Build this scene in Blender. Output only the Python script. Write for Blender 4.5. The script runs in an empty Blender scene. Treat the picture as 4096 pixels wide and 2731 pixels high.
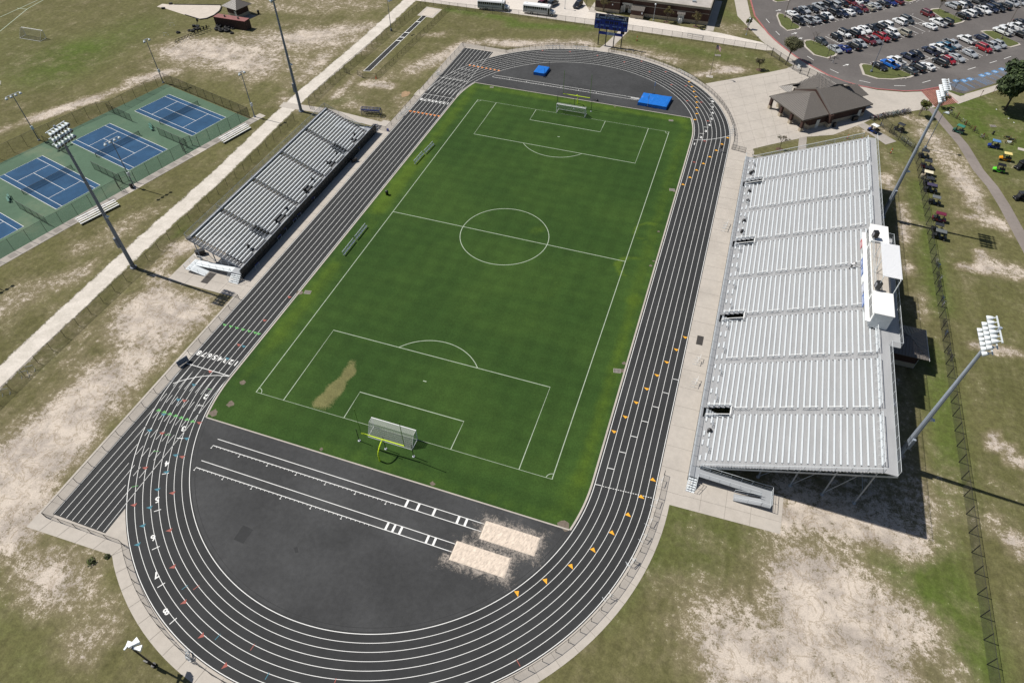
import bpy, bmesh, math, random
from math import sin, cos, pi, radians, hypot, atan2
from mathutils import Matrix, Vector, noise
random.seed(7)
SC = bpy.context.scene
COL = SC.collection
# ------------------------------------------------------------------ camera solve
CX, CY, CZ = 35.6088, -100.8616, 85.2189
YAW, PITCH, ROLL, FPX = -0.324568, 0.832328, 0.0017427, 2623.70
def cam_axes():
    cy, sy, cp, sp = cos(YAW), sin(YAW), cos(PITCH), sin(PITCH)
    f = Vector((sy*cp, cy*cp, -sp)); r = Vector((cy, -sy, 0)); u = r.cross(f)
    return cos(ROLL)*r + sin(ROLL)*u, -sin(ROLL)*r + cos(ROLL)*u, f
AR, AU, AF = cam_axes()
def at(px, py, z=0.0):
    """surveyed point: where the sight line through a photo pixel meets height z"""
    d = AF + AR*((px-2048)/FPX) + AU*((1365.5-py)/FPX)
    t = (z-CZ)/d.z
    return (CX+t*d.x, CY+t*d.y)
RO = (0, 683, 1366, 2048); KS = 1024/2351
def g(code, x, y, z=0.0):
    return at(int(code[1])*1024+x*KS, RO[int(code[0])]+y*KS, z)
def gs(code, pts, z=0.0): return [g(code, x, y, z) for x, y in pts]
SUN_EL = radians(53.6); SUN_AZ = radians(-4.5)      # direction the shadows fall

# ------------------------------------------------------------------ materials
def new_mat(name):
    m = bpy.data.materials.new(name); m.use_nodes = True
    nt = m.node_tree; b = nt.nodes['Principled BSDF']
    return m, nt, b
def mat(name, col, rough=.6, metal=0., var=.12, scale=3., bump=0., spec=None, coat=0., streak=None):
    m, nt, b = new_mat(name)
    b.inputs['Roughness'].default_value = rough; b.inputs['Metallic'].default_value = metal
    if spec is not None: b.inputs['Specular IOR Level'].default_value = spec
    if coat: b.inputs['Coat Weight'].default_value = coat; b.inputs['Coat Roughness'].default_value = .05
    tc = nt.nodes.new('ShaderNodeTexCoord'); mp = nt.nodes.new('ShaderNodeMapping')
    if streak: mp.inputs['Scale'].default_value = streak
    n = nt.nodes.new('ShaderNodeTexNoise'); n.inputs['Scale'].default_value = scale
    n.inputs['Detail'].default_value = 6; n.inputs['Roughness'].default_value = .65
    nt.links.new(tc.outputs['Object'], mp.inputs['Vector']); nt.links.new(mp.outputs[0], n.inputs['Vector'])
    r = nt.nodes.new('ShaderNodeMapRange'); r.inputs[1].default_value = .25; r.inputs[2].default_value = .75
    r.inputs[3].default_value = 1-var; r.inputs[4].default_value = 1+var
    nt.links.new(n.outputs['Fac'], r.inputs[0])
    mx = nt.nodes.new('ShaderNodeMix'); mx.data_type = 'RGBA'; mx.blend_type = 'MULTIPLY'
    mx.inputs[0].default_value = 1; mx.inputs[6].default_value = (*col, 1)
    nt.links.new(r.outputs[0], mx.inputs[7]); nt.links.new(mx.outputs[2], b.inputs['Base Color'])
    if bump:
        bp = nt.nodes.new('ShaderNodeBump'); bp.inputs['Strength'].default_value = bump; bp.inputs['Distance'].default_value = .05
        nt.links.new(n.outputs['Fac'], bp.inputs['Height']); nt.links.new(bp.outputs[0], b.inputs['Normal'])
    return m
M = {}
def mk(key, col, **k): M[key] = mat(key, col, **k)
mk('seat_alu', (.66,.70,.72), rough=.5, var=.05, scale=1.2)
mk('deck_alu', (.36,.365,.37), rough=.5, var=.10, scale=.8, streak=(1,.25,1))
mk('foot_alu_shaded', (.15,.148,.15), rough=.6, var=.15, scale=1.5)  # aluminium with the shade between the rows put into its colour
mk('walk_alu', (.33,.345,.36), rough=.5, var=.05)
mk('galv', (.36,.39,.42), rough=.45, var=.1)
mk('galv_light', (.62,.66,.68), rough=.4, var=.05)
mk('pole_steel', (.17,.20,.25), rough=.5, var=.1, scale=1)
mk('pole_grey', (.30,.34,.40), rough=.45, var=.12, scale=1)
mk('lamp_shell', (.60,.66,.68), rough=.4, var=.08)
mk('lamp_white', (.74,.78,.80), rough=.45, var=.04)
mk('lens', (.05,.06,.07), rough=.1, var=.05)
mk('black_metal', (.018,.018,.02), rough=.5, var=.15)
mk('black_plastic', (.014,.014,.015), rough=.45, var=.1)
mk('white_paint', (.80,.81,.80), rough=.5, var=.04)
mk('white_roof', (.80,.80,.78), rough=.6, var=.06, scale=.9)
mk('white_ribbed', (.80,.81,.82), rough=.5, var=.03)
mk('marking', (.78,.78,.75), rough=.75, var=.12, scale=.7)
mk('field_line', (.37,.43,.33), rough=.9, var=.22, scale=1.5)
mk('orange_paint', (.85,.40,.02), rough=.7, var=.1)
mk('amber_paint', (.70,.24,.06), rough=.7, var=.15)
mk('red_paint', (.32,.075,.055), rough=.7, var=.15)
mk('teal_paint', (.03,.17,.23), rough=.7, var=.15)
mk('green_paint', (.10,.36,.09), rough=.7, var=.15)
mk('blue_paint', (.09,.25,.48), rough=.7, var=.25, scale=2)
mk('kerb_red', (.36,.125,.12), rough=.75, var=.25, scale=1)
mk('yellow_green', (.55,.72,.02), rough=.4, var=.06)
mk('upright_green', (.10,.22,.02), rough=.5, var=.1)
mk('brick', (.058,.028,.021), rough=.85, var=.25, scale=4)
mk('tan_block', (.42,.36,.27), rough=.85, var=.12, scale=2)
mk('trim_tan', (.30,.27,.22), rough=.8, var=.1)
mk('roof_metal', (.155,.14,.125), rough=.45, var=.08, scale=.6)
mk('roof_rib', (.168,.152,.137), rough=.45, var=.08)
mk('gutter_brown', (.10,.088,.076), rough=.5, var=.08)  # darker brown than the roof, for the gutter
mk('roof_membrane', (.40,.37,.34), rough=.9, var=.28, scale=.35)
mk('door_white', (.62,.63,.60), rough=.5, var=.06)
mk('container_brown', (.045,.024,.020), rough=.7, var=.2)
mk('container_top', (.25,.10,.09), rough=.8, var=.2, scale=.8)
mk('rubber', (.012,.012,.013), rough=.8, var=.2)
mk('tyre', (.016,.016,.016), rough=.85, var=.15)
mk('rim', (.38,.39,.40), rough=.35, metal=.3, var=.1)
mk('glass', (.012,.016,.020), rough=.06, var=.05, spec=.8)
mk('windscreen', (.03,.035,.04), rough=.06, var=.05, spec=.8)
mk('headlight', (.70,.72,.74), rough=.15, var=.05)
mk('taillight', (.30,.015,.012), rough=.25, var=.1)
mk('mat_blue', (.012,.155,.56), rough=.38, var=.10, scale=1.2, bump=.25)
mk('blue_vinyl', (.014,.045,.21), rough=.5, var=.12)
mk('royal_blue', (.010,.035,.26), rough=.5, var=.08)
mk('navy_panel', (.008,.012,.035), rough=.5, var=.08)
mk('digit_dark', (.006,.008,.016), rough=.5, var=.1)
mk('letter_white', (.72,.76,.80), rough=.5, var=.05)
mk('letter_blue', (.30,.40,.62), rough=.5, var=.08)
mk('letter_cyan', (.34,.52,.72), rough=.5, var=.05)
mk('sponsor_panel', (.30,.38,.52), rough=.5, var=.06)
mk('banner_red', (.45,.10,.11), rough=.7, var=.25)
mk('banner_blue', (.10,.17,.42), rough=.7, var=.25)
mk('banner_grey', (.42,.43,.52), rough=.7, var=.25)
mk('cone_orange', (.62,.11,.03), rough=.6, var=.1)
mk('wood', (.16,.065,.035), rough=.85, var=.2, scale=3)
mk('bark', (.085,.065,.05), rough=.95, var=.25, scale=4)
mk('bark_pale', (.20,.165,.13), rough=.95, var=.2, scale=4)
mk('leaf_oak', (.085,.090,.038), rough=.75, var=.35, scale=1.6)
mk('leaf_oak_light', (.15,.145,.07), rough=.75, var=.3, scale=1.6)
mk('leaf_pine', (.028,.048,.014), rough=.75, var=.4, scale=.8)
mk('leaf_pine_light', (.055,.085,.022), rough=.75, var=.35, scale=.8)
mk('leaf_yellow', (.125,.115,.025), rough=.75, var=.35, scale=1.6)
mk('leaf_rust', (.115,.082,.04), rough=.8, var=.35, scale=1.6)
mk('leaf_bush', (.10,.13,.03), rough=.8, var=.35, scale=2)
mk('twig', (.10,.083,.066), rough=.95, var=.25, scale=3)
mk('mulch', (.10,.06,.04), rough=.95, var=.3, scale=3)
mk('flag_red', (.34,.05,.06), rough=.8, var=.15)
mk('flag_white', (.62,.60,.60), rough=.8, var=.08)
mk('flag_blue', (.02,.03,.10), rough=.8, var=.1)
mk('skin', (.16,.08,.05), rough=.6, var=.08)
mk('skin_light', (.42,.25,.18), rough=.6, var=.08)
mk('hair', (.010,.008,.007), rough=.7, var=.1)
mk('cloth_black', (.012,.012,.014), rough=.9, var=.15)
mk('cloth_white', (.66,.66,.66), rough=.9, var=.1)
mk('cloth_grey', (.24,.24,.26), rough=.9, var=.1)
mk('bench_green', (.05,.16,.12), rough=.5, var=.1)
mk('sand_pit', (.66,.56,.46), rough=.95, var=.20, scale=1.6, bump=1.)
mk('grate', (.045,.04,.036), rough=.8, var=.3, scale=6)
mk('joint', (.25,.225,.195), rough=.95, var=.2)
mk('patch_dirt', (.16,.13,.10), rough=.95, var=.35, scale=3)
mk('box_steel', (.40,.42,.42), rough=.5, var=.1)

def see_through(name, col, fac):
    m, nt, b = new_mat(name)
    b.inputs['Base Color'].default_value = (*col, 1); b.inputs['Roughness'].default_value = .6
    tr = nt.nodes.new('ShaderNodeBsdfTransparent'); mx = nt.nodes.new('ShaderNodeMixShader')
    mx.inputs[0].default_value = fac
    nt.links.new(tr.outputs[0], mx.inputs[1]); nt.links.new(b.outputs[0], mx.inputs[2])
    nt.links.new(mx.outputs[0], nt.nodes['Material Output'].inputs['Surface'])
    return m
M['chain_link'] = see_through('chain_link', (.055,.055,.055), .24)
M['windscreen_mesh'] = see_through('windscreen_mesh', (.012,.016,.014), .42)
M['net_white'] = see_through('net_white', (.55,.56,.55), .34)
M['net_black'] = see_through('net_black', (.01,.01,.01), .40)
M['rail_mesh'] = see_through('rail_mesh', (.40,.42,.44), .22)
M['scrim'] = see_through('scrim', (.016,.018,.018), .9)

def nodes_noise(nt, vec, scale, detail=5, rough=.6, dist=0.):
    n = nt.nodes.new('ShaderNodeTexNoise'); n.inputs['Scale'].default_value = scale
    n.inputs['Detail'].default_value = detail; n.inputs['Roughness'].default_value = rough
    n.inputs['Distortion'].default_value = dist
    nt.links.new(vec, n.inputs['Vector']); return n.outputs['Fac']
def mth(nt, op, a, b=None, c=None):
    n = nt.nodes.new('ShaderNodeMath'); n.operation = op
    for i, v in enumerate((a, b, c)):
        if v is None: continue
        if isinstance(v, (int, float)): n.inputs[i].default_value = v
        else: nt.links.new(v, n.inputs[i])
    return n.outputs[0]
def ramp(nt, v, lo, hi, a=0., b=1., smooth=True):
    n = nt.nodes.new('ShaderNodeMapRange')
    if smooth: n.interpolation_type = 'SMOOTHSTEP'
    n.inputs[1].default_value = lo; n.inputs[2].default_value = hi; n.inputs[3].default_value = a; n.inputs[4].default_value = b
    nt.links.new(v, n.inputs[0]); return n.outputs[0]
def mixc(nt, fac, a, b):
    n = nt.nodes.new('ShaderNodeMix'); n.data_type = 'RGBA'
    if isinstance(fac, (int, float)): n.inputs[0].default_value = fac
    else: nt.links.new(fac, n.inputs[0])
    for i, v in ((6, a), (7, b)):
        if isinstance(v, tuple): n.inputs[i].default_value = (*v, 1)
        else: nt.links.new(v, n.inputs[i])
    return n.outputs[2]
def mulc(nt, c, f):
    n = nt.nodes.new('ShaderNodeMix'); n.data_type = 'RGBA'; n.blend_type = 'MULTIPLY'; n.inputs[0].default_value = 1
    nt.links.new(c, n.inputs[6]); nt.links.new(f, n.inputs[7]); return n.outputs[2]
def attr(nt, name):
    n = nt.nodes.new('ShaderNodeAttribute'); n.attribute_name = name; return n.outputs['Fac']
def objvec(nt):
    return nt.nodes.new('ShaderNodeTexCoord').outputs['Object']

def ground_mat():
    m, nt, b = new_mat('mown_rough_ground'); b.inputs['Roughness'].default_value = .95
    b.inputs['Specular IOR Level'].default_value = .1
    v = objvec(nt)
    mp = nt.nodes.new('ShaderNodeMapping'); mp.inputs['Rotation'].default_value = (0,0,.35); mp.inputs['Scale'].default_value = (1.,.22,1.); nt.links.new(v, mp.inputs['Vector'])
    big = nodes_noise(nt, v, .045, 4, .6); mid = nodes_noise(nt, v, .2, 8, .70, .2); fine = nodes_noise(nt, v, 1.0, 9, .80, .15); tiny = nodes_noise(nt, v, 5., 5, .78); strk = nodes_noise(nt, mp.outputs[0], .5, 5, .65, .3)
    sand, green = attr(nt, 'sand'), attr(nt, 'lush')
    def c0(x, k): return mth(nt, 'MULTIPLY', mth(nt, 'SUBTRACT', x, .5), k)
    soft = mth(nt, 'ADD', mth(nt, 'ADD', sand, c0(mid, 1.25)), c0(big, .6))
    soft = mth(nt, 'ADD', soft, c0(strk, .35))
    s = mth(nt, 'ADD', mth(nt, 'ADD', soft, c0(fine, 2.6)), c0(tiny, 1.3))
    thin = ramp(nt, soft, -.04, .56)                 # thinning turf: straw and dusty soil
    bare = ramp(nt, s, .42, .80)                    # open sand between the clumps
    gl = mth(nt, 'ADD', mth(nt, 'ADD', green, c0(mid, .9)), c0(big, 1.0)); gl = mth(nt, 'ADD', gl, c0(fine, .5))
    gl = ramp(nt, gl, .0, .95)
    grass = mixc(nt, gl, (.132,.126,.054), (.088,.126,.026))
    grass = mixc(nt, ramp(nt, big, .38, .62, 0., .45), grass, (.092,.086,.036))
    grass = mixc(nt, mth(nt, 'MULTIPLY', thin, .80), grass, (.245,.205,.130))
    grass = mulc(nt, grass, ramp(nt, fine, .3, .72, .70, 1.30))
    sandc = mixc(nt, ramp(nt, mid, .36, .62), (.36,.315,.275), (.56,.49,.415))
    rid = mth(nt, 'ABSOLUTE', mth(nt, 'SUBTRACT', nodes_noise(nt, v, .35, 7, .68, .6), .5))
    sandc = mixc(nt, ramp(nt, rid, .0, .028, .6, 0.), sandc, (.24,.185,.115))
    c = mixc(nt, bare, grass, sandc)
    c = mulc(nt, c, ramp(nt, tiny, .25, .75, .82, 1.18)); c = mulc(nt, c, ramp(nt, strk, .25, .75, .94, 1.06))
    nt.links.new(c, b.inputs['Base Color'])
    bp = nt.nodes.new('ShaderNodeBump'); bp.inputs['Strength'].default_value = .5; bp.inputs['Distance'].default_value = .08
    nt.links.new(fine, bp.inputs['Height']); nt.links.new(bp.outputs[0], b.inputs['Normal'])
    return m
def field_mat():
    m, nt, b = new_mat('pitch_grass'); b.inputs['Roughness'].default_value = .9; b.inputs['Specular IOR Level'].default_value = .15
    v = objvec(nt)
    big = nodes_noise(nt, v, .05, 5, .6, .3); mid = nodes_noise(nt, v, .35, 5, .65); fine = nodes_noise(nt, v, 4., 5, .75); tiny = nodes_noise(nt, v, 14., 2, .6)
    edge, worn = attr(nt, 'edge'), attr(nt, 'worn')
    c = mixc(nt, ramp(nt, big, .35, .68), (.029,.064,.013), (.041,.082,.016))
    e = ramp(nt, mth(nt, 'ADD', edge, mth(nt, 'MULTIPLY', mth(nt, 'SUBTRACT', mid, .5), .8)), .1, 1.)
    c = mixc(nt, mth(nt, 'MULTIPLY', e, .8), c, (.078,.128,.014))
    w = mth(nt, 'ADD', worn, mth(nt, 'MULTIPLY', mth(nt, 'SUBTRACT', fine, .5), 1.1))
    w = mth(nt, 'ADD', w, mth(nt, 'MULTIPLY', mth(nt, 'SUBTRACT', mid, .5), .5))
    c = mixc(nt, ramp(nt, w, .38, .95, 0., .8), c, (.19,.175,.075))
    sx_ = nt.nodes.new('ShaderNodeSeparateXYZ'); nt.links.new(v, sx_.inputs[0])
    for ax, pr in ((0, 1.9), (1, 1.6)):                 # faint mowing passes both ways
        c = mulc(nt, c, ramp(nt, mth(nt, 'SINE', mth(nt, 'MULTIPLY', mth(nt, 'ADD', sx_.outputs[ax], mth(nt, 'MULTIPLY', mid, .6)), 6.283/pr/2)), -.5, .5, .965, 1.035))
    c = mulc(nt, c, ramp(nt, mid, .25, .75, .90, 1.10)); c = mulc(nt, c, ramp(nt, fine, .25, .75, .78, 1.22)); c = mulc(nt, c, ramp(nt, tiny, .2, .8, .84, 1.16))
    nt.links.new(c, b.inputs['Base Color'])
    bp = nt.nodes.new('ShaderNodeBump'); bp.inputs['Strength'].default_value = .4; bp.inputs['Distance'].default_value = .05
    nt.links.new(fine, bp.inputs['Height']); nt.links.new(bp.outputs[0], b.inputs['Normal'])
    return m
def paved(name, col, var=.15, s1=.12, s2=1.2, s3=14., rough=.9, stain=None):
    m, nt, b = new_mat(name); b.inputs['Roughness'].default_value = rough; b.inputs['Specular IOR Level'].default_value = .25
    v = objvec(nt)
    a, d, e = nodes_noise(nt, v, s1, 5, .6, .3), nodes_noise(nt, v, s2, 6, .7), nodes_noise(nt, v, s3, 3, .6)
    n = nt.nodes.new('ShaderNodeRGB'); n.outputs[0].default_value = (*col, 1); c = n.outputs[0]
    if stain: c = mixc(nt, ramp(nt, a, .52, .72, 0, .7), c, stain)
    c = mulc(nt, c, ramp(nt, a, .3, .7, 1-var, 1+var)); c = mulc(nt, c, ramp(nt, d, .25, .75, 1-var*.7, 1+var*.7)); c = mulc(nt, c, ramp(nt, e, .2, .8, 1-var*.6, 1+var*.6))
    nt.links.new(c, b.inputs['Base Color']); return m
def ragged(name, lo, hi):
    m, nt, bb = new_mat(name); bb.inputs['Roughness'].default_value = .95; bb.inputs['Specular IOR Level'].default_value = .1
    v = objvec(nt); d = attr(nt, 'cover'); f, q, t = nodes_noise(nt, v, .35, 6, .7, .4), nodes_noise(nt, v, 2.4, 5, .7), nodes_noise(nt, v, 9., 3, .7)
    c = mixc(nt, ramp(nt, f, .3, .7), lo, hi); c = mulc(nt, c, ramp(nt, q, .25, .75, .9, 1.1)); c = mulc(nt, c, ramp(nt, t, .25, .75, .9, 1.1)); nt.links.new(c, bb.inputs['Base Color'])
    k = mth(nt, 'ADD', d, mth(nt, 'MULTIPLY', mth(nt, 'SUBTRACT', f, .5), 1.0)); k = mth(nt, 'ADD', k, mth(nt, 'MULTIPLY', mth(nt, 'SUBTRACT', q, .5), .8)); k = ramp(nt, k, .25, .62)
    tr = nt.nodes.new('ShaderNodeBsdfTransparent'); mx = nt.nodes.new('ShaderNodeMixShader')
    nt.links.new(k, mx.inputs[0]); nt.links.new(tr.outputs[0], mx.inputs[1]); nt.links.new(bb.outputs[0], mx.inputs[2]); nt.links.new(mx.outputs[0], nt.nodes['Material Output'].inputs['Surface']); return m
M['gravel_ragged'] = ragged('gravel_ragged', (.52,.48,.42), (.66,.61,.545))
M['ground'] = ground_mat(); M['field'] = field_mat()
M['track'] = paved('track_rubber', (.036,.037,.038), .12, rough=.85)
M['apron'] = paved('infield_asphalt', (.052,.053,.054), .2, s1=.09, rough=.85)
M['concrete'] = paved('concrete', (.46,.42,.37), .09, stain=(.37,.335,.29))
M['concrete_dark'] = paved('concrete_darker', (.34,.31,.275), .12)  # same concrete in a darker tone
M['gravel'] = paved('crushed_gravel', (.64,.59,.52), .10, s1=.08)
M['gravel_far'] = paved('white_gravel', (.62,.57,.51), .14, s1=.06, stain=(.48,.43,.36))
M['asphalt'] = paved('asphalt_lot', (.128,.117,.111), .12, s1=.05, stain=(.16,.148,.138))
M['path'] = paved('cart_path', (.235,.205,.185), .10)
M['court_green'] = paved('court_green', (.085,.145,.095), .10, s1=.1, stain=(.135,.17,.11))
M['court_blue'] = paved('court_blue', (.024,.074,.152), .12, s1=.15, s2=.8, stain=(.032,.088,.17))
M['islandgrass'] = mat('island_grass', (.085,.10,.025), rough=.95, var=.3, scale=1.2)
M['sandgrass'] = mat('sector_sand', (.55,.49,.42), rough=.95, var=.12, scale=.6)
M['orange_clay'] = mat('orange_clay', (.33,.22,.125), rough=.95, var=.35, scale=1.2)
# ------------------------------------------------------------------ mesh builder
class MB:
    def __init__(s): s.v = []; s.f = []; s.m = []; s.mi = 0
    def add(s, vs, fs):
        o = len(s.v); s.v += [tuple(v) for v in vs]
        for f in fs: s.f.append([i+o for i in f]); s.m.append(s.mi)
    def bx(s, x0, y0, z0, x1, y1, z1):
        s.add([(x0,y0,z0),(x1,y0,z0),(x1,y1,z0),(x0,y1,z0),(x0,y0,z1),(x1,y0,z1),(x1,y1,z1),(x0,y1,z1)],
              [(3,2,1,0),(4,5,6,7),(0,1,5,4),(1,2,6,5),(2,3,7,6),(3,0,4,7)])
    def box(s, c, d, rz=0., ry=0.):
        mt = Matrix.Rotation(rz, 3, 'Z') @ Matrix.Rotation(ry, 3, 'Y')
        vs = [Vector(c)+mt @ Vector((sx*d[0]/2, sy*d[1]/2, sz*d[2]/2)) for sz in (-1,1) for sx, sy in ((-1,-1),(1,-1),(1,1),(-1,1))]
        s.add(vs, [(3,2,1,0),(4,5,6,7),(0,1,5,4),(1,2,6,5),(2,3,7,6),(3,0,4,7)])
    def bar(s, p, q, w, h):
        """square bar from p to q"""
        p, q = Vector(p), Vector(q); d = (q-p).normalized()
        u = Vector((0,0,1)) if abs(d.z) < .95 else Vector((1,0,0))
        a = d.cross(u).normalized()*w/2; b = a.cross(d).normalized()*h/2
        vs = [p-a-b, p+a-b, p+a+b, p-a+b, q-a-b, q+a-b, q+a+b, q-a+b]
        s.add(vs, [(0,1,2,3),(7,6,5,4),(0,4,5,1),(1,5,6,2),(2,6,7,3),(3,7,4,0)])
    def tube(s, p, q, r, n=6, r2=None, cap=True):
        p, q = Vector(p), Vector(q); d = (q-p)
        if d.length < 1e-6: return
        d.normalize(); u = Vector((0,0,1)) if abs(d.z) < .9 else Vector((1,0,0))
        a = d.cross(u).normalized(); b = d.cross(a)
        r2 = r if r2 is None else r2
        vs = []
        for c, rr in ((p, r), (q, r2)):
            for i in range(n):
                t = 2*pi*i/n; vs.append(c+a*rr*cos(t)+b*rr*sin(t))
        fs = [(i, (i+1) % n, n+(i+1) % n, n+i) for i in range(n)]
        if cap: fs += [tuple(range(n-1,-1,-1)), tuple(range(n, 2*n))]
        s.add(vs, fs)
    def path(s, pts, r, n=5):
        for a, b in zip(pts[:-1], pts[1:]): s.tube(a, b, r, n)
    def poly(s, pts, z=None):
        s.add([(x[0], x[1], z if z is not None else x[2]) for x in pts], [tuple(range(len(pts)))])
    def prism(s, pts, z0, z1):
        if sum(a[0]*b[1]-b[0]*a[1] for a, b in zip(pts, pts[1:]+pts[:1])) < 0: pts = pts[::-1]
        n = len(pts)
        s.add([(x,y,z0) for x,y in pts]+[(x,y,z1) for x,y in pts],
              [tuple(range(n-1,-1,-1)), tuple(range(n,2*n))]+[(i,(i+1)%n,n+(i+1)%n,n+i) for i in range(n)])
    def loft(s, rings, close=True, caps=True):
        n = len(rings[0]); o = []
        vs = [p for r in rings for p in r]; fs = []
        for k in range(len(rings)-1):
            for i in range(n if close else n-1):
                j = (i+1) % n; fs.append((k*n+i, k*n+j, (k+1)*n+j, (k+1)*n+i))
        if caps: fs += [tuple(range(n-1,-1,-1)), tuple(range((len(rings)-1)*n, len(rings)*n))]
        s.add(vs, fs)
    def lathe(s, prof, c=(0,0,0), n=10, axis=None):
        """prof: (r, z) pairs around +z, or around a given axis direction"""
        mt = Matrix.Identity(3)
        if axis is not None: mt = Vector((0,0,1)).rotation_difference(Vector(axis)).to_matrix()
        rings = [[Vector(c)+mt @ Vector((r*cos(2*pi*i/n), r*sin(2*pi*i/n), z)) for i in range(n)] for r, z in prof]
        s.loft(rings)
    def torus(s, c, R, r, axis=(0,0,1), n=14, m=6):
        mt = Vector((0,0,1)).rotation_difference(Vector(axis)).to_matrix()
        rings = []
        for i in range(n+1):
            t = 2*pi*i/n
            rings.append([Vector(c)+mt @ Vector(((R+r*cos(2*pi*j/m))*cos(t), (R+r*cos(2*pi*j/m))*sin(t), r*sin(2*pi*j/m))) for j in range(m)])
        s.loft(rings, caps=False)
    def strip(s, pts, w, z=0., closed=False):
        """flat ribbon along pts"""
        P = [Vector((p[0], p[1])) for p in pts]; n = len(P); L = []
        for i in range(n):
            a = P[i-1] if (i or closed) else P[i]; b = P[(i+1) % n] if (i < n-1 or closed) else P[i]
            d = (b-a).normalized(); L.append(Vector((-d.y, d.x))*w/2)
        vs = [(P[i].x+L[i].x, P[i].y+L[i].y, z) for i in range(n)]+[(P[i].x-L[i].x, P[i].y-L[i].y, z) for i in range(n)]
        fs = [(n+i, n+(i+1) % n, (i+1) % n, i) for i in range(n if closed else n-1)]
        s.add(vs, fs)
    def kerb(s, pts, w, z0, z1, closed=False):
        P = [Vector((p[0], p[1])) for p in pts]; n = len(P); rings = []
        for i in range(n+(1 if closed else 0)):
            i = i % n
            a = P[i-1] if (i or closed) else P[i]; b = P[(i+1) % n] if (i < n-1 or closed) else P[i]
            d = (b-a).normalized(); l = Vector((-d.y, d.x))*w/2
            x, y = P[i]; rings.append([(x+l.x,y+l.y,z0),(x+l.x,y+l.y,z1),(x-l.x,y-l.y,z1),(x-l.x,y-l.y,z0)])
        s.loft(rings, caps=not closed)
    def mesh(s, name, mats):
        me = bpy.data.meshes.new(name); me.from_pydata(s.v, [], s.f)
        for k in (mats if isinstance(mats, (list, tuple)) else [mats]): me.materials.append(M[k])
        if isinstance(mats, (list, tuple)) and len(mats) > 1: me.polygons.foreach_set('material_index', s.m)
        me.update(); return me
def link(name, data, parent=None, loc=(0,0,0), rz=0.):
    o = bpy.data.objects.new(name, data); COL.objects.link(o); o.location = loc
    if rz: o.rotation_euler = (0,0,rz)
    if parent is not None: o.parent = parent
    return o
def part(parent, name, mb, mats, loc=(0,0,0), label=None, smooth=False):
    me = mb.mesh(name, mats)
    if smooth: me.polygons.foreach_set('use_smooth', [True]*len(me.polygons))
    o = link(name, me, parent, loc)
    if label: o['label'] = label
    return o
def thing(name, label, cat, loc=(0,0,0), rz=0., group=None):
    o = link(name, None, None, loc, rz); o.empty_display_size = .3
    o['label'] = label; o['category'] = cat
    if group: o['group'] = group
    return o
def single(name, label, cat, mb, mats, loc=(0,0,0), rz=0., group=None, smooth=False):
    o = part(None, name, mb, mats, loc, label, smooth); o['category'] = cat
    if rz: o.rotation_euler = (0,0,rz)
    if group: o['group'] = group
    return o
def struct(name, mb, mats, loc=(0,0,0), parent=None, label=None):
    o = part(parent, name, mb, mats, loc)
    if parent is None:
        o['kind'] = 'structure'
        o['label'] = label or name.replace('_', ' ')
    return o
KIDS = {}
def kids(o):
    if o.name not in KIDS: KIDS[o.name] = list(o.children)
    return KIDS[o.name]
def dup(root, loc, rz, label, group=None):
    c = root.copy(); COL.objects.link(c); c.location = loc; c.rotation_euler = (0,0,rz); c['label'] = label
    if group: c['group'] = group
    for k in kids(root):
        d = k.copy(); COL.objects.link(d); d.parent = c
        for q in kids(k):
            e = q.copy(); COL.objects.link(e); e.parent = d
    return c
def text_mb(txt, size, bold=0., align='CENTER', shear=0.):
    cu = bpy.data.curves.new('t', 'FONT'); cu.body = txt; cu.size = size; cu.align_x = align; cu.align_y = 'CENTER'
    cu.offset = bold; cu.fill_mode = 'FRONT'; cu.resolution_u = 2; cu.shear = shear; cu.space_line = .85
    o = bpy.data.objects.new('t', cu); COL.objects.link(o)
    dg = bpy.context.evaluated_depsgraph_get(); dg.update()
    me = bpy.data.meshes.new_from_object(o.evaluated_get(dg))
    vs = [v.co.copy() for v in me.vertices]; fs = [tuple(p.vertices) for p in me.polygons]
    bpy.data.objects.remove(o); bpy.data.curves.remove(cu); bpy.data.meshes.remove(me)
    return vs, fs
def put_text(mb, txt, size, org, ex, ey, bold=0., shear=0., align='CENTER', en=(0,0,0)):
    vs, fs = text_mb(txt, size, bold, align, shear)
    o, ex, ey = Vector(org), Vector(ex), Vector(ey)
    mb.add([o+ex*v.x+ey*v.y for v in vs], fs)
def arc(cx, cy, r, a0, a1, n):
    return [(cx+r*cos(a0+(a1-a0)*i/n), cy+r*sin(a0+(a1-a0)*i/n)) for i in range(n+1)]
def lerp(a, b, t): return tuple(x+(y-x)*t for x, y in zip(a, b))
def resample(pts, sp):
    out = [tuple(pts[0])]
    for a, b in zip(pts[:-1], pts[1:]):
        L = hypot(b[0]-a[0], b[1]-a[1]); n = max(1, round(L/sp))
        out += [lerp(a, b, i/n) for i in range(1, n+1)]
    return out
POST = {}
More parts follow.
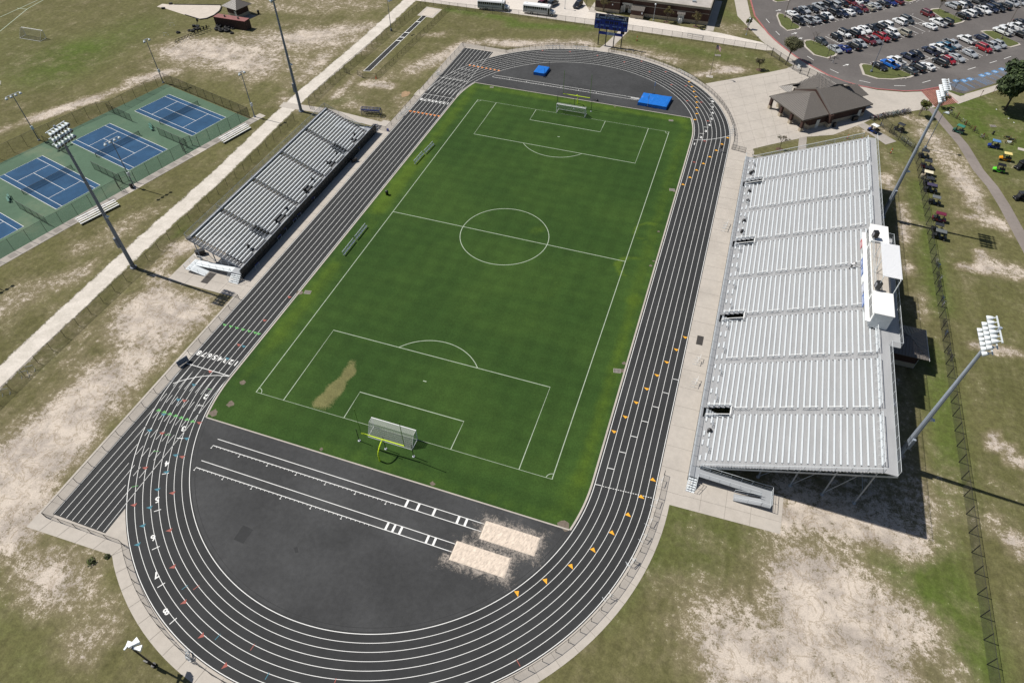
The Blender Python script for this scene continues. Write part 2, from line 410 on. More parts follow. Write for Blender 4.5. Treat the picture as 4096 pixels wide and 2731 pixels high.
def fence(name, label, pts, h, sp=3., mesh='chain_link', rails=('top',), pr=.04, postmat='black_metal', cat='fence', group=None, z0=0.):
    ps = resample(pts, sp) if sp else [tuple(p) for p in pts]
    o = thing(name, label, cat, (ps[0][0], ps[0][1], z0), group=group)
    key = (round(h,2), pr, postmat)
    if key not in POST:
        b = MB(); b.tube((0,0,0), (0,0,h+.04), pr, 6); POST[key] = b.mesh('post', postmat)
    O = Vector((ps[0][0], ps[0][1]))
    sub = ps if len(ps) <= 98 else ps[::2]
    for p in sub: link('post', POST[key], o, (p[0]-O.x, p[1]-O.y, 0))
    L = [(p[0]-O.x, p[1]-O.y) for p in ps]
    if mesh:
        b = MB()
        for p, q in zip(L[:-1], L[1:]): b.add([(*p,.03),(*q,.03),(*q,h),(*p,h)], [(0,1,2,3)])
        part(o, 'chain_link_mesh' if 'scrim' not in mesh else 'windscreen', b, mesh)
    for r in rails:
        b = MB(); z = {'top': h, 'mid': h/2, 'low': .12}[r]
        for p, q in zip(L[:-1], L[1:]): b.tube((*p,z), (*q,z), .028, 5)
        part(o, r+'_rail', b, postmat)
    return o
# ------------------------------------------------------------------ ground with worn and lush areas
def caps(lst, k=1.):
    out = []
    for e in lst:
        (c0, x0, y0), (c1, x1, y1), w, s = e
        out.append((g(c0, x0, y0), g(c1, x1, y1), w*k, s))
    return out
def cap_val(L, x, y):
    t = 0.
    for a, b, w, s in L:
        dx, dy = b[0]-a[0], b[1]-a[1]; q = dx*dx+dy*dy
        k = 0 if q == 0 else max(0, min(1, ((x-a[0])*dx+(y-a[1])*dy)/q))
        d = hypot(x-a[0]-k*dx, y-a[1]-k*dy)/w
        if d < 2: e = max(0, 1-d/2); t += s*e*e*(3-2*e)
    return t
SANDS = caps([
 (('10',1500,1500),('20',150,1350),5.5,.95),(('20',900,330),('20',250,1150),3.5,.45),(('10',1350,1300),('10',1850,1250),4.5,.8),(('10',1150,1450),('10',1500,1050),3.5,.6),
 (('10',1600,1200),('10',1950,1480),2.2,.35),(('10',0,1250),('10',700,950),3.5,.6),(('10',750,720),('10',1400,380),3.,.4),(('20',0,1000),('20',600,600),4,.55),
 (('20',0,1250),('20',500,1000),5,.6),(('10',1600,700),('10',1850,700),2.5,.6),
 (('10',1450,900),('10',1750,650),2.2,.55),(('10',450,1300),('10',1100,560),1.3,.25),
 (('33',550,800),('33',650,1450),6.5,.85),(('33',250,680),('33',1150,950),4.2,.75),(('32',2100,1350),('33',1000,1450),6,.8),(('33',250,560),('33',520,600),2.2,.7),
 (('32',1900,1000),('32',2100,1500),6,.5),(('33',300,250),('33',900,300),6,.22),(('20',700,100),('10',1600,900),9,.22),(('00',1700,500),('01',900,300),14,.25),(('01',600,900),('01',1800,500),7,.25),(('33',1400,1000),('33',1750,1500),3,.5),
 (('33',720,80),('33',1330,310),2.2,.95),(('33',150,30),('33',560,60),1.6,.6),
 (('23',250,1420),('23',1250,1400),8,.6),(('23',1200,250),('23',1230,1100),3,.35),
 (('13',1080,60),('13',1130,160),2.,.9),(('13',1230,330),('13',1265,620),1.7,.9),(('13',1270,880),('13',1300,930),1.6,.9),(('13',1380,1150),('13',1400,1300),2,.5),
 (('13',1700,420),('13',1900,430),.7,1.),(('13',1950,460),('13',2180,500),1.2,.8),(('13',1740,865),('13',1960,910),.9,1.3),(('13',1960,740),('13',2000,900),1.3,1.1),(('13',2000,880),('13',2351,960),1.6,1.),(('13',2050,800),('13',2351,900),2,.35),
 (('23',1850,5),('23',2100,60),.9,1.1),(('23',2150,70),('23',2351,150),1.1,1.),(('23',2060,870),('23',2120,1000),1.0,1.2),(('23',2120,960),('23',2351,1130),1.3,1.2),
 (('33',2130,150),('33',2351,330),1.2,1.2),(('33',2300,300),('33',2351,420),1.5,.7),
 (('03',1480,1230),('13',1850,150),4.5,.75),(('13',1750,40),('13',1960,330),2.,.6),(('13',1850,300),('13',2230,560),1.7,.7),(('03',1250,1060),('03',1420,1120),2.,.7),
 (('03',520,1190),('03',860,1180),2.6,.65),(('03',1000,1150),('03',1100,1250),1.6,.5),(('03',1050,1390),('03',1180,1560),1.5,.3),
 (('00',1700,450),('00',2351,680),8,.55),(('00',1850,420),('01',250,560),8,.5),(('00',1450,420),('00',1700,520),3,.3),
 (('01',0,40),('01',1000,40),9,.5),(('01',50,350),('01',900,420),6,.45),(('01',450,330),('01',1000,250),5,.6),(('01',650,520),('01',350,760),3.5,.7),(('01',250,880),('01',330,990),2,.6),
 (('00',350,1080),('00',1450,690),2.4,.75),(('00',0,1200),('00',900,900),2.,.6),(('00',1150,740),('00',1620,650),2.,.55),
 (('02',0,400),('02',720,400),3.2,.85),(('02',930,420),('02',1500,560),2.6,.75),(('02',1680,690),('02',2050,640),2.,.85),(('02',1880,600),('02',2100,640),2.2,.6),
 (('01',1030,770),('01',1230,790),1.8,1.),(('01',1330,870),('01',1400,1060),2.4,.55),(('01',900,960),('01',1000,1000),2,.6),(('01',1450,640),('01',1880,440),3.5,.6),(('01',1550,330),('01',1700,320),2,.6),(('01',1950,390),('01',2351,400),3,.7),
 (('01',950,1120),('01',1200,1100),1.5,.4),(('01',700,900),('01',1000,620),1.,.5),
 (('30',150,100),('30',500,650),5,.55),(('30',500,600),('30',1000,1000),4,.45),(('30',0,150),('30',250,20),4,.6),(('30',650,1200),('30',780,1380),2,.6),(('20',0,1480),('30',150,50),4,.6),
 (('02',1850,200),('02',2000,300),3,.5),(('02',420,20),('02',700,90),3,.7),(('02',2030,230),('02',2250,300),1.6,.6),
], .8)
LUSH = caps([
 (('33',1450,250),('33',1900,1350),4.2,.95),(('33',300,180),('33',1000,420),3.2,.5),(('33',1250,700),('33',1600,900),3,.5),(('00',450,650),('00',1250,250),10,.5),(('00',600,520),('00',700,480),6,.4),(('00',0,400),('00',500,600),14,.3),
 (('13',1380,130),('13',1560,1250),2.6,.75),(('23',1520,100),('23',1700,1500),2.6,.7),(('03',1750,1000),('03',2250,1250),9,.7),(('03',1150,1450),('03',1300,1250),3,.5),
 (('02',0,230),('02',700,260),2.4,.9),(('02',1150,370),('02',1950,520),3.2,.65),(('02',2150,500),('02',2300,560),3,.5),(('01',1780,90),('01',2351,180),2.,.9),
 (('32',1300,250),('32',1750,450),4,.5),(('32',1250,450),('32',900,1050),1.5,.45),(('22',1480,1530),('32',2300,250),2.2,.5),(('10',300,1560),('10',1450,620),1.,.5),(('10',1600,700),('10',1700,450),1.2,.6),
 (('03',0,900),('03',50,640),2,.5),(('03',2000,950),('13',2200,60),6,.45),(('02',1920,100),('02',2080,180),3,.5),(('01',700,930),('01',900,900),2.,.5),(('30',0,900),('30',300,1500),4,.35),(('13',2100,900),('23',2200,1500),8,.25),
 (('03',1480,1180),('03',1560,1220),2,.8),(('20',550,60),('20',300,300),1.2,.5),
])
def axis(lo, hi, st, far):
    a = [lo-d for d in far[::-1]]; n = int((hi-lo)/st)
    return a+[lo+st*i for i in range(n+1)]+[hi+d for d in far]
FAR = [8, 20, 45, 90, 180, 400, 900, 1800]
gx = axis(-230, 170, 2.0, FAR); gy = axis(-112, 230, 2.0, FAR)
vs = [(x, y, 0.) for y in gy for x in gx]; nx = len(gx)
fs = [(j*nx+i, j*nx+i+1, (j+1)*nx+i+1, (j+1)*nx+i) for j in range(len(gy)-1) for i in range(nx-1)]
me = bpy.data.meshes.new('ground'); me.from_pydata(vs, [], fs); me.materials.append(M['ground'])
A1 = me.attributes.new('sand', 'FLOAT', 'POINT'); A2 = me.attributes.new('lush', 'FLOAT', 'POINT')
A1.data.foreach_set('value', [min(.92, .06+.78*cap_val(SANDS, x, y)) for x, y, z in vs])
A2.data.foreach_set('value', [min(1.2, cap_val(LUSH, x, y)) for x, y, z in vs])
o = link('ground', me); o['kind'] = 'structure'; o['label'] = 'patchy dry grass and bare pale sand around the stadium'

# ------------------------------------------------------------------ concrete walks and plazas
R0 = 42.35
walk = [(-42.15,-82.25),(-27.9,-81.8)]+arc(0,-50,R0,atan2(-31.8,-27.9),0,60)[1:]+arc(0,50,R0,0,atan2(31.9,-27.2),60)+[(-27.2,82.1),(-42.25,82.2)]
b = MB(); b.poly(walk, .015); struct('running_track_walk', b, 'concrete')
b = MB(); b.poly([(-57.0,-33.3),(-42.1,-33.4),(-42.1,-19),(-57.0,-19)], .019); struct('visitor_stand_pavement', b, 'concrete')
b = MB(); b.poly([(-44.2,-33.4),(-41.4,-33.4),(-41.4,34),(-44.2,34)], .023)
b.strip([(-73,32.6),(-60,33.3),(-42.,31.4)], 2.6, .027); struct('visitor_front_walk', b, 'concrete')
b = MB(); b.poly([(42.0,-50.05),(57.65,-49.6),(57.8,-43.4),(46,-43.4),(46,49.5),(40.2,49.5),(40.2,-45)], .019); struct('home_stand_apron', b, 'concrete')
plaza = [g('02',1778,770), g('02',2351,668), g('03',170,632), g('03',230,605), g('03',400,622), g('03',700,760), g('03',1000,829), g('03',1250,849), g('03',1410,844),
         g('03',1545,985), g('03',1330,1022), g('03',960,1090), g('03',860,1140), g('03',600,1240), g('03',360,1258), g('02',2351,1335), g('02',2215,1368), (45.9,48.5),(42,48)]
b = MB(); b.poly(plaza, .024); struct('entrance_plaza', b, 'concrete')
b = MB(); b.strip(gs('02',[(2100,0),(2130,150),(2310,330)])+gs('03',[(0,372),(80,440),(250,570),(480,690)]), 4.2, .028)
b.poly(gs('03',[(1590,812),(1800,870),(1900,842),(2351,703),(2351,760),(2150,815),(2000,868),(1745,958)]), .028); struct('sidewalk', b, 'concrete')
b = MB(); b.poly(gs('03',[(285,1268),(358,1254),(345,1400),(270,1400)]), .03); b.poly(gs('02',[(2215,1368),(2205,1420)])+[(52,47.5),(46,47)], .03)
b.poly(gs('03',[(820,1150),(880,1128),(1180,1300),(1080,1330),(1000,1275)]), .03); struct('walk_slab', b, 'concrete_dark')
b = MB(); b.poly([(25.85,114.7),(28.3,115.2),(28.2,140),(25.7,140)], .03); b.poly(gs('02',[(700,110),(760,20),(775,120)]), .03)
b.strip([(-1.2,90.5),(.3,96),(2.3,107.4)], 2.7, .031); struct('school_walk', b, 'concrete')
# joints cut in the concrete
b = MB()
for k in range(-78, 50, 3): b.strip([(-42.1,k),(-40.7,k)], .045, .03); b.strip([(-40.7,k),(-40.2,k)], .03, .03)
for k in range(0, 62):
    a = atan2(-31.8,-27.9)+k*.068
    if a < 0: b.strip([(40.3*cos(a),-50+40.3*sin(a)),(42.3*cos(a),-50+42.3*sin(a))], .045, .03)
for k in range(0, 36):
    a = .12+k*.068; b.strip([(40.3*cos(a),50+40.3*sin(a)),(42.3*cos(a),50+42.3*sin(a))], .045, .03)
for k in range(-48, 48, 4): b.strip([(40.3,k),(44.1,k)], .04, .03)
for x in (-53,-49,-45.5): b.strip([(x,-33.2),(x,-28.2)], .04, .03)
b.strip([(-57,-30.9),(-42.1,-31)], .04, .03)
for x in (46.5,50,53.5): b.strip([(x,-49.8),(x,-45)], .04, .03)
b.strip([(44,-47.9),(57.7,-47.7)], .04, .03)
for k in range(-40, -27, 3): b.strip([(k,-82.1),(k+.6,-80.2)], .045, .03)
for i in range(9):
    b.strip([lerp(g('02',1850,800),g('02',2110,1400),i/8), lerp(g('03',330,640),g('03',560,1230),i/8)], .04, .036)
for i in range(7): b.strip([lerp(g('02',1950,760),g('03',300,650),i/6), lerp(g('02',2150,1400),g('03',400,1255),i/6)], .04, .036)
struct('pavement_joints', b, 'joint')
# ------------------------------------------------------------------ roads and the car park
b = MB(); rd = [(-65.2,-112),(-66.6,-80),(-68.05,-55),(-68.85,-29),(-69,1.6),(-69.9,20),(-70.6,40),(-70.,70),(-70.2,90),(-70.6,106),(-70,116),(-72,150),(-78,230)]

def ragged_road(name, pts, half, z, m):
    ps = [Vector(p) for p in resample(pts, 3.)]; n = len(ps); W = [-1.45,-1.15,-.9,-.6,0,.6,.9,1.15,1.45]; vs, cov = [], []
    for i, p in enumerate(ps):
        d = (ps[min(n-1,i+1)]-ps[max(0,i-1)]).normalized(); l = Vector((-d.y,d.x))
        for w in W: q = p+l*half*w; vs.append((q.x,q.y,z)); cov.append(max(0, min(1, 1.9-1.45*abs(w))))
    me = bpy.data.meshes.new(name); k = len(W); me.from_pydata(vs, [], [(i*k+j, i*k+j+1, (i+1)*k+j+1, (i+1)*k+j) for i in range(n-1) for j in range(k-1)]); me.materials.append(M[m])
    me.attributes.new('cover','FLOAT','POINT').data.foreach_set('value', cov); o = link(name, me); o['kind'] = 'structure'; o['label'] = name.replace('_',' ')
ragged_road('gravel_road', rd, 1.95, .012, 'gravel_ragged')
b = MB(); b.poly([(-73,107.6),(-40,107.9),(0,107.7),(30,107.0),(44.5,106.4),(47.5,107.5),(43,111.8),(30,114.5),(5,116.6),(-12,118.6),(-16,126),(-20,136),(-40,140),(-45,123),(-73,121)], .016); struct('bus_road', b, 'gravel_far')
lot = gs('02',[(2190,0),(2230,150)])+gs('03',[(0,310),(120,420),(250,520),(400,610),(550,692),(700,750),(850,794),(1000,820),(1250,840),(1400,835),(1590,800),(1690,840),(1800,862),(1890,830),(2351,690)])+[(200,196),(200,260),(20,260),(30,190)]
b = MB(); b.poly(lot, .02); struct('car_park_asphalt', b, 'asphalt')
b = MB(); b.kerb(gs('02',[(2190,0),(2230,150)])+gs('03',[(0,310),(60,368),(120,420),(250,520),(400,610),(550,692),(700,750),(850,794),(1000,820),(1250,840),(1400,835),(1590,800)]), .45, .0, .12); struct('red_kerb', b, 'kerb_red')
b = MB()
for i in range(15): b.strip([lerp(g('03',1412,838),g('03',1585,800),i/14), lerp(g('03',1540,985),g('03',1745,945),i/14)], .27, .036)
struct('red_hatching', b, 'kerb_red')
ISL = [[(76,148),(85,122),(120,125),(215,178),(232,215),(290,248),(302,258),(290,275),(180,290),(110,240)],[(322,390),(335,372),(385,368),(520,418),(640,500),(622,520),(550,543),(420,512),(335,435)],
       [(838,600),(852,588),(890,590),(955,602),(1035,650),(1075,650),(1120,620),(1240,650),(1330,690),(1340,705),(1310,718),(1150,737),(1000,730),(870,692)],
       [(1478,95),(1500,85),(1565,80),(1810,196),(1790,212),(1725,230),(1690,228)],[(1950,290),(1985,283),(2050,284),(2310,405),(2320,418),(2232,442),(2170,425)],[(1218,8),(1300,28),(1360,10),(1370,-40),(1100,-60)],[(36,-10),(45,14),(75,26),(190,15),(230,-10),(150,-60)]]
kb, gb = MB(), MB()
for P in ISL:
    w = gs('03', P); cx, cy = sum(p[0] for p in w)/len(w), sum(p[1] for p in w)/len(w)
    inn = [(p[0]+(cx-p[0])*.055+(.25 if cx > p[0] else -.25), p[1]+(cy-p[1])*.055+(.25 if cy > p[1] else -.25)) for p in w]
    kb.prism(w, 0., .13); gb.prism(inn, .1, .17)
struct('island_kerbs', kb, 'concrete'); struct('island_lawn', gb, 'islandgrass')
b = MB(); b.prism(gs('03',[(1600,800),(1690,838),(1805,875),(1762,886),(1640,835)]), 0, .12); b.prism(gs('03',[(1455,1460),(1470,1470),(1460,1480)]), 0, .05); struct('verge_strip', b, 'islandgrass')
# car park paint: stalls lie on a grid turned 45 degrees
U = Vector((cos(radians(45)), sin(radians(45)))); V = Vector((cos(radians(-45)), sin(radians(-45))))
b = MB()
def stalls(mid0, n, d0=5.6, d1=5.6, step=3.0):
    m0 = Vector(mid0)
    for i in range(n):
        c = m0+U*step*i; b.strip([c-V*d0, c+V*d1], .13, .026); 
        for s_, dd in ((-1, d0), (1, d1)): e = c+V*s_*(dd+.2); b.strip([e+U*1.2, e+U*1.8], .13, .026)
    b.strip([m0, m0+U*step*(n-1)], .13, .026)
stalls((52.5,131.6), 19); stalls((65.1,118.4), 13); stalls((103.5,157.5), 16); stalls((77.5,103.8), 13); stalls((117.5,142), 14)
for p, q in (((46.52,121.34),(47.83,118.79)),((43.0,130),(44.3,127)),((79.36,95.33),(82.29,96.21)),((86.81,99.65),(89.04,101.81)),((99.57,112.22),(101.86,114.57)),((106.,118.69),(108.16,120.91)),((110.32,123.01),(112.54,125.41)),(g('03',360,518),g('03',420,556)),(g('03',570,637),g('03',648,674)),(g('03',838,741),g('03',940,763))):
    b.strip([p, q], .16, .026)
for x, y in ((95,98),(290,357),(715,600),(240,310)):
    p = Vector(g('03',x,y)); b.strip([p-U*1.1, p+U*.3], .2, .026); b.poly([tuple(p+U*1.2), tuple(p+U*.2+V*.45), tuple(p+U*.2-V*.45)], .026)
struct('parking_lines', b, 'marking')
hc, hw = MB(), MB()
HCP = [(95.77,103.82),(97.78,104.71),(99.46,106.22),(102.9,109.64),(104.62,111.26),(106.69,113.36),(108.81,115.63),(111.08,117.82),(113.22,119.98)]
for i, p in enumerate(HCP):
    c = Vector(p)
    hc.add([(*(c+U*a+V*d), .026) for a, d in ((-.75,-.75),(.75,-.75),(.75,.75),(-.75,.75))], [(0,1,2,3)])
    hc.strip([c-U*1.15-V*.4, c-U*1.15+V*4.4], .12, .026); hc.strip([c+U*1.15-V*.4, c+U*1.15+V*4.4], .12, .026)
    ctr = c; hw.strip([tuple(ctr+Vector(q)) for q in arc(0,-.05,.33,radians(150),radians(390),8)], .1, .03); hw.strip([ctr+U*.1-V*.5, ctr+U*.0, ctr+U*.42+V*.1], .11, .03)
for c0 in ((94.4,101.6),(100.9,107.6)):
    for k in range(9):
        a = Vector(c0)+V*(k*.5); hc.strip([a-U*1.1, a+U*1.1+V*.5], .09, .026)
struct('accessible_bay_paint', hc, 'blue_paint'); struct('accessible_symbols', hw, 'marking')
pth = [lerp(a, c, .5) for a, c in zip(gs('03',[(1375,1000),(1475,1005),(1575,1125),(1700,1330),(1850,1560)])+gs('13',[(1990,150),(2100,320),(2351,770),(2400,1000)]), gs('03',[(1440,985),(1560,1020),(1655,1130),(1880,1330),(2010,1560)])+gs('13',[(2135,150),(2240,320),(2480,770),(2560,1000)]))]
b = MB(); b.strip(pth, 2.5, .012); struct('cart_path', b, 'path')
# ------------------------------------------------------------------ running track
RI, LW = 31.45, 1.067
b = MB(); b.poly([(-40.15,-79.5),(-31.05,-79.5),(-31.05,-45),(-40.15,-45)], .034); b.poly([(-40.15,45),(-31.05,45),(-31.05,79.5),(-40.15,79.5)], .034)
b.poly(arc(0,-50,40.15,pi,2*pi,90)+arc(0,50,40.15,0,pi,90), .042); struct('running_track', b, 'track')
def halfdisc(yc, r, ycut, s):
    a = math.asin(abs(ycut-yc)/r)
    return arc(0, yc, r, s*a, s*(pi-a), 60)
b = MB(); b.poly(halfdisc(-50, 31.2, -58.4, -1), .046); b.poly(halfdisc(50, 31.2, 60.0, 1), .046); struct('infield_apron', b, 'apron')
b = MB()
ring = arc(0,-50,31.05,pi,2*pi,80)+arc(0,50,31.05,0,pi,80)
for r_, s_ in ((-1, -1), (1, 1)):
    a = math.asin(8.4/31.05); a2 = math.asin(10./31.05)
    pts = [(s_*31.05*cos(a*k/8), -50-31.05*sin(a*k/8)) for k in range(8,-1,-1)]+[(s_*31.05*cos(a2*k/8), 50+31.05*sin(a2*k/8)) for k in range(9)]
    b.kerb(pts, .28, .0, .10)
b.kerb([(-29.8,-58.4),(29.8,-58.4)], .2, 0, .085); b.kerb([(-29.3,60.05),(29.3,60.05)], .2, 0, .085)
struct('infield_kerb', b, 'concrete')
b = MB(); Z = .050
for k in range(9):
    r = RI+LW*k; w = .095 if k in (0, 8) else .07
    b.strip(arc(0,-50,r,pi,2*pi,120)+arc(0,50,r,0,pi,120), w, Z, True)
for k in range(9):      # straight continued into both chutes, dashed where it crosses the bend
    x = -(RI+LW*k)
    for sgn in (-1, 1):
        y, on = 50., True
        while y < 79.4:
            ins = hypot(x, y-50) < 40.1
            st = 1.6 if ins else 79.4-y
            if k == 0 or k == 8 and not ins or not ins or on or y < 52: b.strip([(x, sgn*y), (x, sgn*min(79.4, y+st))], .066, Z+.0004*(k % 2))
            on = not on; y += st
b.strip([(-40.0,-49.95),(-31.5,-49.95)], .12, Z+.001); b.strip([(-40.0,49.95+.0),(-31.5,49.95)], .10, Z+.001)
b.strip(gs('01',[(1680,710),(1945,755)]), .10, Z+.001)
b.strip(gs('02',[(1675,1287),(1750,1288),(1830,1282),(1920,1268),(1998,1250)]), .11, Z+.001)
b.strip(gs('20',[(2100,320),(2000,311),(1900,315),(1800,328),(1700,350),(1590,385)]), .11, Z+.001)
b.strip(gs('22',[(765,1310),(820,1322)]), .1, Z+.001)
for x0, y0, x1, y1 in ((1478,343,1532,355),(1387,466,1441,480),(1293,595,1348,608),(1193,728,1250,742),(1092,866,1150,880),(986,1010,1043,1023),(876,1158,935,1173)): b.strip([g('22',x0,y0), g('22',x1,y1)], .11, Z+.001)
for k in range(20): b.strip([lerp(g('22',830,1328),g('22',1290,1437),(k+.1)/20), lerp(g('22',830,1328),g('22',1290,1437),(k+.7)/20)], .1, Z+.001)
for x0, y0, x1, y1 in ((1815,585,1870,590),(1625,887,1685,889),(1490,1218,1552,1206),(1415,1560,1480,1540)): b.strip([g('20',x0,y0), g('20',x1,y1)], .11, Z+.001)
for x0, y0, x1, y1 in ((1397,345,1467,313),(1447,692,1517,648),(1558,1028,1625,970)): b.strip([g('30',x0,y0), g('30',x1,y1)], .11, Z+.001)
for x0, y0, x1, y1 in ((1805,905,1843,910),(1812,955,1850,960),(1815,1006,1848,1009),(1812,1060,1843,1062),(1790,1115,1835,1118),(1760,1170,1805,1172),(1722,1228,1765,1231)): b.strip([g('02',x0,y0), g('02',x1,y1)], .11, Z+.001)
# runways: two to the sand pits, one to the vault bed
def run(P0, P1, P2, P3, tick, dirn=1):
    b.strip([P0, P1], .1, Z+.001); b.strip([P2, P3], .1, Z+.001)
    L = hypot(P3[0]-P2[0], P3[1]-P2[1]); n = int(L*tick/.7)
    for i in range(n):
        q = lerp(P2, P3, i*.7/L); ln = .42 if i % 7 == 0 else .2
        b.strip([q, (q[0], q[1]-dirn*ln)], .07, Z+.0015)
        if i % 7 == 0: b.strip([(q[0]-.12, q[1]-dirn*.5), (q[0]+.12, q[1]-dirn*.5)], .1, Z+.0015)
run((-25.68,-61.28),(18.3,-61.35),(-25.64,-62.5),(18.3,-62.55), .72); run((-25.68,-65.34),(15.5,-65.4),(-25.67,-66.6),(15.5,-66.6), .72)
for x0, x1 in ((1217,1235),(1290,1305),(1362,1380),(1585,1600),(1660,1675)):
    p = g('31', x0-10, 120 if x0 < 1400 else 245); b.poly([(p[0]-.16,-65.45),(p[0]+.16,-65.45),(p[0]+.16,-66.55),(p[0]-.16,-66.55)], Z+.0018)
for x0, y0 in ((1390,1475),(1495,1505),(1645,1545)):
    p = g('21', x0, y0); b.poly([(p[0]-.17,-61.4),(p[0]+.17,-61.4),(p[0]+.17,-62.5),(p[0]-.17,-62.5)], Z+.0018)
for x0, y0 in ((1862,55),(1935,75)):
    p = g('31', x0, y0); b.poly([(p[0]-.17,-61.4),(p[0]+.17,-61.4),(p[0]+.17,-62.5),(p[0]-.17,-62.5)], Z+.0018)
run(g('01',2185,692), g('02',1165,905), g('01',2172,710), g('02',1150,922), .80, -1)
for i in range(8): p = lerp(g('02',1095,900), g('02',1165,912), i/7); b.strip([(p[0],p[1]-.35),(p[0],p[1]+.35)], .13, Z+.0018)
# numerals painted in the lanes
def numeral(n, p, up, size=1.25):
    e = Vector((up[0], up[1], 0)).normalized(); put_text(b, str(n), size*1.12, (p[0], p[1], Z+.002), (e.y, -e.x, 0), e, .035)
for k in range(8):
    x = -(RI+LW*(k+.5)); numeral(k+1, (x,-47.2), (0,-1), 1.3); numeral(k+1, (x, 47.0), (0,-1), 1.35)
def tangent(p):
    yc = -50 if p[1] < -50 else 50 if p[1] > 50 else p[1]
    return (-(p[1]-yc), p[0])
for n, c, x, y in ((2,'20',1890,505),(3,'20',1685,798),(4,'20',1535,1118),(5,'20',1445,1450),(6,'30',1408,232),(7,'30',1435,575),(8,'30',1525,910),(8,'02',1843,935),(7,'02',1845,988),(6,'02',1843,1040),(5,'02',1833,1095),(4,'02',1812,1152),(3,'02',1780,1208),(2,'02',1735,1265),(1,'02',1675,1325)):
    p = g(c, x, y); numeral(n, p, tangent(p), 1.15)
struct('lane_markings', b, 'marking')
def tris(name, matname, items, h=.5, w=.92, sgn=1):
    b = MB()
    for c, x, y in items:
        p = Vector(g(c, x, y)); t = Vector(tangent(p)).normalized()*sgn; n = Vector((-t.y, t.x))
        b.add([(*(p-n*w/2-t*h/2), .054), (*(p+n*w/2-t*h/2), .054), (*(p+n*.12+t*h/2), .054)], [(0,1,2) if True else 0])
    struct(name, b, matname)
def row(c, x0, y0, x1, y1, n): return [(c, x0+(x1-x0)*i/(n-1), y0+(y1-y0)*i/(n-1)) for i in range(n)]
tris('exchange_marks_orange', 'orange_paint', [('22',x,y) for x,y in ((1505,78),(1418,193),(1328,313),(1233,437),(1137,563),(1037,695),(933,830))]+[('12',1587,1533)], sgn=-1)
tris('exchange_marks_orange', 'orange_paint', [('22',x,y) for x,y in ((1297,1265),(1190,1422))]+[('32',x,y) for x,y in ((1070,20),(922,185),(750,342),(547,492),(313,627),(53,740))]+[('02',x,y) for x,y in ((1625,752),(1650,797),(1670,842),(1688,890),(1697,940),(1698,990),(1697,1045),(1680,1100),(1983,1267),(1930,1325),(1878,1382),(1820,1442),(1760,1503),(1697,1563))]+[('12',1637,62),('12',1573,127)], h=.55)
tris('exchange_marks_amber', 'amber_paint', row('01',1415,1025,1675,1070,8)+row('01',1960,603,2225,652,8), h=.75)
tris('exchange_marks_green', 'green_paint', row('20',1463,628,1775,730,7), sgn=-1); tris('exchange_marks_green', 'green_paint', row('10',2060,1418,2340,1490,6)+[('11',20,1500)], w=.98, sgn=1)
tris('exchange_marks_teal', 'teal_paint', [('20',x,y) for x,y in ((2235,48),(2085,160),(1777,402),(1635,537),(1500,673),(1372,820),(1712,895),(1612,1048),(1527,1203),(1445,1362),(1375,1528))]+[('30',1312,130),('30',1265,302)])
tris('exchange_marks_red', 'red_paint', [('20',x,y) for x,y in ((2190,35),(1927,278),(1690,547),(1828,750),(1487,846),(1672,1063),(1332,1165),(1583,1395),(1230,1505))]+[('30',x,y) for x,y in ((1557,172),(1590,507),(1693,832),(1855,1140),(2070,1415))]+[('11',303,1163),('11',75,1377)]+[('02',x,y) for x,y in ((277,467),(530,477),(782,512),(1030,572),(1188,565),(1262,660),(1410,662),(1463,780),(1595,790),(1610,927),(1737,940),(1800,1112),(1772,1297),(1675,1490))])
for nm, mm, L in (('exchange_bars_teal','teal_paint',[('30',1670,710,1725,670),('30',1975,1172,2025,1117),('31',85,1535,122,1470)]),('exchange_bars_red','red_paint',[('30',1775,712,1832,670),('30',2300,1268,2340,1208),('31',722,1568,737,1523),('32',40,1350,75,1412)]),('exchange_bars_green','green_paint',[('20',1905,435,1945,440),('20',1515,855,1570,857),('20',1405,1010,1460,1005),('20',1210,1335,1270,1322)])):
    b = MB()
    for c, x0, y0, x1, y1 in L: b.strip([g(c,x0,y0), g(c,x1,y1)], .09, .054)
    struct(nm, b, mm)
# ------------------------------------------------------------------ pitch
WORN = caps([(('21',885,190),('21',860,290),.8,.9),(('21',850,290),('21',720,450),1.0,.95),(('21',720,440),('21',640,570),1.35,.95),(('21',600,530),('21',545,570),.9,.7),(('21',1550,880),('21',1500,930),.6,.3),(('21',1020,420),('21',1000,440),.5,.3)])
EDGE = [((-29,-50),(-29,-20),1.4,.4),((-28.8,0),(-28.6,58),1.7,.7),((29.3,-50),(29.3,-10),1.1,.7),((29,-10),(28.8,58),1.5,.5),((-25,58.6),(27,58.4),1.5,.7),((-10,-57),(25,-57.5),1.5,.3),((28,-56),(29,-52),2,.5),((-28,-40),(-28,20),2.5,.35),((12,-22),(14,-10),1.6,.22),((5,3),(7,5),1.3,.45)]
for cx_, cy_, r_ in ((28.2,10.5,3.1),(27.0,-1.3,3.3),(27.0,-1.3,2.7)):
    pp = arc(cx_, cy_, r_, radians(80), radians(260), 10); EDGE += [(p, q, .28, .6) for p, q in zip(pp[:-1], pp[1:])]
NX, NY = 76, 148; vs = []
for j in range(NY+1):
    y = -58.3+(118.25)*j/NY; hw_ = 30.92 if abs(y) <= 50 else math.sqrt(30.92**2-(abs(y)-50)**2)
    vs += [(-hw_+2*hw_*i/NX, y, .06+.0*x) for i in range(NX+1)]
me = bpy.data.meshes.new('pitch'); me.from_pydata(vs, [], [(j*(NX+1)+i, j*(NX+1)+i+1, (j+1)*(NX+1)+i+1, (j+1)*(NX+1)+i) for j in range(NY) for i in range(NX)])
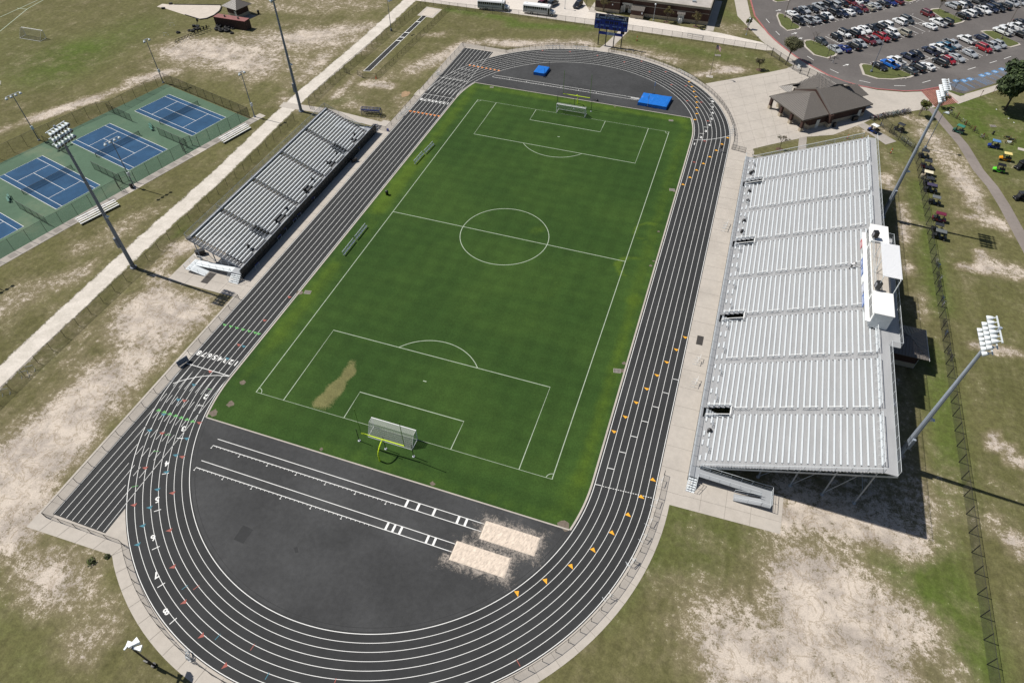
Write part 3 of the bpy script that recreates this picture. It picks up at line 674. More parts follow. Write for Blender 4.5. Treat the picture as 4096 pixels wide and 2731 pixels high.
me.materials.append(M['field']); a1 = me.attributes.new('edge','FLOAT','POINT'); a2 = me.attributes.new('worn','FLOAT','POINT')
a1.data.foreach_set('value', [min(1., cap_val(EDGE, v[0], v[1])) for v in vs]); a2.data.foreach_set('value', [cap_val(WORN, v[0], v[1])+max(0,(abs(v[0])-30.2))*.5 for v in vs])
o = link('grass_pitch', me); o['kind'] = 'structure'; o['label'] = 'mown dark green pitch inside the running track'
b = MB(); W2, L2, zf, YD = 25.26, 51.48, .066, .9144
b.strip([(-W2,-L2),(W2,-L2),(W2,L2),(-W2,L2)], .15, zf, True); b.strip([(-W2,0),(W2,0)], .14, zf+.0004)
b.strip([(9.144*cos(t*pi/36), 9.144*sin(t*pi/36)) for t in range(72)], .14, zf+.0008, True)
for s_ in (-1, 1):
    e = s_*L2; pa, pd, ga, gd = 22*YD, 18*YD, 10*YD, 6*YD
    b.strip([(-pa,e),(-pa,e-s_*pd),(pa,e-s_*pd),(pa,e)], .14, zf+.0004); b.strip([(-ga,e),(-ga,e-s_*gd),(ga,e-s_*gd),(ga,e)], .14, zf+.0004)
    yc = e-s_*12*YD; a = math.acos(6/10.); b.strip([(9.144*sin(t), yc-s_*9.144*cos(t)) for t in [(-a+2*a*i/24) for i in range(25)]], .13, zf+.0008)
    b.poly([(-.3,yc-.09),(.3,yc-.09),(.3,yc+.09),(-.3,yc+.09)], zf+.0004)
    for q in (-1, 1): b.strip([(q*(W2-.92*cos(t)), e-s_*.92*sin(t)) for t in [i*pi/16 for i in range(9)]], .11, zf+.0008)
struct('pitch_lines', b, 'field_line')
b = MB()
for c, x, y, r_ in (('21',600,987,.35),('21',1620,1305,.45),('20',2230,378,.55),('20',2115,575,.7),('20',1965,655,.8),('32',480,120,1.0),('11',400,1120,.9),('22',1010,270,.7),('22',1030,200,.4),('12',1490,190,.4),('12',1275,875,.35),('12',1300,832,.3),('02',945,985,.3),('12',1345,560,.3)):
    p = g(c,x,y); b.poly([(p[0]+r_*(.6+.5*random.random())*cos(t*pi/5), p[1]+r_*(.5+.6*random.random())*sin(t*pi/5)) for t in range(10)], .064)
struct('bare_soil_spots', b, 'patch_dirt')
# ------------------------------------------------------------------ sand pits, vault strip, throwing sector, tennis surfaces
def sand_bed(x0, y0, x1, y1):
    n, m = 40, 18; vs = []
    for j in range(m+1):
        for i in range(n+1):
            x, y = x0+(x1-x0)*i/n, y0+(y1-y0)*j/m; e = min(i, n-i, j, m-j)
            vs.append((x, y, .06+(.0 if e == 0 else .05*noise.noise((x*2.3, y*2.3, 0))+.035*noise.noise((x*5, y*5, 3))+.05)))
    b = MB(); b.add(vs, [(j*(n+1)+i, j*(n+1)+i+1, (j+1)*(n+1)+i+1, (j+1)*(n+1)+i) for j in range(m) for i in range(n)]); return b
b = sand_bed(15.55,-67.75,23.45,-64.9); struct('landing_pit_sand', b, 'sand_pit'); b = sand_bed(18.35,-63.62,26.3,-60.82); struct('landing_pit_sand', b, 'sand_pit')
def spill_mat():
    m, nt, bb = new_mat('spilled_sand'); bb.inputs['Base Color'].default_value = (.50,.44,.38,1); bb.inputs['Roughness'].default_value = .95
    v = objvec(nt); d = attr(nt, 'cover')
    f, q = nodes_noise(nt, v, 1.1, 6, .75, 1.2), nodes_noise(nt, v, 5., 5, .75, .8)
    k = mth(nt, 'ADD', d, mth(nt, 'MULTIPLY', mth(nt, 'SUBTRACT', f, .5), 2.2)); k = mth(nt, 'ADD', k, mth(nt, 'MULTIPLY', mth(nt, 'SUBTRACT', q, .5), 1.4)); k = mth(nt, 'MULTIPLY', ramp(nt, k, .5, 1.35), .75)
    tr = nt.nodes.new('ShaderNodeBsdfTransparent'); mx = nt.nodes.new('ShaderNodeMixShader')
    nt.links.new(k, mx.inputs[0]); nt.links.new(tr.outputs[0], mx.inputs[1]); nt.links.new(bb.outputs[0], mx.inputs[2]); nt.links.new(mx.outputs[0], nt.nodes['Material Output'].inputs['Surface']); return m
M['spill'] = spill_mat()
vs, cov = [], []
for j in range(49):
    for i in range(73):
        x, y = 12+18*i/72, -71.2+12.7*j/48
        d = min(max(15.55-x, x-23.45, -67.75-y, y+64.9, 0), max(18.35-x, x-26.3, -63.62-y, y+60.82, 0))
        side = 1.0 if (x > 16 or y < -67) else .6
        vs.append((x, y, .0545)); cov.append(max(0, 1-d/2.6)*side*(1 if y < -58.6 else 0))
me = bpy.data.meshes.new('sand_scatter'); me.from_pydata(vs, [], [(j*73+i, j*73+i+1, (j+1)*73+i+1, (j+1)*73+i) for j in range(48) for i in range(72)]); me.materials.append(M['spill'])
me.attributes.new('cover','FLOAT','POINT').data.foreach_set('value', cov); o = link('spilled_sand', me); o['kind'] = 'stuff'; o['label'] = 'sand kicked out over the asphalt around the pits'; o['category'] = 'sand'
b = MB(); b.poly(gs('30',[(2237,118),(2325,162),(2235,288),(2145,250)]), .05); b.poly(gs('31',[(345,325),(380,318),(392,370),(360,372)]), .05); b.strip(arc(0,-50,30.7,pi+.26,2*pi-.2,90), .06, .05); struct('dark_asphalt_patch', b, 'track')
b = MB(); b.poly([(-61.45,56.5),(-59.75,57),(-60.05,97.1),(-61.35,96.9)], .012); struct('runway_strip', b, 'track')
b = MB(); b.strip([(-61.5,56.4),(-61.4,97)], .14, .017); b.strip([(-59.7,56.9),(-60.0,97)], .14, .017); b.strip([(-61.5,56.5),(-59.7,57)], .14, .017)
for y in (77.5,80,83.5,92): b.strip([(-61.4,y),(-60,y+.3)], .4, .018)
struct('runway_lines', b, 'marking')
b = MB(); b.poly([(-63.1,96.6),(-57.5,96.3),(-57.4,103.7),(-63.1,104.1)], .012); struct('pit_surround', b, 'concrete')
b = MB(); b.poly([(-62.3,97.5),(-58.3,97.3),(-58.2,102.8),(-62.2,103.1)], .02); struct('landing_pit_sand', b, 'sandgrass')
sec = gs('00',[(1500,75),(1560,42),(1800,45),(2020,48),(2035,80),(2005,120),(1950,152),(1900,175),(1840,182),(1700,140)])
b = MB(); b.poly(sec, .012); b.poly(gs('00',[(1440,65),(1490,38),(1570,45),(1505,78)]), .018); struct('throwing_sector', b, 'sandgrass')
b = MB(); b.kerb(gs('00',[(2035,70),(2020,105),(1970,145),(1900,175),(1840,183)]), .35, 0, .25); b.kerb(gs('00',[(1600,45),(2030,50)]), .2, 0, .2); b.kerb(gs('00',[(1700,140),(1840,183)]), .2, 0, .2); struct('sector_board', b, 'rubber')
b = MB(); p = g('01',1370,865); b.poly([(p[0]+1.3*(.7+.5*random.random())*cos(t*pi/6), p[1]+1.6*(.7+.5*random.random())*sin(t*pi/6)) for t in range(12)], .01); struct('clay_spill', b, 'orange_clay')
TU = Vector((.9703,-.2419)); TV = Vector((-.2416,-.9704)); TC = [Vector((-94.83,19.83)), Vector((-99.13,2.56)), Vector((-103.66,-14.62)), Vector((-108.1,-31.8))]
def tr_(t): return (-76.6-.2414*t, 23.6-.9704*t)
def tl_(t): return (-108.9-.2414*t, 32.2-.9704*t)
b = MB(); b.poly([tl_(0), tr_(0), tr_(78), tl_(78)], .012); struct('tennis_slab', b, 'court_green')
b = MB(); wl = MB()
for c in TC:
    def tp(a, d): q = c+TU*a+TV*d; return (q.x, q.y)
    hl, hw_ = 11.15, 5.28; hs = hw_*.75
    b.poly([tp(-hl,-hw_), tp(-hl,hw_), tp(hl,hw_), tp(hl,-hw_)], .017)
    wl.strip([tp(-hl,-hw_), tp(-hl,hw_), tp(hl,hw_), tp(hl,-hw_)], .1, .022, True)
    for s_ in (-1, 1): wl.strip([tp(-hl,s_*hs), tp(hl,s_*hs)], .09, .0224); wl.strip([tp(s_*6.,-hs), tp(s_*6.,hs)], .09, .0228)
    wl.strip([tp(-6.,0), tp(6.,0)], .09, .0232)
struct('tennis_court_surface', b, 'court_blue'); struct('tennis_lines', wl, 'marking')
b = MB(); b.strip([(tr_(-3)[0]+1.15, tr_(-3)[1]), (tr_(78)[0]+1.15, tr_(78)[1])], 2.2, .016); struct('tennis_walk', b, 'concrete')
b = MB()
for i in range(0, 24): q = tr_(2+i*3.2); b.poly([(q[0]+.5,q[1]+.9),(q[0]+1.9,q[1]+.5),(q[0]+1.5,q[1]-.9),(q[0]+.2,q[1]-.6)], .02)
struct('dark_walk_patches', b, 'concrete_dark')  # evenly spaced darker patches along the tennis walk
b = MB(); b.strip(gs('00',[(0,160),(200,70),(420,-30)]), .25, .01); b.strip(gs('00',[(0,290),(250,85),(330,40),(420,-10)]), .25, .01); b.strip(gs('00',[(155,78),(250,88)]), .25, .012); struct('practice_lines', b, 'field_line')
# ------------------------------------------------------------------ home grandstand
def rail_run(parent, name, pts, h, mat_='galv_light', sp=2.0, mids=(.5,), r=.032, mesh=None):
    """hand rail following pts (floor points), posts every sp metres"""
    b = MB()
    for p, q in zip(pts[:-1], pts[1:]):
        p, q = Vector(p), Vector(q); L = (q-p).length; n = max(1, round(L/sp))
        for f in (1.,)+tuple(mids): b.tube(p+Vector((0,0,h*f)), q+Vector((0,0,h*f)), r if f == 1. else r*.7, 5)
        for i in range(n+1): c = p.lerp(q, i/n); b.tube(c, c+Vector((0,0,h)), r*.8, 5)
    o = part(parent, name, b, mat_)
    if mesh:
        b = MB()
        for p, q in zip(pts[:-1], pts[1:]): b.add([p, q, (q[0],q[1],q[2]+h), (p[0],p[1],p[2]+h)], [(0,1,2,3)])
        part(o, 'mesh_infill', b, mesh)
    return o
hs = thing('grandstand', 'long silver aluminium grandstand with press box on the right of the track', 'grandstand')
X0, TR, RS, ZF, NR, YE, YO = 45.36, .745, .331, 1.22, 30, 42.28, 43.25
AISLE = [-32.9,-22.05,-11.1,-.2,10.85,21.8,32.75]; VOM = [-32.9,-11.1,10.85,32.75]; AW = .62
def fx(i): return X0-TR+TR*i         # front edge of tread i
b = MB()
for i in range(NR):
    x0, x1, z = fx(i), fx(i+1), ZF+RS*i
    if i < 5:
        cuts = [-YO]+[v for y in VOM for v in (y-.95, y+.95)]+[YO]; segs = list(zip(cuts[::2], cuts[1::2]))
    else: segs = [(-YO, YO)]
    for a, c in segs: b.add([(x0,a,z),(x1,a,z),(x1,c,z),(x0,c,z),(x1,a,z+RS),(x1,c,z+RS)], [(0,1,2,3),(1,4,5,2)])
zt = ZF+RS*NR
b.bx(fx(NR), -YO, zt-.12, 68.72, YO, zt); b.bx(68.725, -19.4, zt-.13, 70.3, 8.2, zt-.003)
part(hs, 'stepped_deck', b, 'deck_alu')
b = MB(); b.bx(44.1,-45.2,ZF-.1,fx(0)-.003,44.35,ZF-.002); b.bx(fx(0),-45.2,ZF-.1,45.5,-YO-.003,ZF-.002); b.bx(fx(0),YO+.003,ZF-.1,46.6,44.35,ZF-.002); part(hs, 'front_walkway', b, 'walk_alu')
b = MB()
for y0 in (-45.2, -22, 0, 22): b.bx(44.14,y0,.02,44.2,y0+21.9 if y0 > -40 else -22.05,ZF-.1)
part(hs, 'skirt_panel', b, 'black_metal')
# plank seats: one bench per row, broken at the aisles
ys = [-YE]+[v for y in AISLE for v in (y-AW, y+AW)]+[YE]
bays = list(zip(ys[::2], ys[1::2]))
for i in range(NR):
    b = MB(); xr = X0+TR*i; z = ZF+RS*i+.43
    for k, (a, c) in enumerate(bays):
        va = any(abs(a-AW-v) < .1 for v in VOM); vc = any(abs(c+AW-v) < .1 for v in VOM)
        if i < 5: a, c = (a+.4 if va else a), (c-.4 if vc else c)
        L = c-a
        if i == 0: sg = [(a, a+.9), (a+2.9, a+3.8), (c-3.7, c-2.8), (c-.9, c)]
        elif i == 1: sg = [(a, a+1.3), (a+2.6, a+4.), (c-4., c-2.6), (c-1.3, c)]
        else: sg = [(a, c)]
        for p, q in sg: b.bx(xr-.235, p, z-.045, xr, q, z)
        b.bx(xr+.002, bays[0][0], ZF+RS*i+.06, xr+.02, bays[-1][1], ZF+RS*i+.12)
        for p, q in sg:
            n = max(2, int((q-p)/1.8)+1)
            for j in range(n):
                y = p+.06+(q-p-.12)*j/(n-1); b.bx(xr-.2, y-.025, ZF+RS*i, xr-.08, y+.025, z-.045)
    part(hs, 'bench_seat', b, 'seat_alu')
for y in AISLE+[-42.75, 42.75]:      # half steps in the aisles
    b = MB()
    for i in range(5 if y in VOM else 0, NR): b.bx(fx(i)+.33, y-.5, ZF+RS*i, fx(i+1)-.012, y+.5, ZF+RS*i+RS*.5)
    b.bar((fx(5 if y in VOM else 0)+.5,y,ZF+RS*(5 if y in VOM else 0)-.06),(fx(NR-1)+.5,y,ZF+RS*(NR-1)-.06),.06,.04)
    part(hs, 'aisle_steps', b, 'deck_alu')
for y in AISLE:
    for k in range(5 if y in VOM else 2, NR-1, 4):
        b = MB(); p = Vector((fx(k)+.5, y+.35, ZF+RS*k)); q = Vector((fx(k+3), y+.35, ZF+RS*(k+2.6)))
        b.tube(p+Vector((0,0,.92)), q+Vector((0,0,.92)), .055, 6); b.tube(p+Vector((0,0,.5)), q+Vector((0,0,.5)), .025, 5)
        for t in (0, .5, 1): c = p.lerp(q, t); b.tube(c, c+Vector((0,0,.92)), .032, 5)
        part(hs, 'aisle_handrail', b, 'white_paint')
# openings at the front with stairs down and rails round them
for y in VOM:
    o = None; b = MB()
    for k in range(8): b.bx(45.0+k*.42, y-.9, max(.05, 1.1-.16*k), 45.42+k*.42-.02, y+.9, max(.09, 1.14-.16*k))
    o = part(hs, 'entry_stair', b, 'galv')
    b = MB()
    for s_ in (-1, 1):
        yy = y+s_*1.02
        for h in (.95, .5): b.tube((44.9, yy, ZF+h), (48.4, yy, ZF+RS*4.4+h), .065, 6)
        for t in (0, .33, .66, 1.): b.tube((44.9+3.5*t, yy, ZF+RS*4.4*t), (44.9+3.5*t, yy, ZF+RS*4.4*t+.95), .03, 5)
    b.tube((45., y-.6, ZF+.3), (48.3, y-.6, ZF+.9), .05, 6); b.tube((45., y-.45, ZF+.1), (48.3, y-.45, ZF+.7), .05, 6)
    for h in (.95, .55, .2): b.tube((48.4, y-1.02, ZF+RS*4.4+h), (48.4, y+1.02, ZF+RS*4.4+h), .035, 6)
    part(o, 'stair_rail', b, 'white_paint')
for a, c in bays:
    for y0 in (a+1.45, c-2.5):
        b = MB(); x = X0+TR*1+.1; z = ZF+RS*2
        for h in (.2,.5,.85): b.tube((x,y0,z+h),(x,y0+1.05,z+h),.03,5)
        for q in (0,.52,1.05): b.tube((x,y0+q,z-.3),(x,y0+q,z+.85),.03,5)
        part(hs, 'bay_guard', b, 'galv')
rail_run(hs, 'walkway_rail', [(44.16,-45.15,ZF),(44.16,44.3,ZF)], 1.07, 'galv_light', 1.85, (.08,), .035, 'rail_mesh')
rail_run(hs, 'side_rail', [(45.6,-43.3,ZF),(46,-43.3,ZF+.1),(fx(NR),-43.3,zt)], 1.1, 'galv_light', 1.9, (.55,.25), .04)
rail_run(hs, 'side_rail', [(45.6,43.3,ZF),(46,43.3,ZF+.1),(fx(NR)-.7,43.3,zt-.3)], 1.1, 'galv_light', 1.9, (.8,.4), .045)
rail_run(hs, 'rear_rail', [(68.68,-43.2,zt),(68.68,-19.4,zt),(70.25,-19.4,zt),(70.25,8.1,zt),(68.68,8.1,zt),(68.68,43.2,zt)], 1.1, 'galv_light', 2.0, (.1,), .03, 'rail_mesh')
for a, c in bays:
    if not (a > -19 and c < 9):
        b = MB(); x = fx(NR)-.1; z = zt
        b.tube((x,a+.1,z+.95),(x,c-.1,z+.95),.05,6); b.tube((x,a+.1,z+.5),(x,c-.1,z+.5),.03,5)
        n = 6
        for k in range(n+1): yy = a+.1+(c-a-.2)*k/n; b.tube((x,yy,z-.3),(x,yy,z+.95),.03,5); b.tube((x,yy,z+.95),(x-.55,yy,z+.05),.022,4)
        part(hs, 'back_guard', b, 'seat_alu')
b = MB()                              # steel frame underneath
for y in [-41.3+5.5*k for k in range(16)]:
    for x in (49.5, 54, 58.55, 63, 67.4):
        top_ = ZF+RS*(x-fx(0))/TR-.35; b.tube((x,y,0),(x,y,top_),.11,6); b.lathe([(.28,0),(.28,.12),(.1,.2)],(x,y,0),8)
        if x > 54: b.tube((x-4.4,y,.4),(x,y,top_),.06,5)
    b.bar((fx(0)+.3,y,ZF-.35),(67.9,y,zt-.42),.14,.3)
for x in (58.55, 67.4): b.tube((x,-41.3,3.2),(x,41.2,3.2),.06,5)
part(hs, 'steel_frame', b, 'galv')
b = MB(); b.bar((45.3,-43.26,ZF-.18),(68.7,-43.26,zt-.2),.05,.3); part(hs, 'edge_beam', b, 'galv'); b = MB(); b.bar((45.3,43.26,ZF-.18),(68.7,43.26,zt-.2),.05,.3); part(hs, 'edge_beam', b, 'galv')
b = MB(); b.bx(68.73,-43.25,zt-.42,68.79,-19.5,zt-.12); part(hs, 'rear_beam', b, 'galv'); b = MB(); b.bx(68.73,8.3,zt-.42,68.79,43.25,zt-.12); part(hs, 'rear_beam', b, 'galv')
b = MB()
for k in range(6): b.bx(44.2, -45.25-.3*(k+1), ZF-.2*(k+1)-.04, 45.4, -45.25-.3*k, ZF-.2*(k+1))
o = part(hs, 'front_stairs', b, 'seat_alu'); 
for x in (44.16, 45.42): rail_run(o, 'stair_rail', [(x,-45.2,ZF),(x,-47.0,.05)], 1.0, 'galv_light', 1.0, (.5,), .035)
b = MB()
for k in range(6): b.bx(44.2, 44.4+.3*k, ZF-.2*(k+1)-.04, 46.4, 44.4+.3*(k+1), ZF-.2*(k+1))
o = part(hs, 'front_stairs', b, 'seat_alu')
b = MB(); b.prism([(45.45,-44.9),(45.45,-43.6),(54.8,-43.6),(54.8,-44.9)], 0.62, .66)
b = MB(); b.add([(45.5,-44.85,ZF),(54.6,-44.85,.72),(54.6,-43.5,.72),(45.5,-43.5,ZF),(45.5,-44.85,ZF-.1),(54.6,-44.85,.62),(54.6,-43.5,.62),(45.5,-43.5,ZF-.1)], [(0,1,2,3),(7,6,5,4),(0,4,5,1),(2,6,7,3)])
b.bx(54.603,-46.5,.6,55.9,-43.5,.72); b.add([(54.6,-46.5,.715),(50.9,-46.5,.08),(50.9,-45.3,.08),(54.6,-45.3,.715),(54.6,-46.5,.6),(50.9,-46.5,.02),(50.9,-45.3,.02),(54.6,-45.3,.6)], [(1,0,3,2),(4,5,6,7),(0,1,5,4),(2,3,7,6)])
o = part(hs, 'access_ramp', b, 'walk_alu')
rail_run(o, 'ramp_rail', [(45.5,-43.48,ZF),(54.6,-43.48,.72),(55.9,-43.48,.72),(55.9,-46.5,.72),(54.6,-46.5,.72),(50.9,-46.5,.08)], 1.0, 'galv_light', 1.6, (.45,.1), .035)
rail_run(o, 'ramp_rail', [(45.5,-44.87,ZF),(54.4,-44.87,.72)], 1.0, 'galv_light', 1.6, (.45,.1), .035); rail_run(o, 'ramp_rail', [(54.4,-45.28,.7),(50.9,-45.28,.08)], 1.0, 'galv_light', 1.6, (.5,), .035)

# ------------------------------------------------------------------ press box on the top deck
pb = thing('press_box', 'white press box with ribbed canopy roof and sponsor banners on top of the silver grandstand', 'press box', (66.5,-4.5,zt))
bx_, by_, bz_ = 66.5, -4.5, zt
def pbx(b, x0, y0, z0, x1, y1, z1): b.bx(x0-bx_, y0-by_, z0-bz_, x1-bx_, y1-by_, z1-bz_)
z0 = zt+.004
b = MB(); pbx(b,65.6,-16.1,z0,68.35,-10.9,z0+2.85); part(pb, 'booth', b, 'white_paint')
b = MB(); pbx(b,65.5,-16.2,z0+2.853,68.45,-10.8,z0+3.0); part(pb, 'booth_roof', b, 'white_roof')
b = MB(); pbx(b,65.6,2.3,z0,68.35,7.0,z0+2.85); part(pb, 'booth', b, 'white_paint')
b = MB(); pbx(b,65.5,2.2,z0+2.853,68.45,7.1,z0+3.0); part(pb, 'booth_roof', b, 'white_roof')
b = MB(); pbx(b,65.62,-10.85,z0,68.3,2.15,z0+2.6); part(pb, 'middle_booth', b, 'white_paint')
b = MB(); pbx(b,65.62,-10.85,z0+2.603,68.3,2.15,z0+2.68); part(pb, 'camera_deck', b, 'concrete')
b = MB()
for k in range(27):
    y = -10.3+.32*k; pbx(b,65.9,y,z0+5.62,68.75,y+.30,z0+5.68); pbx(b,65.9,y+.1,z0+5.683,68.75,y+.18,z0+5.72)
part(pb, 'canopy_roof', b, 'white_ribbed')
b = MB()
for x, y in ((66.0,-10.6),(68.5,-10.6),(66.0,-6),(68.5,-6),(66,-1.8),(68.5,-1.8)): b.tube((x-bx_,y-by_,2.68),(x-bx_,y-by_,5.62),.05,6)
for x in (66.0,68.5): b.bar((x-bx_,-10.6-by_,5.55),(x-bx_,-1.8-by_,5.55),.08,.14)
b.bar((66-bx_,-6-by_,3.1),(66-bx_,-3-by_,5.5),.06,.06); b.bar((68.5-bx_,-10.6-by_,2.7),(68.6-bx_,-10.3-by_,5.5),.12,.12); part(pb, 'canopy_frame', b, 'galv_light')
rail_run(pb, 'deck_rail', [(65.7-bx_,-10.8-by_,2.68),(65.7-bx_,2.1-by_,2.68)], 1.05, 'galv_light', 1.6, (.66,.33), .028)
def rowwin(name, spans):
    for y0, y1 in spans:
        b = MB(); pbx(b,65.52,y0,z0+1.15,65.598,y1,z0+2.35); o = part(pb, 'window', b, 'white_paint')
        b = MB(); pbx(b,65.5,y0+.06,z0+1.21,65.519,y1-.06,z0+2.29); part(o, 'pane', b, 'glass')
rowwin('w', [(-15.6,-13.4),(-13.2,-11.2),(2.7,4.6),(4.8,6.7)]); rowwin('w', [(-10.5+1.55*k,-9.1+1.55*k) for k in range(8)])
b = MB(); pbx(b,64.9,-16.1,z0+.95,65.58,7.0,z0+1.05); part(pb, 'counter_ledge', b, 'white_paint')
for y0, y1, mm in ((3.0,5.2,'banner_red'),(-2.1,-.2,'banner_blue'),(-4.4,-2.5,'banner_blue'),(-6.6,-4.7,'white_paint'),(-9.0,-6.9,'banner_grey'),(-12.2,-9.4,'banner_blue')):
    b = MB(); pbx(b,64.86,y0,z0+.12,64.898,y1,z0+.98); o = part(pb, 'banner', b, mm)
    b = MB()
    for k in range(3): pbx(b,64.845,y0+.3+.1*k,z0+.3+.2*k,64.858,y1-.3-.15*k,z0+.36+.2*k)
    part(o, 'lettering', b, 'letter_white')
b = MB()
for k in range(19): y = -16.05; pbx(b,65.7+.145*k,-16.125,z0+.02,65.73+.145*k,-16.103,z0+2.84)
part(pb, 'wall_seams', b, 'galv_light')
def speaker_box(label, y):
    b = MB(); b.bx(-.38,-.42,0,.38,.42,1.15); o = single('speaker', label, 'loudspeaker', b, 'black_plastic', (65.95,y,zt+3.3), .25)
    b = MB(); b.lathe([(.3,0),(.24,.03)],(-.38,0,.7),12,(-1,0,0)); b.lathe([(.2,0),(.14,.03)],(-.38,0,.25),12,(-1,0,0)); part(o, 'cone', b, 'cloth_grey')
    b = MB(); b.tube((.35,0,.3),(.9,0,-.3),.04,5); b.tube((.35,0,.9),(.9,0,-.2),.04,5); b.bar((.9,-.4,-.35),(.9,.4,-.35),.1,.1); part(o, 'bracket', b, 'galv')
speaker_box('black loudspeaker on the far end of the press box camera deck', 2.9); speaker_box('black loudspeaker on the near end of the press box camera deck', -10.4)

# ------------------------------------------------------------------ visitor stand
vs_ = thing('grandstand', 'smaller silver aluminium grandstand on the left of the track', 'grandstand')
VX, VT, VR, VN, VY0, VY1, VO0, VO1 = -44.94, .64, .28, 16, -25.77, 24.76, -27.0, 25.9
def vx(i): return VX+VT-.3-VT*i-.0
VA = [-17.2,-6.0,4.9,15.4]; VV = [-17.2, 15.4]
b = MB()
for i in range(VN):
    x1 = vx(i)-.0; z = ZF+VR*i
    cuts = [VO0]+([v for y in VV for v in (y-.9, y+.9)] if i < 5 else [])+[VO1]
    for a, c in zip(cuts[::2], cuts[1::2]): b.bx(x1-VT+.16, a, z-.04, x1-.02, c, z)
zv = ZF+VR*VN
b.bx(vx(VN)-.2, VO0, zv-.06, vx(VN)+.45, VO1, zv-.002)
part(vs_, 'foot_planks', b, 'foot_alu_shaded')
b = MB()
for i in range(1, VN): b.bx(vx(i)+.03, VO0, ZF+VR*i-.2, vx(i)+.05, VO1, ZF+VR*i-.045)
part(vs_, 'riser_boards', b, 'foot_alu_shaded')
ys = [VY0]+[v for y in VA for v in (y-.62, y+.62)]+[VY1]; vb = list(zip(ys[::2], ys[1::2]))
for i in range(VN):
    b = MB(); xl = VX-VT*i; z = ZF+VR*i+.43
    for k, (a, c) in enumerate(vb):
        if i < 5:
            if any(abs(a-.62-v) < .1 for v in VV): a += .35
            if any(abs(c+.62-v) < .1 for v in VV): c -= .35
        if i == VN-1: sg = [(a-.6, c+.6)]
        elif i == 0: sg = [(a, a+3.2), (c-3.4, c)]
        elif i == 1: sg = [(a, a+3.6), (c-3.8, c)]
        else: sg = [(a, c)]
        for p, q in sg:
            b.bx(xl, p, z-.045, xl+.24, q, z)
            n = max(2, int((q-p)/1.8)+1)
            for j in range(n): y = p+.05+(q-p-.1)*j/(n-1); b.bx(xl+.08, y-.025, ZF+VR*i, xl+.18, y+.025, z-.045)
    b.bx(xl+.1, vb[0][0], ZF+VR*i+.03, xl+.13, vb[-1][1], ZF+VR*i+.09)
    part(vs_, 'bench_seat', b, 'seat_alu')
for y in VA+[VO0+.5, VO1-.5]:
    b = MB()
    for i in range(5 if y in VV else 0, VN): b.bx(vx(i)-VT+.16, y-.5, ZF+VR*i, vx(i)-VT+.42, y+.5, ZF+VR*i+.14)
    k0 = 5 if y in VV else 0; b.bar((vx(k0)-.4,y,ZF+VR*k0-.08),(vx(VN-1)-.4,y,ZF+VR*(VN-1)-.08),.05,.04)
    part(vs_, 'aisle_steps', b, 'deck_alu')
for y in VA:
    for k in range(5 if y in VV else 1, VN-1, 3):
        b = MB(); p = Vector((vx(k)-.2, y+.3, ZF+VR*k)); q = Vector((vx(k+2)-.35, y+.3, ZF+VR*(k+2)))
        for h in (.9, .45): b.tube(p+Vector((0,0,h)), q+Vector((0,0,h)), .035, 6)
        for t in (0, .5, 1): c = p.lerp(q, t); b.tube(c, c+Vector((0,0,.9)), .03, 5)
        part(vs_, 'aisle_handrail', b, 'galv')
for y in VV:
    b = MB()
    for k in range(7): b.bx(-45.2-k*.4+.02, y-.85, max(.05,1.1-.18*k), -44.8-k*.4, y+.85, max(.09,1.14-.18*k))
    o = part(vs_, 'entry_stair', b, 'galv'); b = MB()
    for s_ in (-1, 1):
        yy = y+s_*.98
        for h in (.95, .5): b.tube((-44.5,yy,ZF+h),(-47.7,yy,ZF+VR*5+h),.035,6)
        for t in (0, .33, .66, 1.): b.tube((-44.5-3.2*t,yy,ZF+VR*5*t),(-44.5-3.2*t,yy,ZF+VR*5*t+.95),.028,5)
    for h in (.95, .5): b.tube((-47.7,y-.98,ZF+VR*5+h),(-47.7,y+.98,ZF+VR*5+h),.03,6)
    part(o, 'stair_rail', b, 'galv')
b = MB(); b.bx(vx(0)+.003,-28.7,ZF-.1,-43.2,28.2,ZF); b.bx(-45.5,-28.7,ZF-.1,vx(0),VO0-.01,ZF-.002); b.bx(-46,VO1+.01,ZF-.1,vx(0),28.2,ZF-.002); part(vs_, 'front_walkway', b, 'walk_alu')
b = MB(); b.bx(-43.24,-28.6,.03,-43.2,28.1,ZF+1.05); part(vs_, 'windscreen_skirt', b, 'scrim')
rail_run(vs_, 'walkway_rail', [(-43.18,-28.7,ZF),(-43.18,28.2,ZF)], 1.07, 'pole_steel', 2.4, (), .035)
xb = vx(VN)-.2
rail_run(vs_, 'rear_rail', [(xb,VO0,zv),(xb,VO1,zv)], 1.1, 'galv', 2.2, (), .03, 'rail_mesh')
rail_run(vs_, 'side_rail', [(-44.6,VO0-.05,ZF),(xb,VO0-.05,zv)], 1.05, 'galv', 1.9, (.66,.33), .03); rail_run(vs_, 'side_rail', [(-44.6,VO1+.05,ZF),(xb,VO1+.05,zv)], 1.05, 'galv', 1.9, (.3,), .03, 'rail_mesh')
b = MB()
for y in [-26.3+4.7*k for k in range(12)]:
    for x in (-47.2,-50.8,-54.4):
        t = ZF+VR*(vx(0)-x)/VT-.3; b.tube((x,y,0),(x,y,t),.10,6); b.lathe([(.28,0),(.28,.12),(.1,.2)],(x,y,0),8)
    b.bar((-44.6,y,ZF-.3),(xb+.2,y,zv-.35),.12,.26); b.tube((-50.8,y,.4),(-54.4,y,4.6),.05,5)
part(vs_, 'steel_frame', b, 'pole_steel')
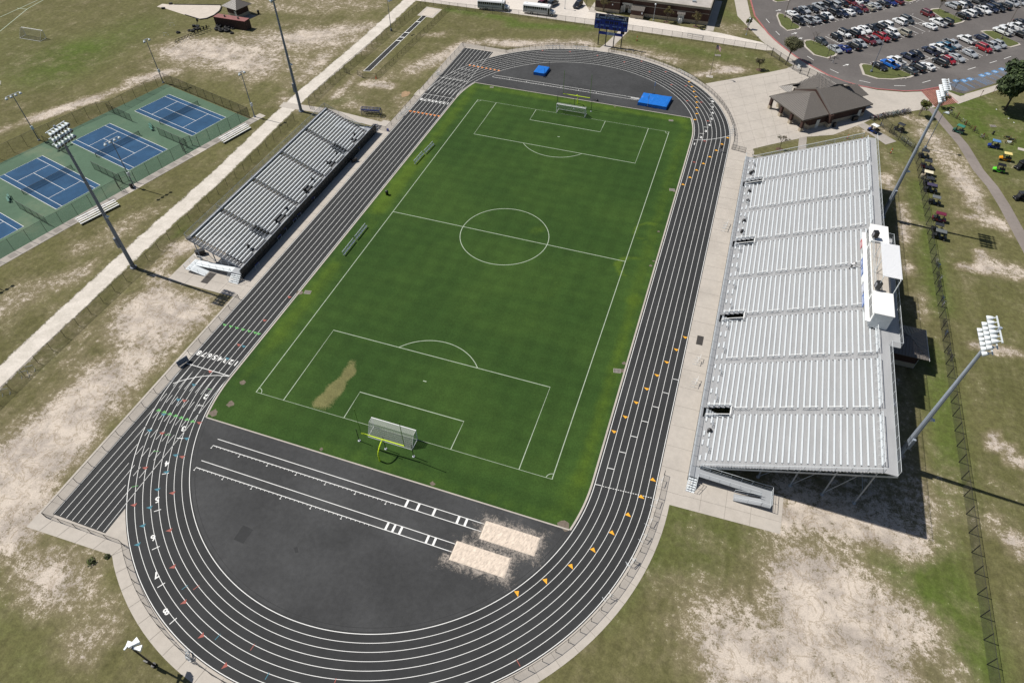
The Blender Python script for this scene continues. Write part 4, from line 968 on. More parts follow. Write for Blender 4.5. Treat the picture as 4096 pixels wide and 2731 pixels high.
b = MB(); b.bar((-44.4,VO0-.02,ZF-.15),(xb,VO0-.02,zv-.15),.05,.28); part(vs_, 'edge_beam', b, 'pole_steel'); b = MB(); b.bar((-44.4,VO1+.02,ZF-.15),(xb,VO1+.02,zv-.15),.05,.28); part(vs_, 'edge_beam', b, 'pole_steel')
b = MB()
for k in range(5): b.bx(-45.4,-28.75-.3*(k+1),ZF-.22*(k+1)-.04,-43.3,-28.75-.3*k,ZF-.22*(k+1))
o = part(vs_, 'front_stairs', b, 'seat_alu')
for x in (-45.4,-43.3): rail_run(o, 'stair_rail', [(x,-28.7,ZF),(x,-30.2,.05)], 1.0, 'galv_light', 1.0, (.5,), .03)
def ramp_mb(yA, yB, yC, x0, x1, x2, x3):
    b = MB(); lo, hi = sorted((yA, yB)); l2, h2 = sorted((yB, yC))
    b.add([(x0,lo,ZF),(x1,lo,.68),(x1,hi,.68),(x0,hi,ZF),(x0,lo,ZF-.1),(x1,lo,.58),(x1,hi,.58),(x0,hi,ZF-.1)], [(3,2,1,0),(4,5,6,7),(0,1,5,4),(2,3,7,6)])
    a_, c_ = min(lo, l2), max(hi, h2); b.bx(x2, a_, .58, x1-.003, c_, .677)
    b.add([(x1,l2,.675),(x3,l2,.06),(x3,h2,.06),(x1,h2,.675),(x1,l2,.57),(x3,l2,.02),(x3,h2,.02),(x1,h2,.57)], [(0,1,2,3),(7,6,5,4),(0,4,5,1),(2,6,7,3)]); return b
o = part(vs_, 'access_ramp', ramp_mb(-27.15,-28.7,-30.3,-45.4,-53.6,-54.9,-50.7), 'seat_alu')
rail_run(o, 'ramp_rail', [(-45.4,-27.12,ZF),(-53.6,-27.12,.68),(-54.9,-27.12,.68),(-54.9,-30.3,.68),(-53.6,-30.3,.68),(-50.2,-30.3,.06)], 1.0, 'galv_light', 1.7, (.5,), .035); rail_run(o, 'ramp_rail', [(-45.4,-28.68,ZF),(-53.6,-28.68,.68)], 1.0, 'galv_light', 1.7, (.5,), .035)
o = part(vs_, 'access_ramp', ramp_mb(26.2,27.6,29.1,-46,-53,-54.2,-48.5), 'seat_alu'); rail_run(o, 'ramp_rail', [(-46,27.6,ZF),(-53,27.6,.68)], 1.0, 'galv_light', 1.7, (.5,), .035); rail_run(o, 'ramp_rail', [(-53,29.1,.68),(-48.5,29.1,.06)], 1.0, 'galv_light', 1.7, (.5,), .035)

# ------------------------------------------------------------------ light masts
def mast(name, label, base, h, r0, face, rows, barlen, group, heads='lamp_shell', polemat='pole_steel', boxz=None, lean=0.):
    o = thing(name, label, 'light pole', (*base, 0), group=group)
    b = MB(); b.tube((0,0,0),(0,0,h+.3),r0,10,r0*.45); b.lathe([(r0*1.6,0),(r0*1.6,.25),(r0,.3)],(0,0,0),10); part(o, 'pole', b, polemat, smooth=False)
    if boxz: 
        b = MB(); b.box((-.1*face, -r0-.12, boxz),(.4,.35,2.2)); part(o, 'control_box', b, polemat)
        b = MB(); b.box((r0*.7+.12, 0, boxz*1.9),(.3,.3,.5)); b.box((r0*.7+.4,0,boxz*1.9),(.4,.5,.06)); part(o, 'camera_bracket', b, 'galv_light')
    for k, (n, zz, off, tilt) in enumerate(rows):
        b = MB(); b.bar((off*face*.0,-barlen/2,zz),(off*face*.0,barlen/2,zz),.13,.13); part(o, 'crossarm', b, 'galv_light')
        for i in range(n):
            y = (-barlen/2+.3+(barlen-.6)*i/(n-1)) if n > 1 else 0; b = MB()
            d = Vector((face*cos(tilt), 0, -sin(tilt))); c = Vector((face*.12, y, zz-.05))
            b.tube(c-d*.05, c+d*.28, .07, 6)
            b.lathe([(.07,0),(.14,.04),(.22,.18),(.29,.40),(.34,.66),(.33,.76)], c+d*.15, 10, d)
            hd = part(o, 'lamp_head', b, heads, smooth=True)
            b = MB(); b.lathe([(.30,0),(.24,.015)], c+d*.915, 10, d); part(hd, 'lens', b, 'lens')
    return o
G1 = 'stadium floodlight masts'
R3 = lambda h: [(6,h,.1,.42),(6,h-1.05,.1,.46),(6,h-2.1,.1,.5)]
mast('floodlight_mast', 'tall steel floodlight mast with three rows of lamps left of the visitor stand', (-65.4,-32.6), 30., .40, 1, R3(30.), 4.0, G1, boxz=6.5)
mast('floodlight_mast', 'tall steel floodlight mast behind the far end of the visitor stand, head above the frame', (-66.2,31.1), 30., .40, 1, R3(30.), 4.0, G1, boxz=6.5)
mast('floodlight_mast', 'grey floodlight mast with white lamp heads behind the near end of the home grandstand', (72.97,-32.4), 29.3, .42, -1, R3(29.3), 4.6, G1, 'lamp_white', 'pole_grey', boxz=6)
mast('floodlight_mast', 'grey floodlight mast with white lamp heads behind the far end of the home grandstand', (73.8,31.6), 29.3, .42, -1, R3(29.3), 4.6, G1, 'lamp_white', 'pole_grey', boxz=6)
G2 = 'light poles around the tennis courts'
def tpole(label, p, n, h=11.7):
    o = thing('light_pole', label, 'light pole', (*p, 0), radians(-14), group=G2)
    b = MB(); b.tube((0,0,0),(0,0,h),.13,8,.08); b.lathe([(.3,0),(.3,.2),(.13,.22)],(0,0,0),10); part(o, 'pole', b, 'pole_steel')
    L = 3.3 if n > 2 else 1.5; b = MB(); b.bar((0,-L/2,h),(0,L/2,h),.12,.12); part(o, 'crossarm', b, 'galv')
    b = MB(); b.box((.2,0,3.4),(.3,.55,.85)); part(o, 'control_box', b, 'galv_light')
    for i in range(n):
        y = -L/2+L*i/(n-1); b = MB(); s_ = 1 if i % 2 or n < 4 else 1
        b.lathe([(.06,0),(.2,.08),(.33,.3),(.34,.5)],(.1,y,h-.05),10,(.55,.0,-.85)); q = part(o, 'lamp_head', b, 'lamp_shell', smooth=True)
        b = MB(); b.lathe([(.3,0),(.24,.02)],(.1+.52*.55,y,h-.05-.52*.85),10,(.55,0,-.85)); part(q, 'lens', b, 'lens')
tpole('tennis light pole with two lamps at the far corner of the courts', (-110.06,32.59), 2); tpole('tennis light pole with four lamps on the left edge of the courts', (-119.2,-1.67), 4)
tpole('tennis light pole with two lamps beside the white gravel road', (-75.96,24.85), 2); tpole('tennis light pole with four lamps in front of the middle courts', (-83.88,-10.27), 4)
tpole('tennis light pole just outside the left frame edge', (-92.6,-45.2), 4)
def streetlamp(label, p, h, heads, group, arm=.8, name='lamp_post'):
    o = thing(name, label, 'lamp post', (*p, 0), group=group)
    b = MB(); b.tube((0,0,0),(0,0,h),.11,7,.06); b.lathe([(.32,0),(.32,.6),(.12,.62)],(0,0,0),9); part(o, 'pole', b, 'bark_pale' if 'car park' in label else 'pole_steel')
    for a in heads:
        b = MB(); d = Vector((cos(a), sin(a), 0)); b.bar((0,0,h),d*arm+Vector((0,0,h+.05)),.07,.07); b.box(tuple(d*(arm+.3)+Vector((0,0,h+.05))),(.7,.36,.18),a); part(o, 'lamp_head', b, 'pole_steel' if name == 'lamp_post' else 'lamp_shell')
G3 = 'car park lamp posts'
streetlamp('lamp post on the grass island at the left end of the car park', (48.5,132.8), 10.9, (.3,), G3); streetlamp('lamp post on the rounded grass island beside the blue pickup', (73.6,101.74), 10.9, (.4,2.2), G3); streetlamp('lamp post on the grass island behind white pickups at the right of the car park', (111.63,137.65), 10.9, (.4,), G3)
streetlamp('slim lamp post by the white gravel road above the long jump strip', (-65.8,83.3), 8.9, (.2,-.6), 'slim path lamps'); streetlamp('slim lamp post with white heads beside the golf carts', (84.72,63.8), 9.3, (.3,-.3), 'slim path lamps', .5, 'path_lamp')
for i, (c,x,y,h) in enumerate((('02',1297,190,4.6),('02',2150,325,4.6),('02',485,85,4.6))):
    o = thing('globe_lamp', ['globe lamp post in front of the brick school wall','globe lamp post beside the bushy shrub by the red kerb','globe lamp post beside the two parked buses'][i], 'lamp post', (*g(c,x,y),0), group='globe lamp posts')
    b = MB(); b.tube((0,0,0),(0,0,h),.07,7); b.lathe([(.2,0),(.2,.3),(.07,.35)],(0,0,0),8); part(o, 'pole', b, 'galv'); b = MB(); b.lathe([(.05,0),(.26,.1),(.3,.28),(.2,.45),(.0,.5)],(0,0,h),10); part(o, 'globe', b, 'lamp_white', smooth=True)
o = thing('speaker_pole', 'black pole with white loudspeaker horns at the bottom left corner', 'speaker pole', (-13.2,-91.5,0))
b = MB(); b.tube((0,0,0),(0,0,6.6),.12,8,.1); b.lathe([(.3,0),(.3,.3),(.12,.32)],(0,0,0),10); part(o, 'pole', b, 'black_metal')
for (x, y, z, a, w, l) in ((-.2,.25,6.5,radians(65),.62,1.15),(-.75,-.1,6.25,radians(95),.42,1.0),(.28,.15,6.2,radians(20),.55,1.0)):
    b = MB(); d = Vector((cos(a), sin(a), -.25)).normalized(); c = Vector((x,y,z)); u = Vector((-sin(a), cos(a), 0)); v = d.cross(u)
    b.loft([[c+d*t+(u*i*w*s_+v*j*w*.75*s_)*.5 for i, j in ((-1,-1),(1,-1),(1,1),(-1,1))] for t, s_ in ((-.35,.42),(-.2,.55),(.1,.6),(l-.35,1.25))]); part(o, 'horn', b, 'lamp_white')
b = MB(); b.bx(-.3,-.28,1.2,.3,-.1,2.3); part(o, 'control_box', b, 'black_metal')
# ------------------------------------------------------------------ buildings
def roof_plane(parent, name, poly3, mats='roof_metal', rib=.5, th=.12):
    """poly3: planar polygon, first edge is the eave; standing seams run up the slope"""
    P = [Vector(p) for p in poly3]; n = (P[1]-P[0]).cross(P[-1]-P[0]).normalized()
    if n.z < 0: n = -n
    b = MB(); k = len(P); vs = P+[p-n*th for p in P]
    b.add(vs, [tuple(range(k)), tuple(range(2*k-1,k-1,-1))]+[(i,k+i,k+(i+1)%k,(i+1)%k) for i in range(k)])
    b.mi = 1
    e = (P[1]-P[0]); L = e.length; e.normalize(); s = n.cross(e)
    if s.z < 0: s = -s
    q = [((p-P[0]).dot(e), (p-P[0]).dot(s)) for p in P]; t = rib/2
    while t < L:
        hi = 0
        for (x0,y0),(x1,y1) in zip(q, q[1:]+q[:1]):
            if abs(x1-x0) > 1e-6 and min(x0,x1) <= t <= max(x0,x1): hi = max(hi, y0+(y1-y0)*(t-x0)/(x1-x0))
        if hi > .15: a = P[0]+e*t+n*.03; b.bar(a+s*.02, a+s*(hi-.05), .07, .07)
        t += rib
    return part(parent, name, b, [mats, 'roof_rib'])
B0 = (55.82, 61.9); cs = thing('concession_building', 'brown metal roofed brick concession building on the concrete plaza', 'building', (*B0, 0), atan2(.655,.756))
EZ, RZ = 3.15, 6.1
def hip(parent, x0, x1, y0, y1, ez, rz, ends=(1,1), nm='roof'):
    ym = (y0+y1)/2; d = (y1-y0)/2*.97; a, c = x0+(d if ends[0] else 0), x1-(d if ends[1] else 0)
    roof_plane(parent, nm, [(x0,y0,ez),(x1,y0,ez),(c,ym,rz),(a,ym,rz)]); roof_plane(parent, nm, [(x1,y1,ez),(x0,y1,ez),(a,ym,rz),(c,ym,rz)])
    if ends[0]: roof_plane(parent, nm, [(x0,y1,ez),(x0,y0,ez),(a,ym,rz)])
    if ends[1]: roof_plane(parent, nm, [(x1,y0,ez),(x1,y1,ez),(c,ym,rz)])
hip(cs, 0, 8.1, 0, 13.2, EZ, RZ-.15, (1,0)); hip(cs, 8.15, 21.7, -.15, 13.2, EZ, RZ+.15, (0,1))
xm = 14.3; z1 = RZ+.55
roof_plane(cs, 'roof', [(8.8,15.6,EZ),(8.8,6.6,EZ+2.6),(xm,6.6,z1),(xm,13.2,z1)]); roof_plane(cs, 'roof', [(19.6,6.6,EZ+2.6),(19.6,15.6,EZ),(xm,13.2,z1),(xm,6.6,z1)]); roof_plane(cs, 'roof', [(19.6,15.6,EZ),(8.8,15.6,EZ),(xm,13.2,z1)])
roof_plane(cs, 'roof', [(18.5,4.2,EZ-.1),(24.2,4.2,EZ-.1),(22.6,7.4,EZ+1.5),(18.5,7.4,EZ+1.5)]); roof_plane(cs, 'roof', [(24.2,10.6,EZ-.1),(18.5,10.6,EZ-.1),(18.5,7.4,EZ+1.5),(22.6,7.4,EZ+1.5)]); roof_plane(cs, 'roof', [(24.2,4.2,EZ-.1),(24.2,10.6,EZ-.1),(22.6,7.4,EZ+1.5)])
roof_plane(cs, 'roof', [(9.8,16.6,EZ-.1),(5.6,16.6,EZ-.1),(7.2,13.8,EZ+1.3),(9.8,13.8,EZ+1.3)]); roof_plane(cs, 'roof', [(5.6,16.6,EZ-.1),(5.6,11.8,EZ-.1),(7.2,13.8,EZ+1.3)])
b = MB()
for y0, za, y1, zb in ((-.5,EZ+.1,6.6,RZ+.6),(13.7,EZ+.1,6.6,RZ+.6)): b.bar((8.15,y0,za),(8.15,y1,zb),.55,.5)
part(cs, 'parapet', b, 'roof_rib')
b = MB()
for y0, za, y1, zb in ((-.45,EZ-.2,6.5,RZ+.3),(13.6,EZ-.2,6.5,RZ+.3)): b.bar((7.86,y0,za-.1),(7.86,y1,zb-.1),.08,.5)
b.bx(7.7,-1.0,1.1,8.6,.16,EZ+.1); part(cs, 'brick_parapet_face', b, 'brick')
b = MB(); b.bx(2.7,.2,1.06,20.,12.6,EZ-.16); b.bx(17.5,5,1.06,22.6,9.8,EZ-.2); b.bx(9.4,12.605,1.06,19,14.6,EZ-.2); part(cs, 'brick_wall', b, 'brick')
b = MB(); b.bx(2.64,.14,0,20.06,12.66,1.05); b.bx(17.44,4.94,0,22.66,9.86,1.045); b.bx(7.64,-1.06,0,8.66,.13,1.1); b.bx(9.34,12.665,0,19.06,14.66,1.04); part(cs, 'tan_block_base', b, 'tan_block')
for y in (.35,4.4,8.3,12.5):
    b = MB(); b.bx(.15,y-.32,.9,.8,y+.32,EZ-.25); o = part(cs, 'pillar', b, 'brick'); b = MB(); b.bx(.09,y-.38,0,.86,y+.38,.895); part(o, 'pillar_base', b, 'tan_block')
for x, y in ((5.2,.11),(18.3,.11)):
    b = MB(); b.bx(x-.5,.08,0,x+.5,.137,2.15); o = part(cs, 'door', b, 'door_white'); b = MB(); b.bx(x+.32,.05,1.,x+.4,.079,1.1); part(o, 'handle', b, 'galv')
b = MB()
for k in range(3): b.bx(2.58,2.2+3.2*k,1.25,2.635,4.4+3.2*k,2.5)
part(cs, 'serving_hatch', b, 'galv')
b = MB(); b.bx(-.08,-.05,EZ-.22,-.005,13.25,EZ-.03); b.bx(0,-.12,EZ-.24,21.6,-.16,EZ-.1); part(cs, 'gutter', b, 'gutter_brown')
for i, (x, y) in enumerate(((9.6,-1.2),(16.2,-.7),(17.0,-.7))):
    p = cs.matrix_basis; w = Matrix.Rotation(atan2(.655,.756), 3, 'Z') @ Vector((x,y,0)); b = MB(); b.bx(-.35,-.3,0,.35,.3,1.05); b.bx(-.37,-.32,1.055,.37,.32,1.13)
    single('utility_bin', ['black bin against the brick corner of the concession building','left black bin near the far door of the concession building','right black bin near the far door of the concession building'][i], 'bin', b, 'black_plastic', (B0[0]+w.x, B0[1]+w.y, 0), .7)
# school building with brick front
sb = thing('school_building', 'long brick school building with flat grey roof at the top of the picture', 'building', (-10.2,118.9,0))
W_, D_ = 36.1, 24.; H_ = 5.0
b = MB(); b.bx(0,0,1.06,8.0,D_,H_-.5); b.bx(8.0,1.8,1.06,12.0,D_,H_-.5); b.bx(12.0,0,1.06,W_,D_,H_-.5); part(sb, 'brick_wall', b, 'brick')
b = MB(); b.bx(-.05,-.05,0,8.05,D_,1.055); b.bx(8.05,1.75,0,11.95,D_,1.055); b.bx(11.95,-.05,0,W_+.05,D_,1.055); part(sb, 'tan_block_base', b, 'tan_block')
b = MB(); b.bx(-.06,-.06,3.2,8.0,-.002,3.35); b.bx(12,-.06,3.2,W_,-.002,3.35); b.bx(-.15,-.15,H_-.45,W_+.15,D_+.15,H_-.25); b.bx(-.1,-.1,H_-.245,W_+.1,.25,H_+.15); b.bx(W_-.25,.255,H_-.245,W_+.1,D_,H_+.15); b.bx(-.1,.255,H_-.245,.25,D_,H_+.15); part(sb, 'cornice_trim', b, 'trim_tan')
b = MB(); b.bx(.255,.255,H_-.3,W_-.255,D_,H_-.1); part(sb, 'flat_roof', b, 'roof_membrane')
b = MB(); b.bx(9.0,1.6,.02,9.6,1.79,2.3); b.bx(10.6,1.6,.02,11.7,1.79,2.3); b.bx(8.5,1.62,2.35,11.9,1.79,2.9); o = part(sb, 'entrance_doors', b, 'door_white'); b = MB(); b.bx(10.8,1.55,1.2,11.2,1.599,2.1); b.bx(9.65,1.7,.02,10.5,1.79,2.3); part(o, 'door_glass', b, 'glass')
b = MB(); b.bar((9.0,1.55,.05),(8.3,.5,.05),.06,.06); b.add([(9.0,1.5,.1),(8.4,.4,.1),(8.4,.4,2.2),(9.0,1.5,2.2)], [(0,1,2,3)]); part(o, 'open_leaf', b, 'door_white')
b = MB(); b.bx(12.1,-2.15,1.05,16.1,-.07,2.5); o = part(sb, 'entry_projection', b, 'brick'); b = MB(); b.bx(12.05,-2.2,0,16.15,-.072,1.045); part(o, 'tan_block_base', b, 'tan_block')
roof_plane(sb, 'shed_roof', [(12,-2.3,2.5),(16.2,-2.3,2.5),(16.2,-.1,3.15),(12,-.1,3.15)]); roof_plane(sb, 'shed_roof', [(26.4,-1.0,2.55),(28.9,-1.0,2.55),(28.9,-.07,3.1),(26.4,-.07,3.1)])
b = MB(); b.bx(26.7,-.14,0,28.6,-.06,2.3); o = part(sb, 'double_door', b, 'door_white'); b = MB(); b.bx(27.62,-.16,.05,27.68,-.141,2.25); part(o, 'door_gap', b, 'trim_tan')
b = MB()
for x in (5.5,): b.bx(x,-.13,2.3,x+.35,-.06,2.7)
b.bx(15.5,-2.33,1.6,15.9,-2.21,2.1); part(sb, 'wall_light', b, 'letter_white')
for i, (x,y) in enumerate(((9,9),(20,5),(21.5,12),(30,3.5))):
    b = MB(); b.bx(x,y,H_-.095,x+1.1,y+.8,H_+.35); part(sb, 'roof_vent', b, 'galv' if i != 1 else 'black_metal')
b = MB(); b.bx(-.55,-.3,.0,.55,.3,.9); b.lathe([(.3,.9),(.3,1.3),(.1,1.4)],(-.25,0,0),10); b.box((.3,0,1.1),(.4,.4,.5)); single('utility_unit', 'white utility pump on a slab by the double door of the school wall', 'utility unit', b, 'door_white', (*g('02',1540,215),0))
# little restroom behind the home stand
rs = thing('restroom_building', 'small brick restroom with brown metal roof half in shade behind the silver grandstand', 'building', (71.5,-13.6,0))
hip(rs, 0, 6.9, 1.6, 9.0, 3.1, 4.35, (1,1)); b = MB(); b.bx(.9,2.3,1.05,5.6,8.3,2.95); part(rs, 'brick_wall', b, 'brick'); b = MB(); b.bx(.84,2.24,0,5.66,8.36,1.045); part(rs, 'tan_block_base', b, 'tan_block'); b = MB(); b.bx(5.67,2.3,0,5.75,3.4,2.1); part(rs, 'door', b, 'box_steel')
b = MB(); b.bx(6.92,1.55,2.95,6.98,9.05,3.08); part(rs, 'gutter', b, 'white_paint')
b = MB()
for k in (-.42,.42): b.box((k,0,.78),(.8,1.7,.06))
for k in (-1.2,1.2): b.box((k,0,.45),(.3,1.7,.05))
b.tube((-.9,-.5,0),(.9,-.5,.75),.04,5); b.tube((.9,-.5,0),(-.9,-.5,.75),.04,5); b.tube((-.9,.5,0),(.9,.5,.75),.04,5); single('picnic_table', 'picnic table in the shade under the rear edge of the silver grandstand', 'table', b, 'galv', (72.6,-20.8,0), .2)
# hut, container and tyres by the throwing sector
p = g('00',2110,150); ht = thing('announcer_hut', 'small brick hut with brown hipped metal roof beside the throwing sector', 'hut', (p[0]+2.2,p[1]+2.0,0), radians(-14))
hip(ht, -3.4, 3.4, -3.2, 3.2, 3.0, 4.7); b = MB(); b.bx(-2.4,-2.2,1.0,2.4,2.2,2.95); part(ht, 'brick_wall', b, 'brick'); b = MB(); b.bx(-2.45,-2.25,0,2.45,2.25,.995); part(ht, 'tan_block_base', b, 'tan_block'); b = MB(); b.bx(1.0,-2.3,0,1.9,-2.255,2.1); part(ht, 'door', b, 'door_white'); b = MB(); b.bx(-3.,-3.6,.0,5.5,-2.26,.04); b.bx(2.46,-2.25,.0,5.5,2.2,.036); part(ht, 'slab', b, 'concrete_dark')
P0, P1 = Vector(g('00',1985,240)), Vector(g('00',2270,285)); dv = (P1-P0); rz = atan2(dv.y, dv.x); L = dv.length
ct = thing('storage_container', 'long brown shipping container with reddish top beside the tyres', 'container', (P0.x,P0.y,0), rz)
b = MB(); b.bx(0,0,.1,L,2.5,2.7)
for k in range(int(L/.3)): b.bx(.1+.3*k,-.04,.2,.25+.3*k,-.001,2.6)
part(ct, 'body', b, 'container_brown'); b = MB(); b.bx(-.02,-.05,2.703,L+.02,2.52,2.78); part(ct, 'top', b, 'container_top')
for x in (L*.3, L*.73): b = MB(); b.lathe([(.2,0),(.2,.3),(.32,.32),(.32,.45),(0,.55)],(x,1.1,2.78),9); part(ct, 'roof_vent', b, 'black_metal')
b = MB(); b.bx(L+.003,.1,.2,L+.05,1.2,2.6); b.bx(L+.003,1.3,.2,L+.05,2.4,2.6); part(ct, 'door', b, 'container_brown')
TY = [(2010,250,.95),(2000,275,1.),(2090,262,1.),(2035,288,1.),(2090,290,1.),(2055,267,.5),(2140,268,.62),(2130,310,.62),(1637,305,.66),(1742,287,.62),(1768,290,.66),(1790,275,.66),(1822,270,.66)]
for i, (x, y, r_) in enumerate(TY):
    b = MB(); r_ *= .95; b.torus((0,0,r_*.36),r_*.72,r_*.34,n=18,m=8)
    lab = 'big tractor tyre lying in the heap in front of the brown container' if i < 5 else 'small tyre lying beside the big tractor tyres' if i < 8 else 'single tyre lying alone on the grass left of the sled frames' if i == 8 else 'small tyre lying beside the black sled frames'
    single('tyre', lab, 'tyre', b, 'tyre', (*g('00',x,y),0), group='tractor tyres in the heap' if i < 5 else 'small tyres by the heap' if i < 8 else None if i == 8 else 'tyres by the sled frames', smooth=True)
a0, a1 = Vector(g('00',1625,398)), Vector(g('00',1930,270)); dv = a1-a0
sl = thing('blocking_sled', 'long row of black blocking sled frames on the sand near the brown container', 'training sled', (a0.x,a0.y,0), atan2(dv.y,dv.x))
L = dv.length; b = MB(); b.tube((0,0,1.0),(L,0,1.0),.06,5); b.tube((0,.9,.1),(L,.9,.1),.05,5)
for k in range(12): x = L*k/11; b.tube((x,0,1.0),(x,.9,.08),.05,5); b.tube((x,0,1.0),(x,-.3,.05),.05,5); b.tube((x,-.3,.08),(x,1.1,.06),.05,5)
part(sl, 'frame', b, 'black_metal')
for k in (6,7,8,9,10): b = MB(); b.box((L*k/11,-.25,1.15),(.3,.25,1.0)); part(sl, 'pad', b, 'black_plastic')
b = MB(); b.box((0,0,.15),(1.9,1.4,.15)); b.tube((.3,0,.2),(.9,.2,1.6),.08,6); b.box((.9,.2,1.8),(.5,.4,.8)); b.box((-.5,-.3,.4),(.8,.6,.4)); single('tackle_sled', 'black tackling dummy sled between the throwing sector and the tyres', 'training sled', b, 'black_plastic', (*g('00',1800,245),0), .4)
for i, (x,y) in enumerate(((1580,240),(1525,330))): b = MB(); b.path([(-.6,0,0),(-.6,0,.9),(.6,0,.9),(.6,0,0)],.03,5); b.tube((-.6,0,0),(-.6,.7,0),.03,5); b.tube((.6,0,0),(.6,.7,0),.03,5); single('hurdle', ['old metal hurdle alone on the grass below the throwing sector','old metal hurdle lying left of the single tyre'][i], 'hurdle', b, 'galv_light', (*g('00',x,y),0), .5)
b = MB(); b.lathe([(.32,0),(.36,1.0),(.3,1.1)],(0,0,0),12); single('litter_bin', 'black litter bin standing by the small brick hut', 'bin', b, 'black_plastic', (*g('01',25,130),0))
for i, (x,y) in enumerate(((1502,85),(1570,42))): b = MB(); b.box((0,0,.25),(1.1,.5,.5),.5); single('throw_marker', ['dark box at the near side of the throwing circle','dark box at the far side of the throwing circle'][i], 'box', b, 'black_metal', (*g('00',x,y),0))
# ------------------------------------------------------------------ scoreboard
sc_ = thing('scoreboard', 'large blue scoreboard on black posts beyond the far turn', 'scoreboard', (.2,94.4,0))
for x in (-3.37,-1.17,1.24,3.56): b = MB(); b.bx(x-.13,-.1,0,x+.13,.1,4.9); part(sc_, 'post', b, 'black_metal')
PX0, PX1, PZ0, PZ1 = -4.9, 4.82, 4.78, 8.85; YF = -.32
b = MB(); b.bx(PX0,YF,PZ0,PX1,.12,PZ1-1.28); part(sc_, 'main_panel', b, 'royal_blue'); b = MB(); b.bx(PX0,YF,PZ1-1.277,PX1,.12,PZ1); part(sc_, 'header_panel', b, 'navy_panel')
b = MB()
for k in range(4): b.bx(PX0+1.2+2.4*k,-.9,PZ1+.003,PX0+1.35+2.4*k,.1,PZ1+.06); b.box((PX0+1.28+2.4*k,-.95,PZ1),(.3,.2,.16))
part(sc_, 'header_lamp', b, 'black_metal')
def sx(u): return PX0+(PX1-PX0)*u
def sz(v): return PZ1-(PZ1-PZ0)*v
def words(nm, t, u, v, s, m, bold=.012, shear=0.):
    b = MB(); put_text(b, t, s, (sx(u),YF-.012,sz(v)), (1,0,0), (0,0,1), bold, shear); part(sc_, nm, b, m)
words('lettering', 'CANE BAY HIGH SCHOOL', .5, .075, .34, 'letter_white', .015); words('lettering', 'HOME OF THE COBRAS', .5, .20, .66, 'letter_blue', .03)
for u in (.085,.915):
    words('emblem', 'B', u+.004, .145, .75, 'letter_white', .02); b = MB()
    for cx_, r_ in ((-.17,.42),(.20,.42)):
        pts = arc(sx(u)+cx_, sz(.145), r_, radians(50), radians(310), 14)
        for p, q in zip(pts[:-1], pts[1:]): b.bar((p[0],YF-.02,p[1]),(q[0],YF-.02,q[1]),.04,.09)
    part(sc_, 'emblem', b, 'letter_white')
words('lettering', 'GUEST', .10, .375, .46, 'letter_cyan'); words('lettering', 'COBRAS', .895, .375, .46, 'letter_cyan')
words('lettering', 'DOWN', .235, .735, .34, 'letter_cyan'); words('lettering', 'TO GO', .395, .735, .34, 'letter_cyan'); words('lettering', 'BALL ON', .62, .735, .34, 'letter_cyan'); words('lettering', 'QTR', .775, .735, .34, 'letter_cyan')
for u in (.07,.935):
    for k, t in enumerate(('TIME','OUTS','LEFT')): words('lettering', t, u, .76+.08*k, .27, 'letter_cyan', .006)
b = MB()
def dig(u, v, w=.42, h=.62): b.bx(sx(u)-w/2, YF-.02, sz(v)-h/2, sx(u)+w/2, YF-.003, sz(v)+h/2)
for u in (.345,.405,.485,.545,.625,.685): dig(u,.5,.42,.74)
for u in (.075,.125,.885,.935): dig(u,.56,.36,.6)
for u in (.205,.80): dig(u,.55,.34,.3)
for u in (.235,.37,.42,.595,.645,.775,): dig(u,.89,.36,.5)
for u in (.135,.86): dig(u,.87,.26,.4)
part(sc_, 'digit_window', b, 'digit_dark')
b = MB()
for v in (.46,.54): b.bx(sx(.445)-.05,YF-.02,sz(v)-.05,sx(.445)+.05,YF-.003,sz(v)+.05)
b.bx(sx(.585)-.05,YF-.02,sz(.59)-.05,sx(.585)+.05,YF-.003,sz(.59)+.05); part(sc_, 'clock_dots', b, 'letter_cyan')
b = MB(); b.bx(-3.5,-.22,3.25,-1.05,-.105,4.05); b.bx(1.3,-.22,3.25,3.7,-.105,4.05); part(sc_, 'lower_panel', b, 'royal_blue'); b = MB(); b.bx(-1.045,-.22,3.25,1.295,-.105,4.05); part(sc_, 'sponsor_panel', b, 'sponsor_panel')
b = MB(); put_text(b, 'Spirit', .5, (.1,-.232,3.65), (1,0,0), (0,0,1), .01, .35); part(sc_, 'lettering', b, 'royal_blue')
b = MB(); b.bx(3.0,.0,3.9,3.45,.45,4.75); b.bx(3.55,.0,3.85,4.05,.45,4.75); part(sc_, 'speaker', b, 'black_plastic')
# ------------------------------------------------------------------ fences
TF = 'track fences'
fence('track_fence', 'low black chain link fence along the near left straight up to the visitor stand', [(-40.72,-80.15),(-40.65,-33.6),(-43.0,-33.2)], 1.2, 3.0, group=TF)
fence('track_fence', 'low black chain link fence across the near end of the sprint chute', [(-40.72,-80.2),(-27.75,-80.0)], 1.2, 2.6, group=TF)
sw = [(-27.75,-80.0)]+arc(0,-50,40.62,atan2(-30.3,-27.3),-.06,46)+[(40.75,-49.5),(40.8,-45.4)]
k = 22; fence('track_fence', 'low black chain link fence curving round the near turn on its left half', sw[:k+1], 1.2, 0, group=TF); fence('track_fence', 'low black chain link fence curving round the near turn on its right half', sw[k:], 1.2, 0, group=TF)
ne = [(40.7,48.5)]+arc(0,50,41.0,.02,radians(94),44); fence('track_fence', 'low black chain link fence curving round the far turn right of the scoreboard', [q for q in ne if q[0] > .8], 1.2, 0, group=TF)
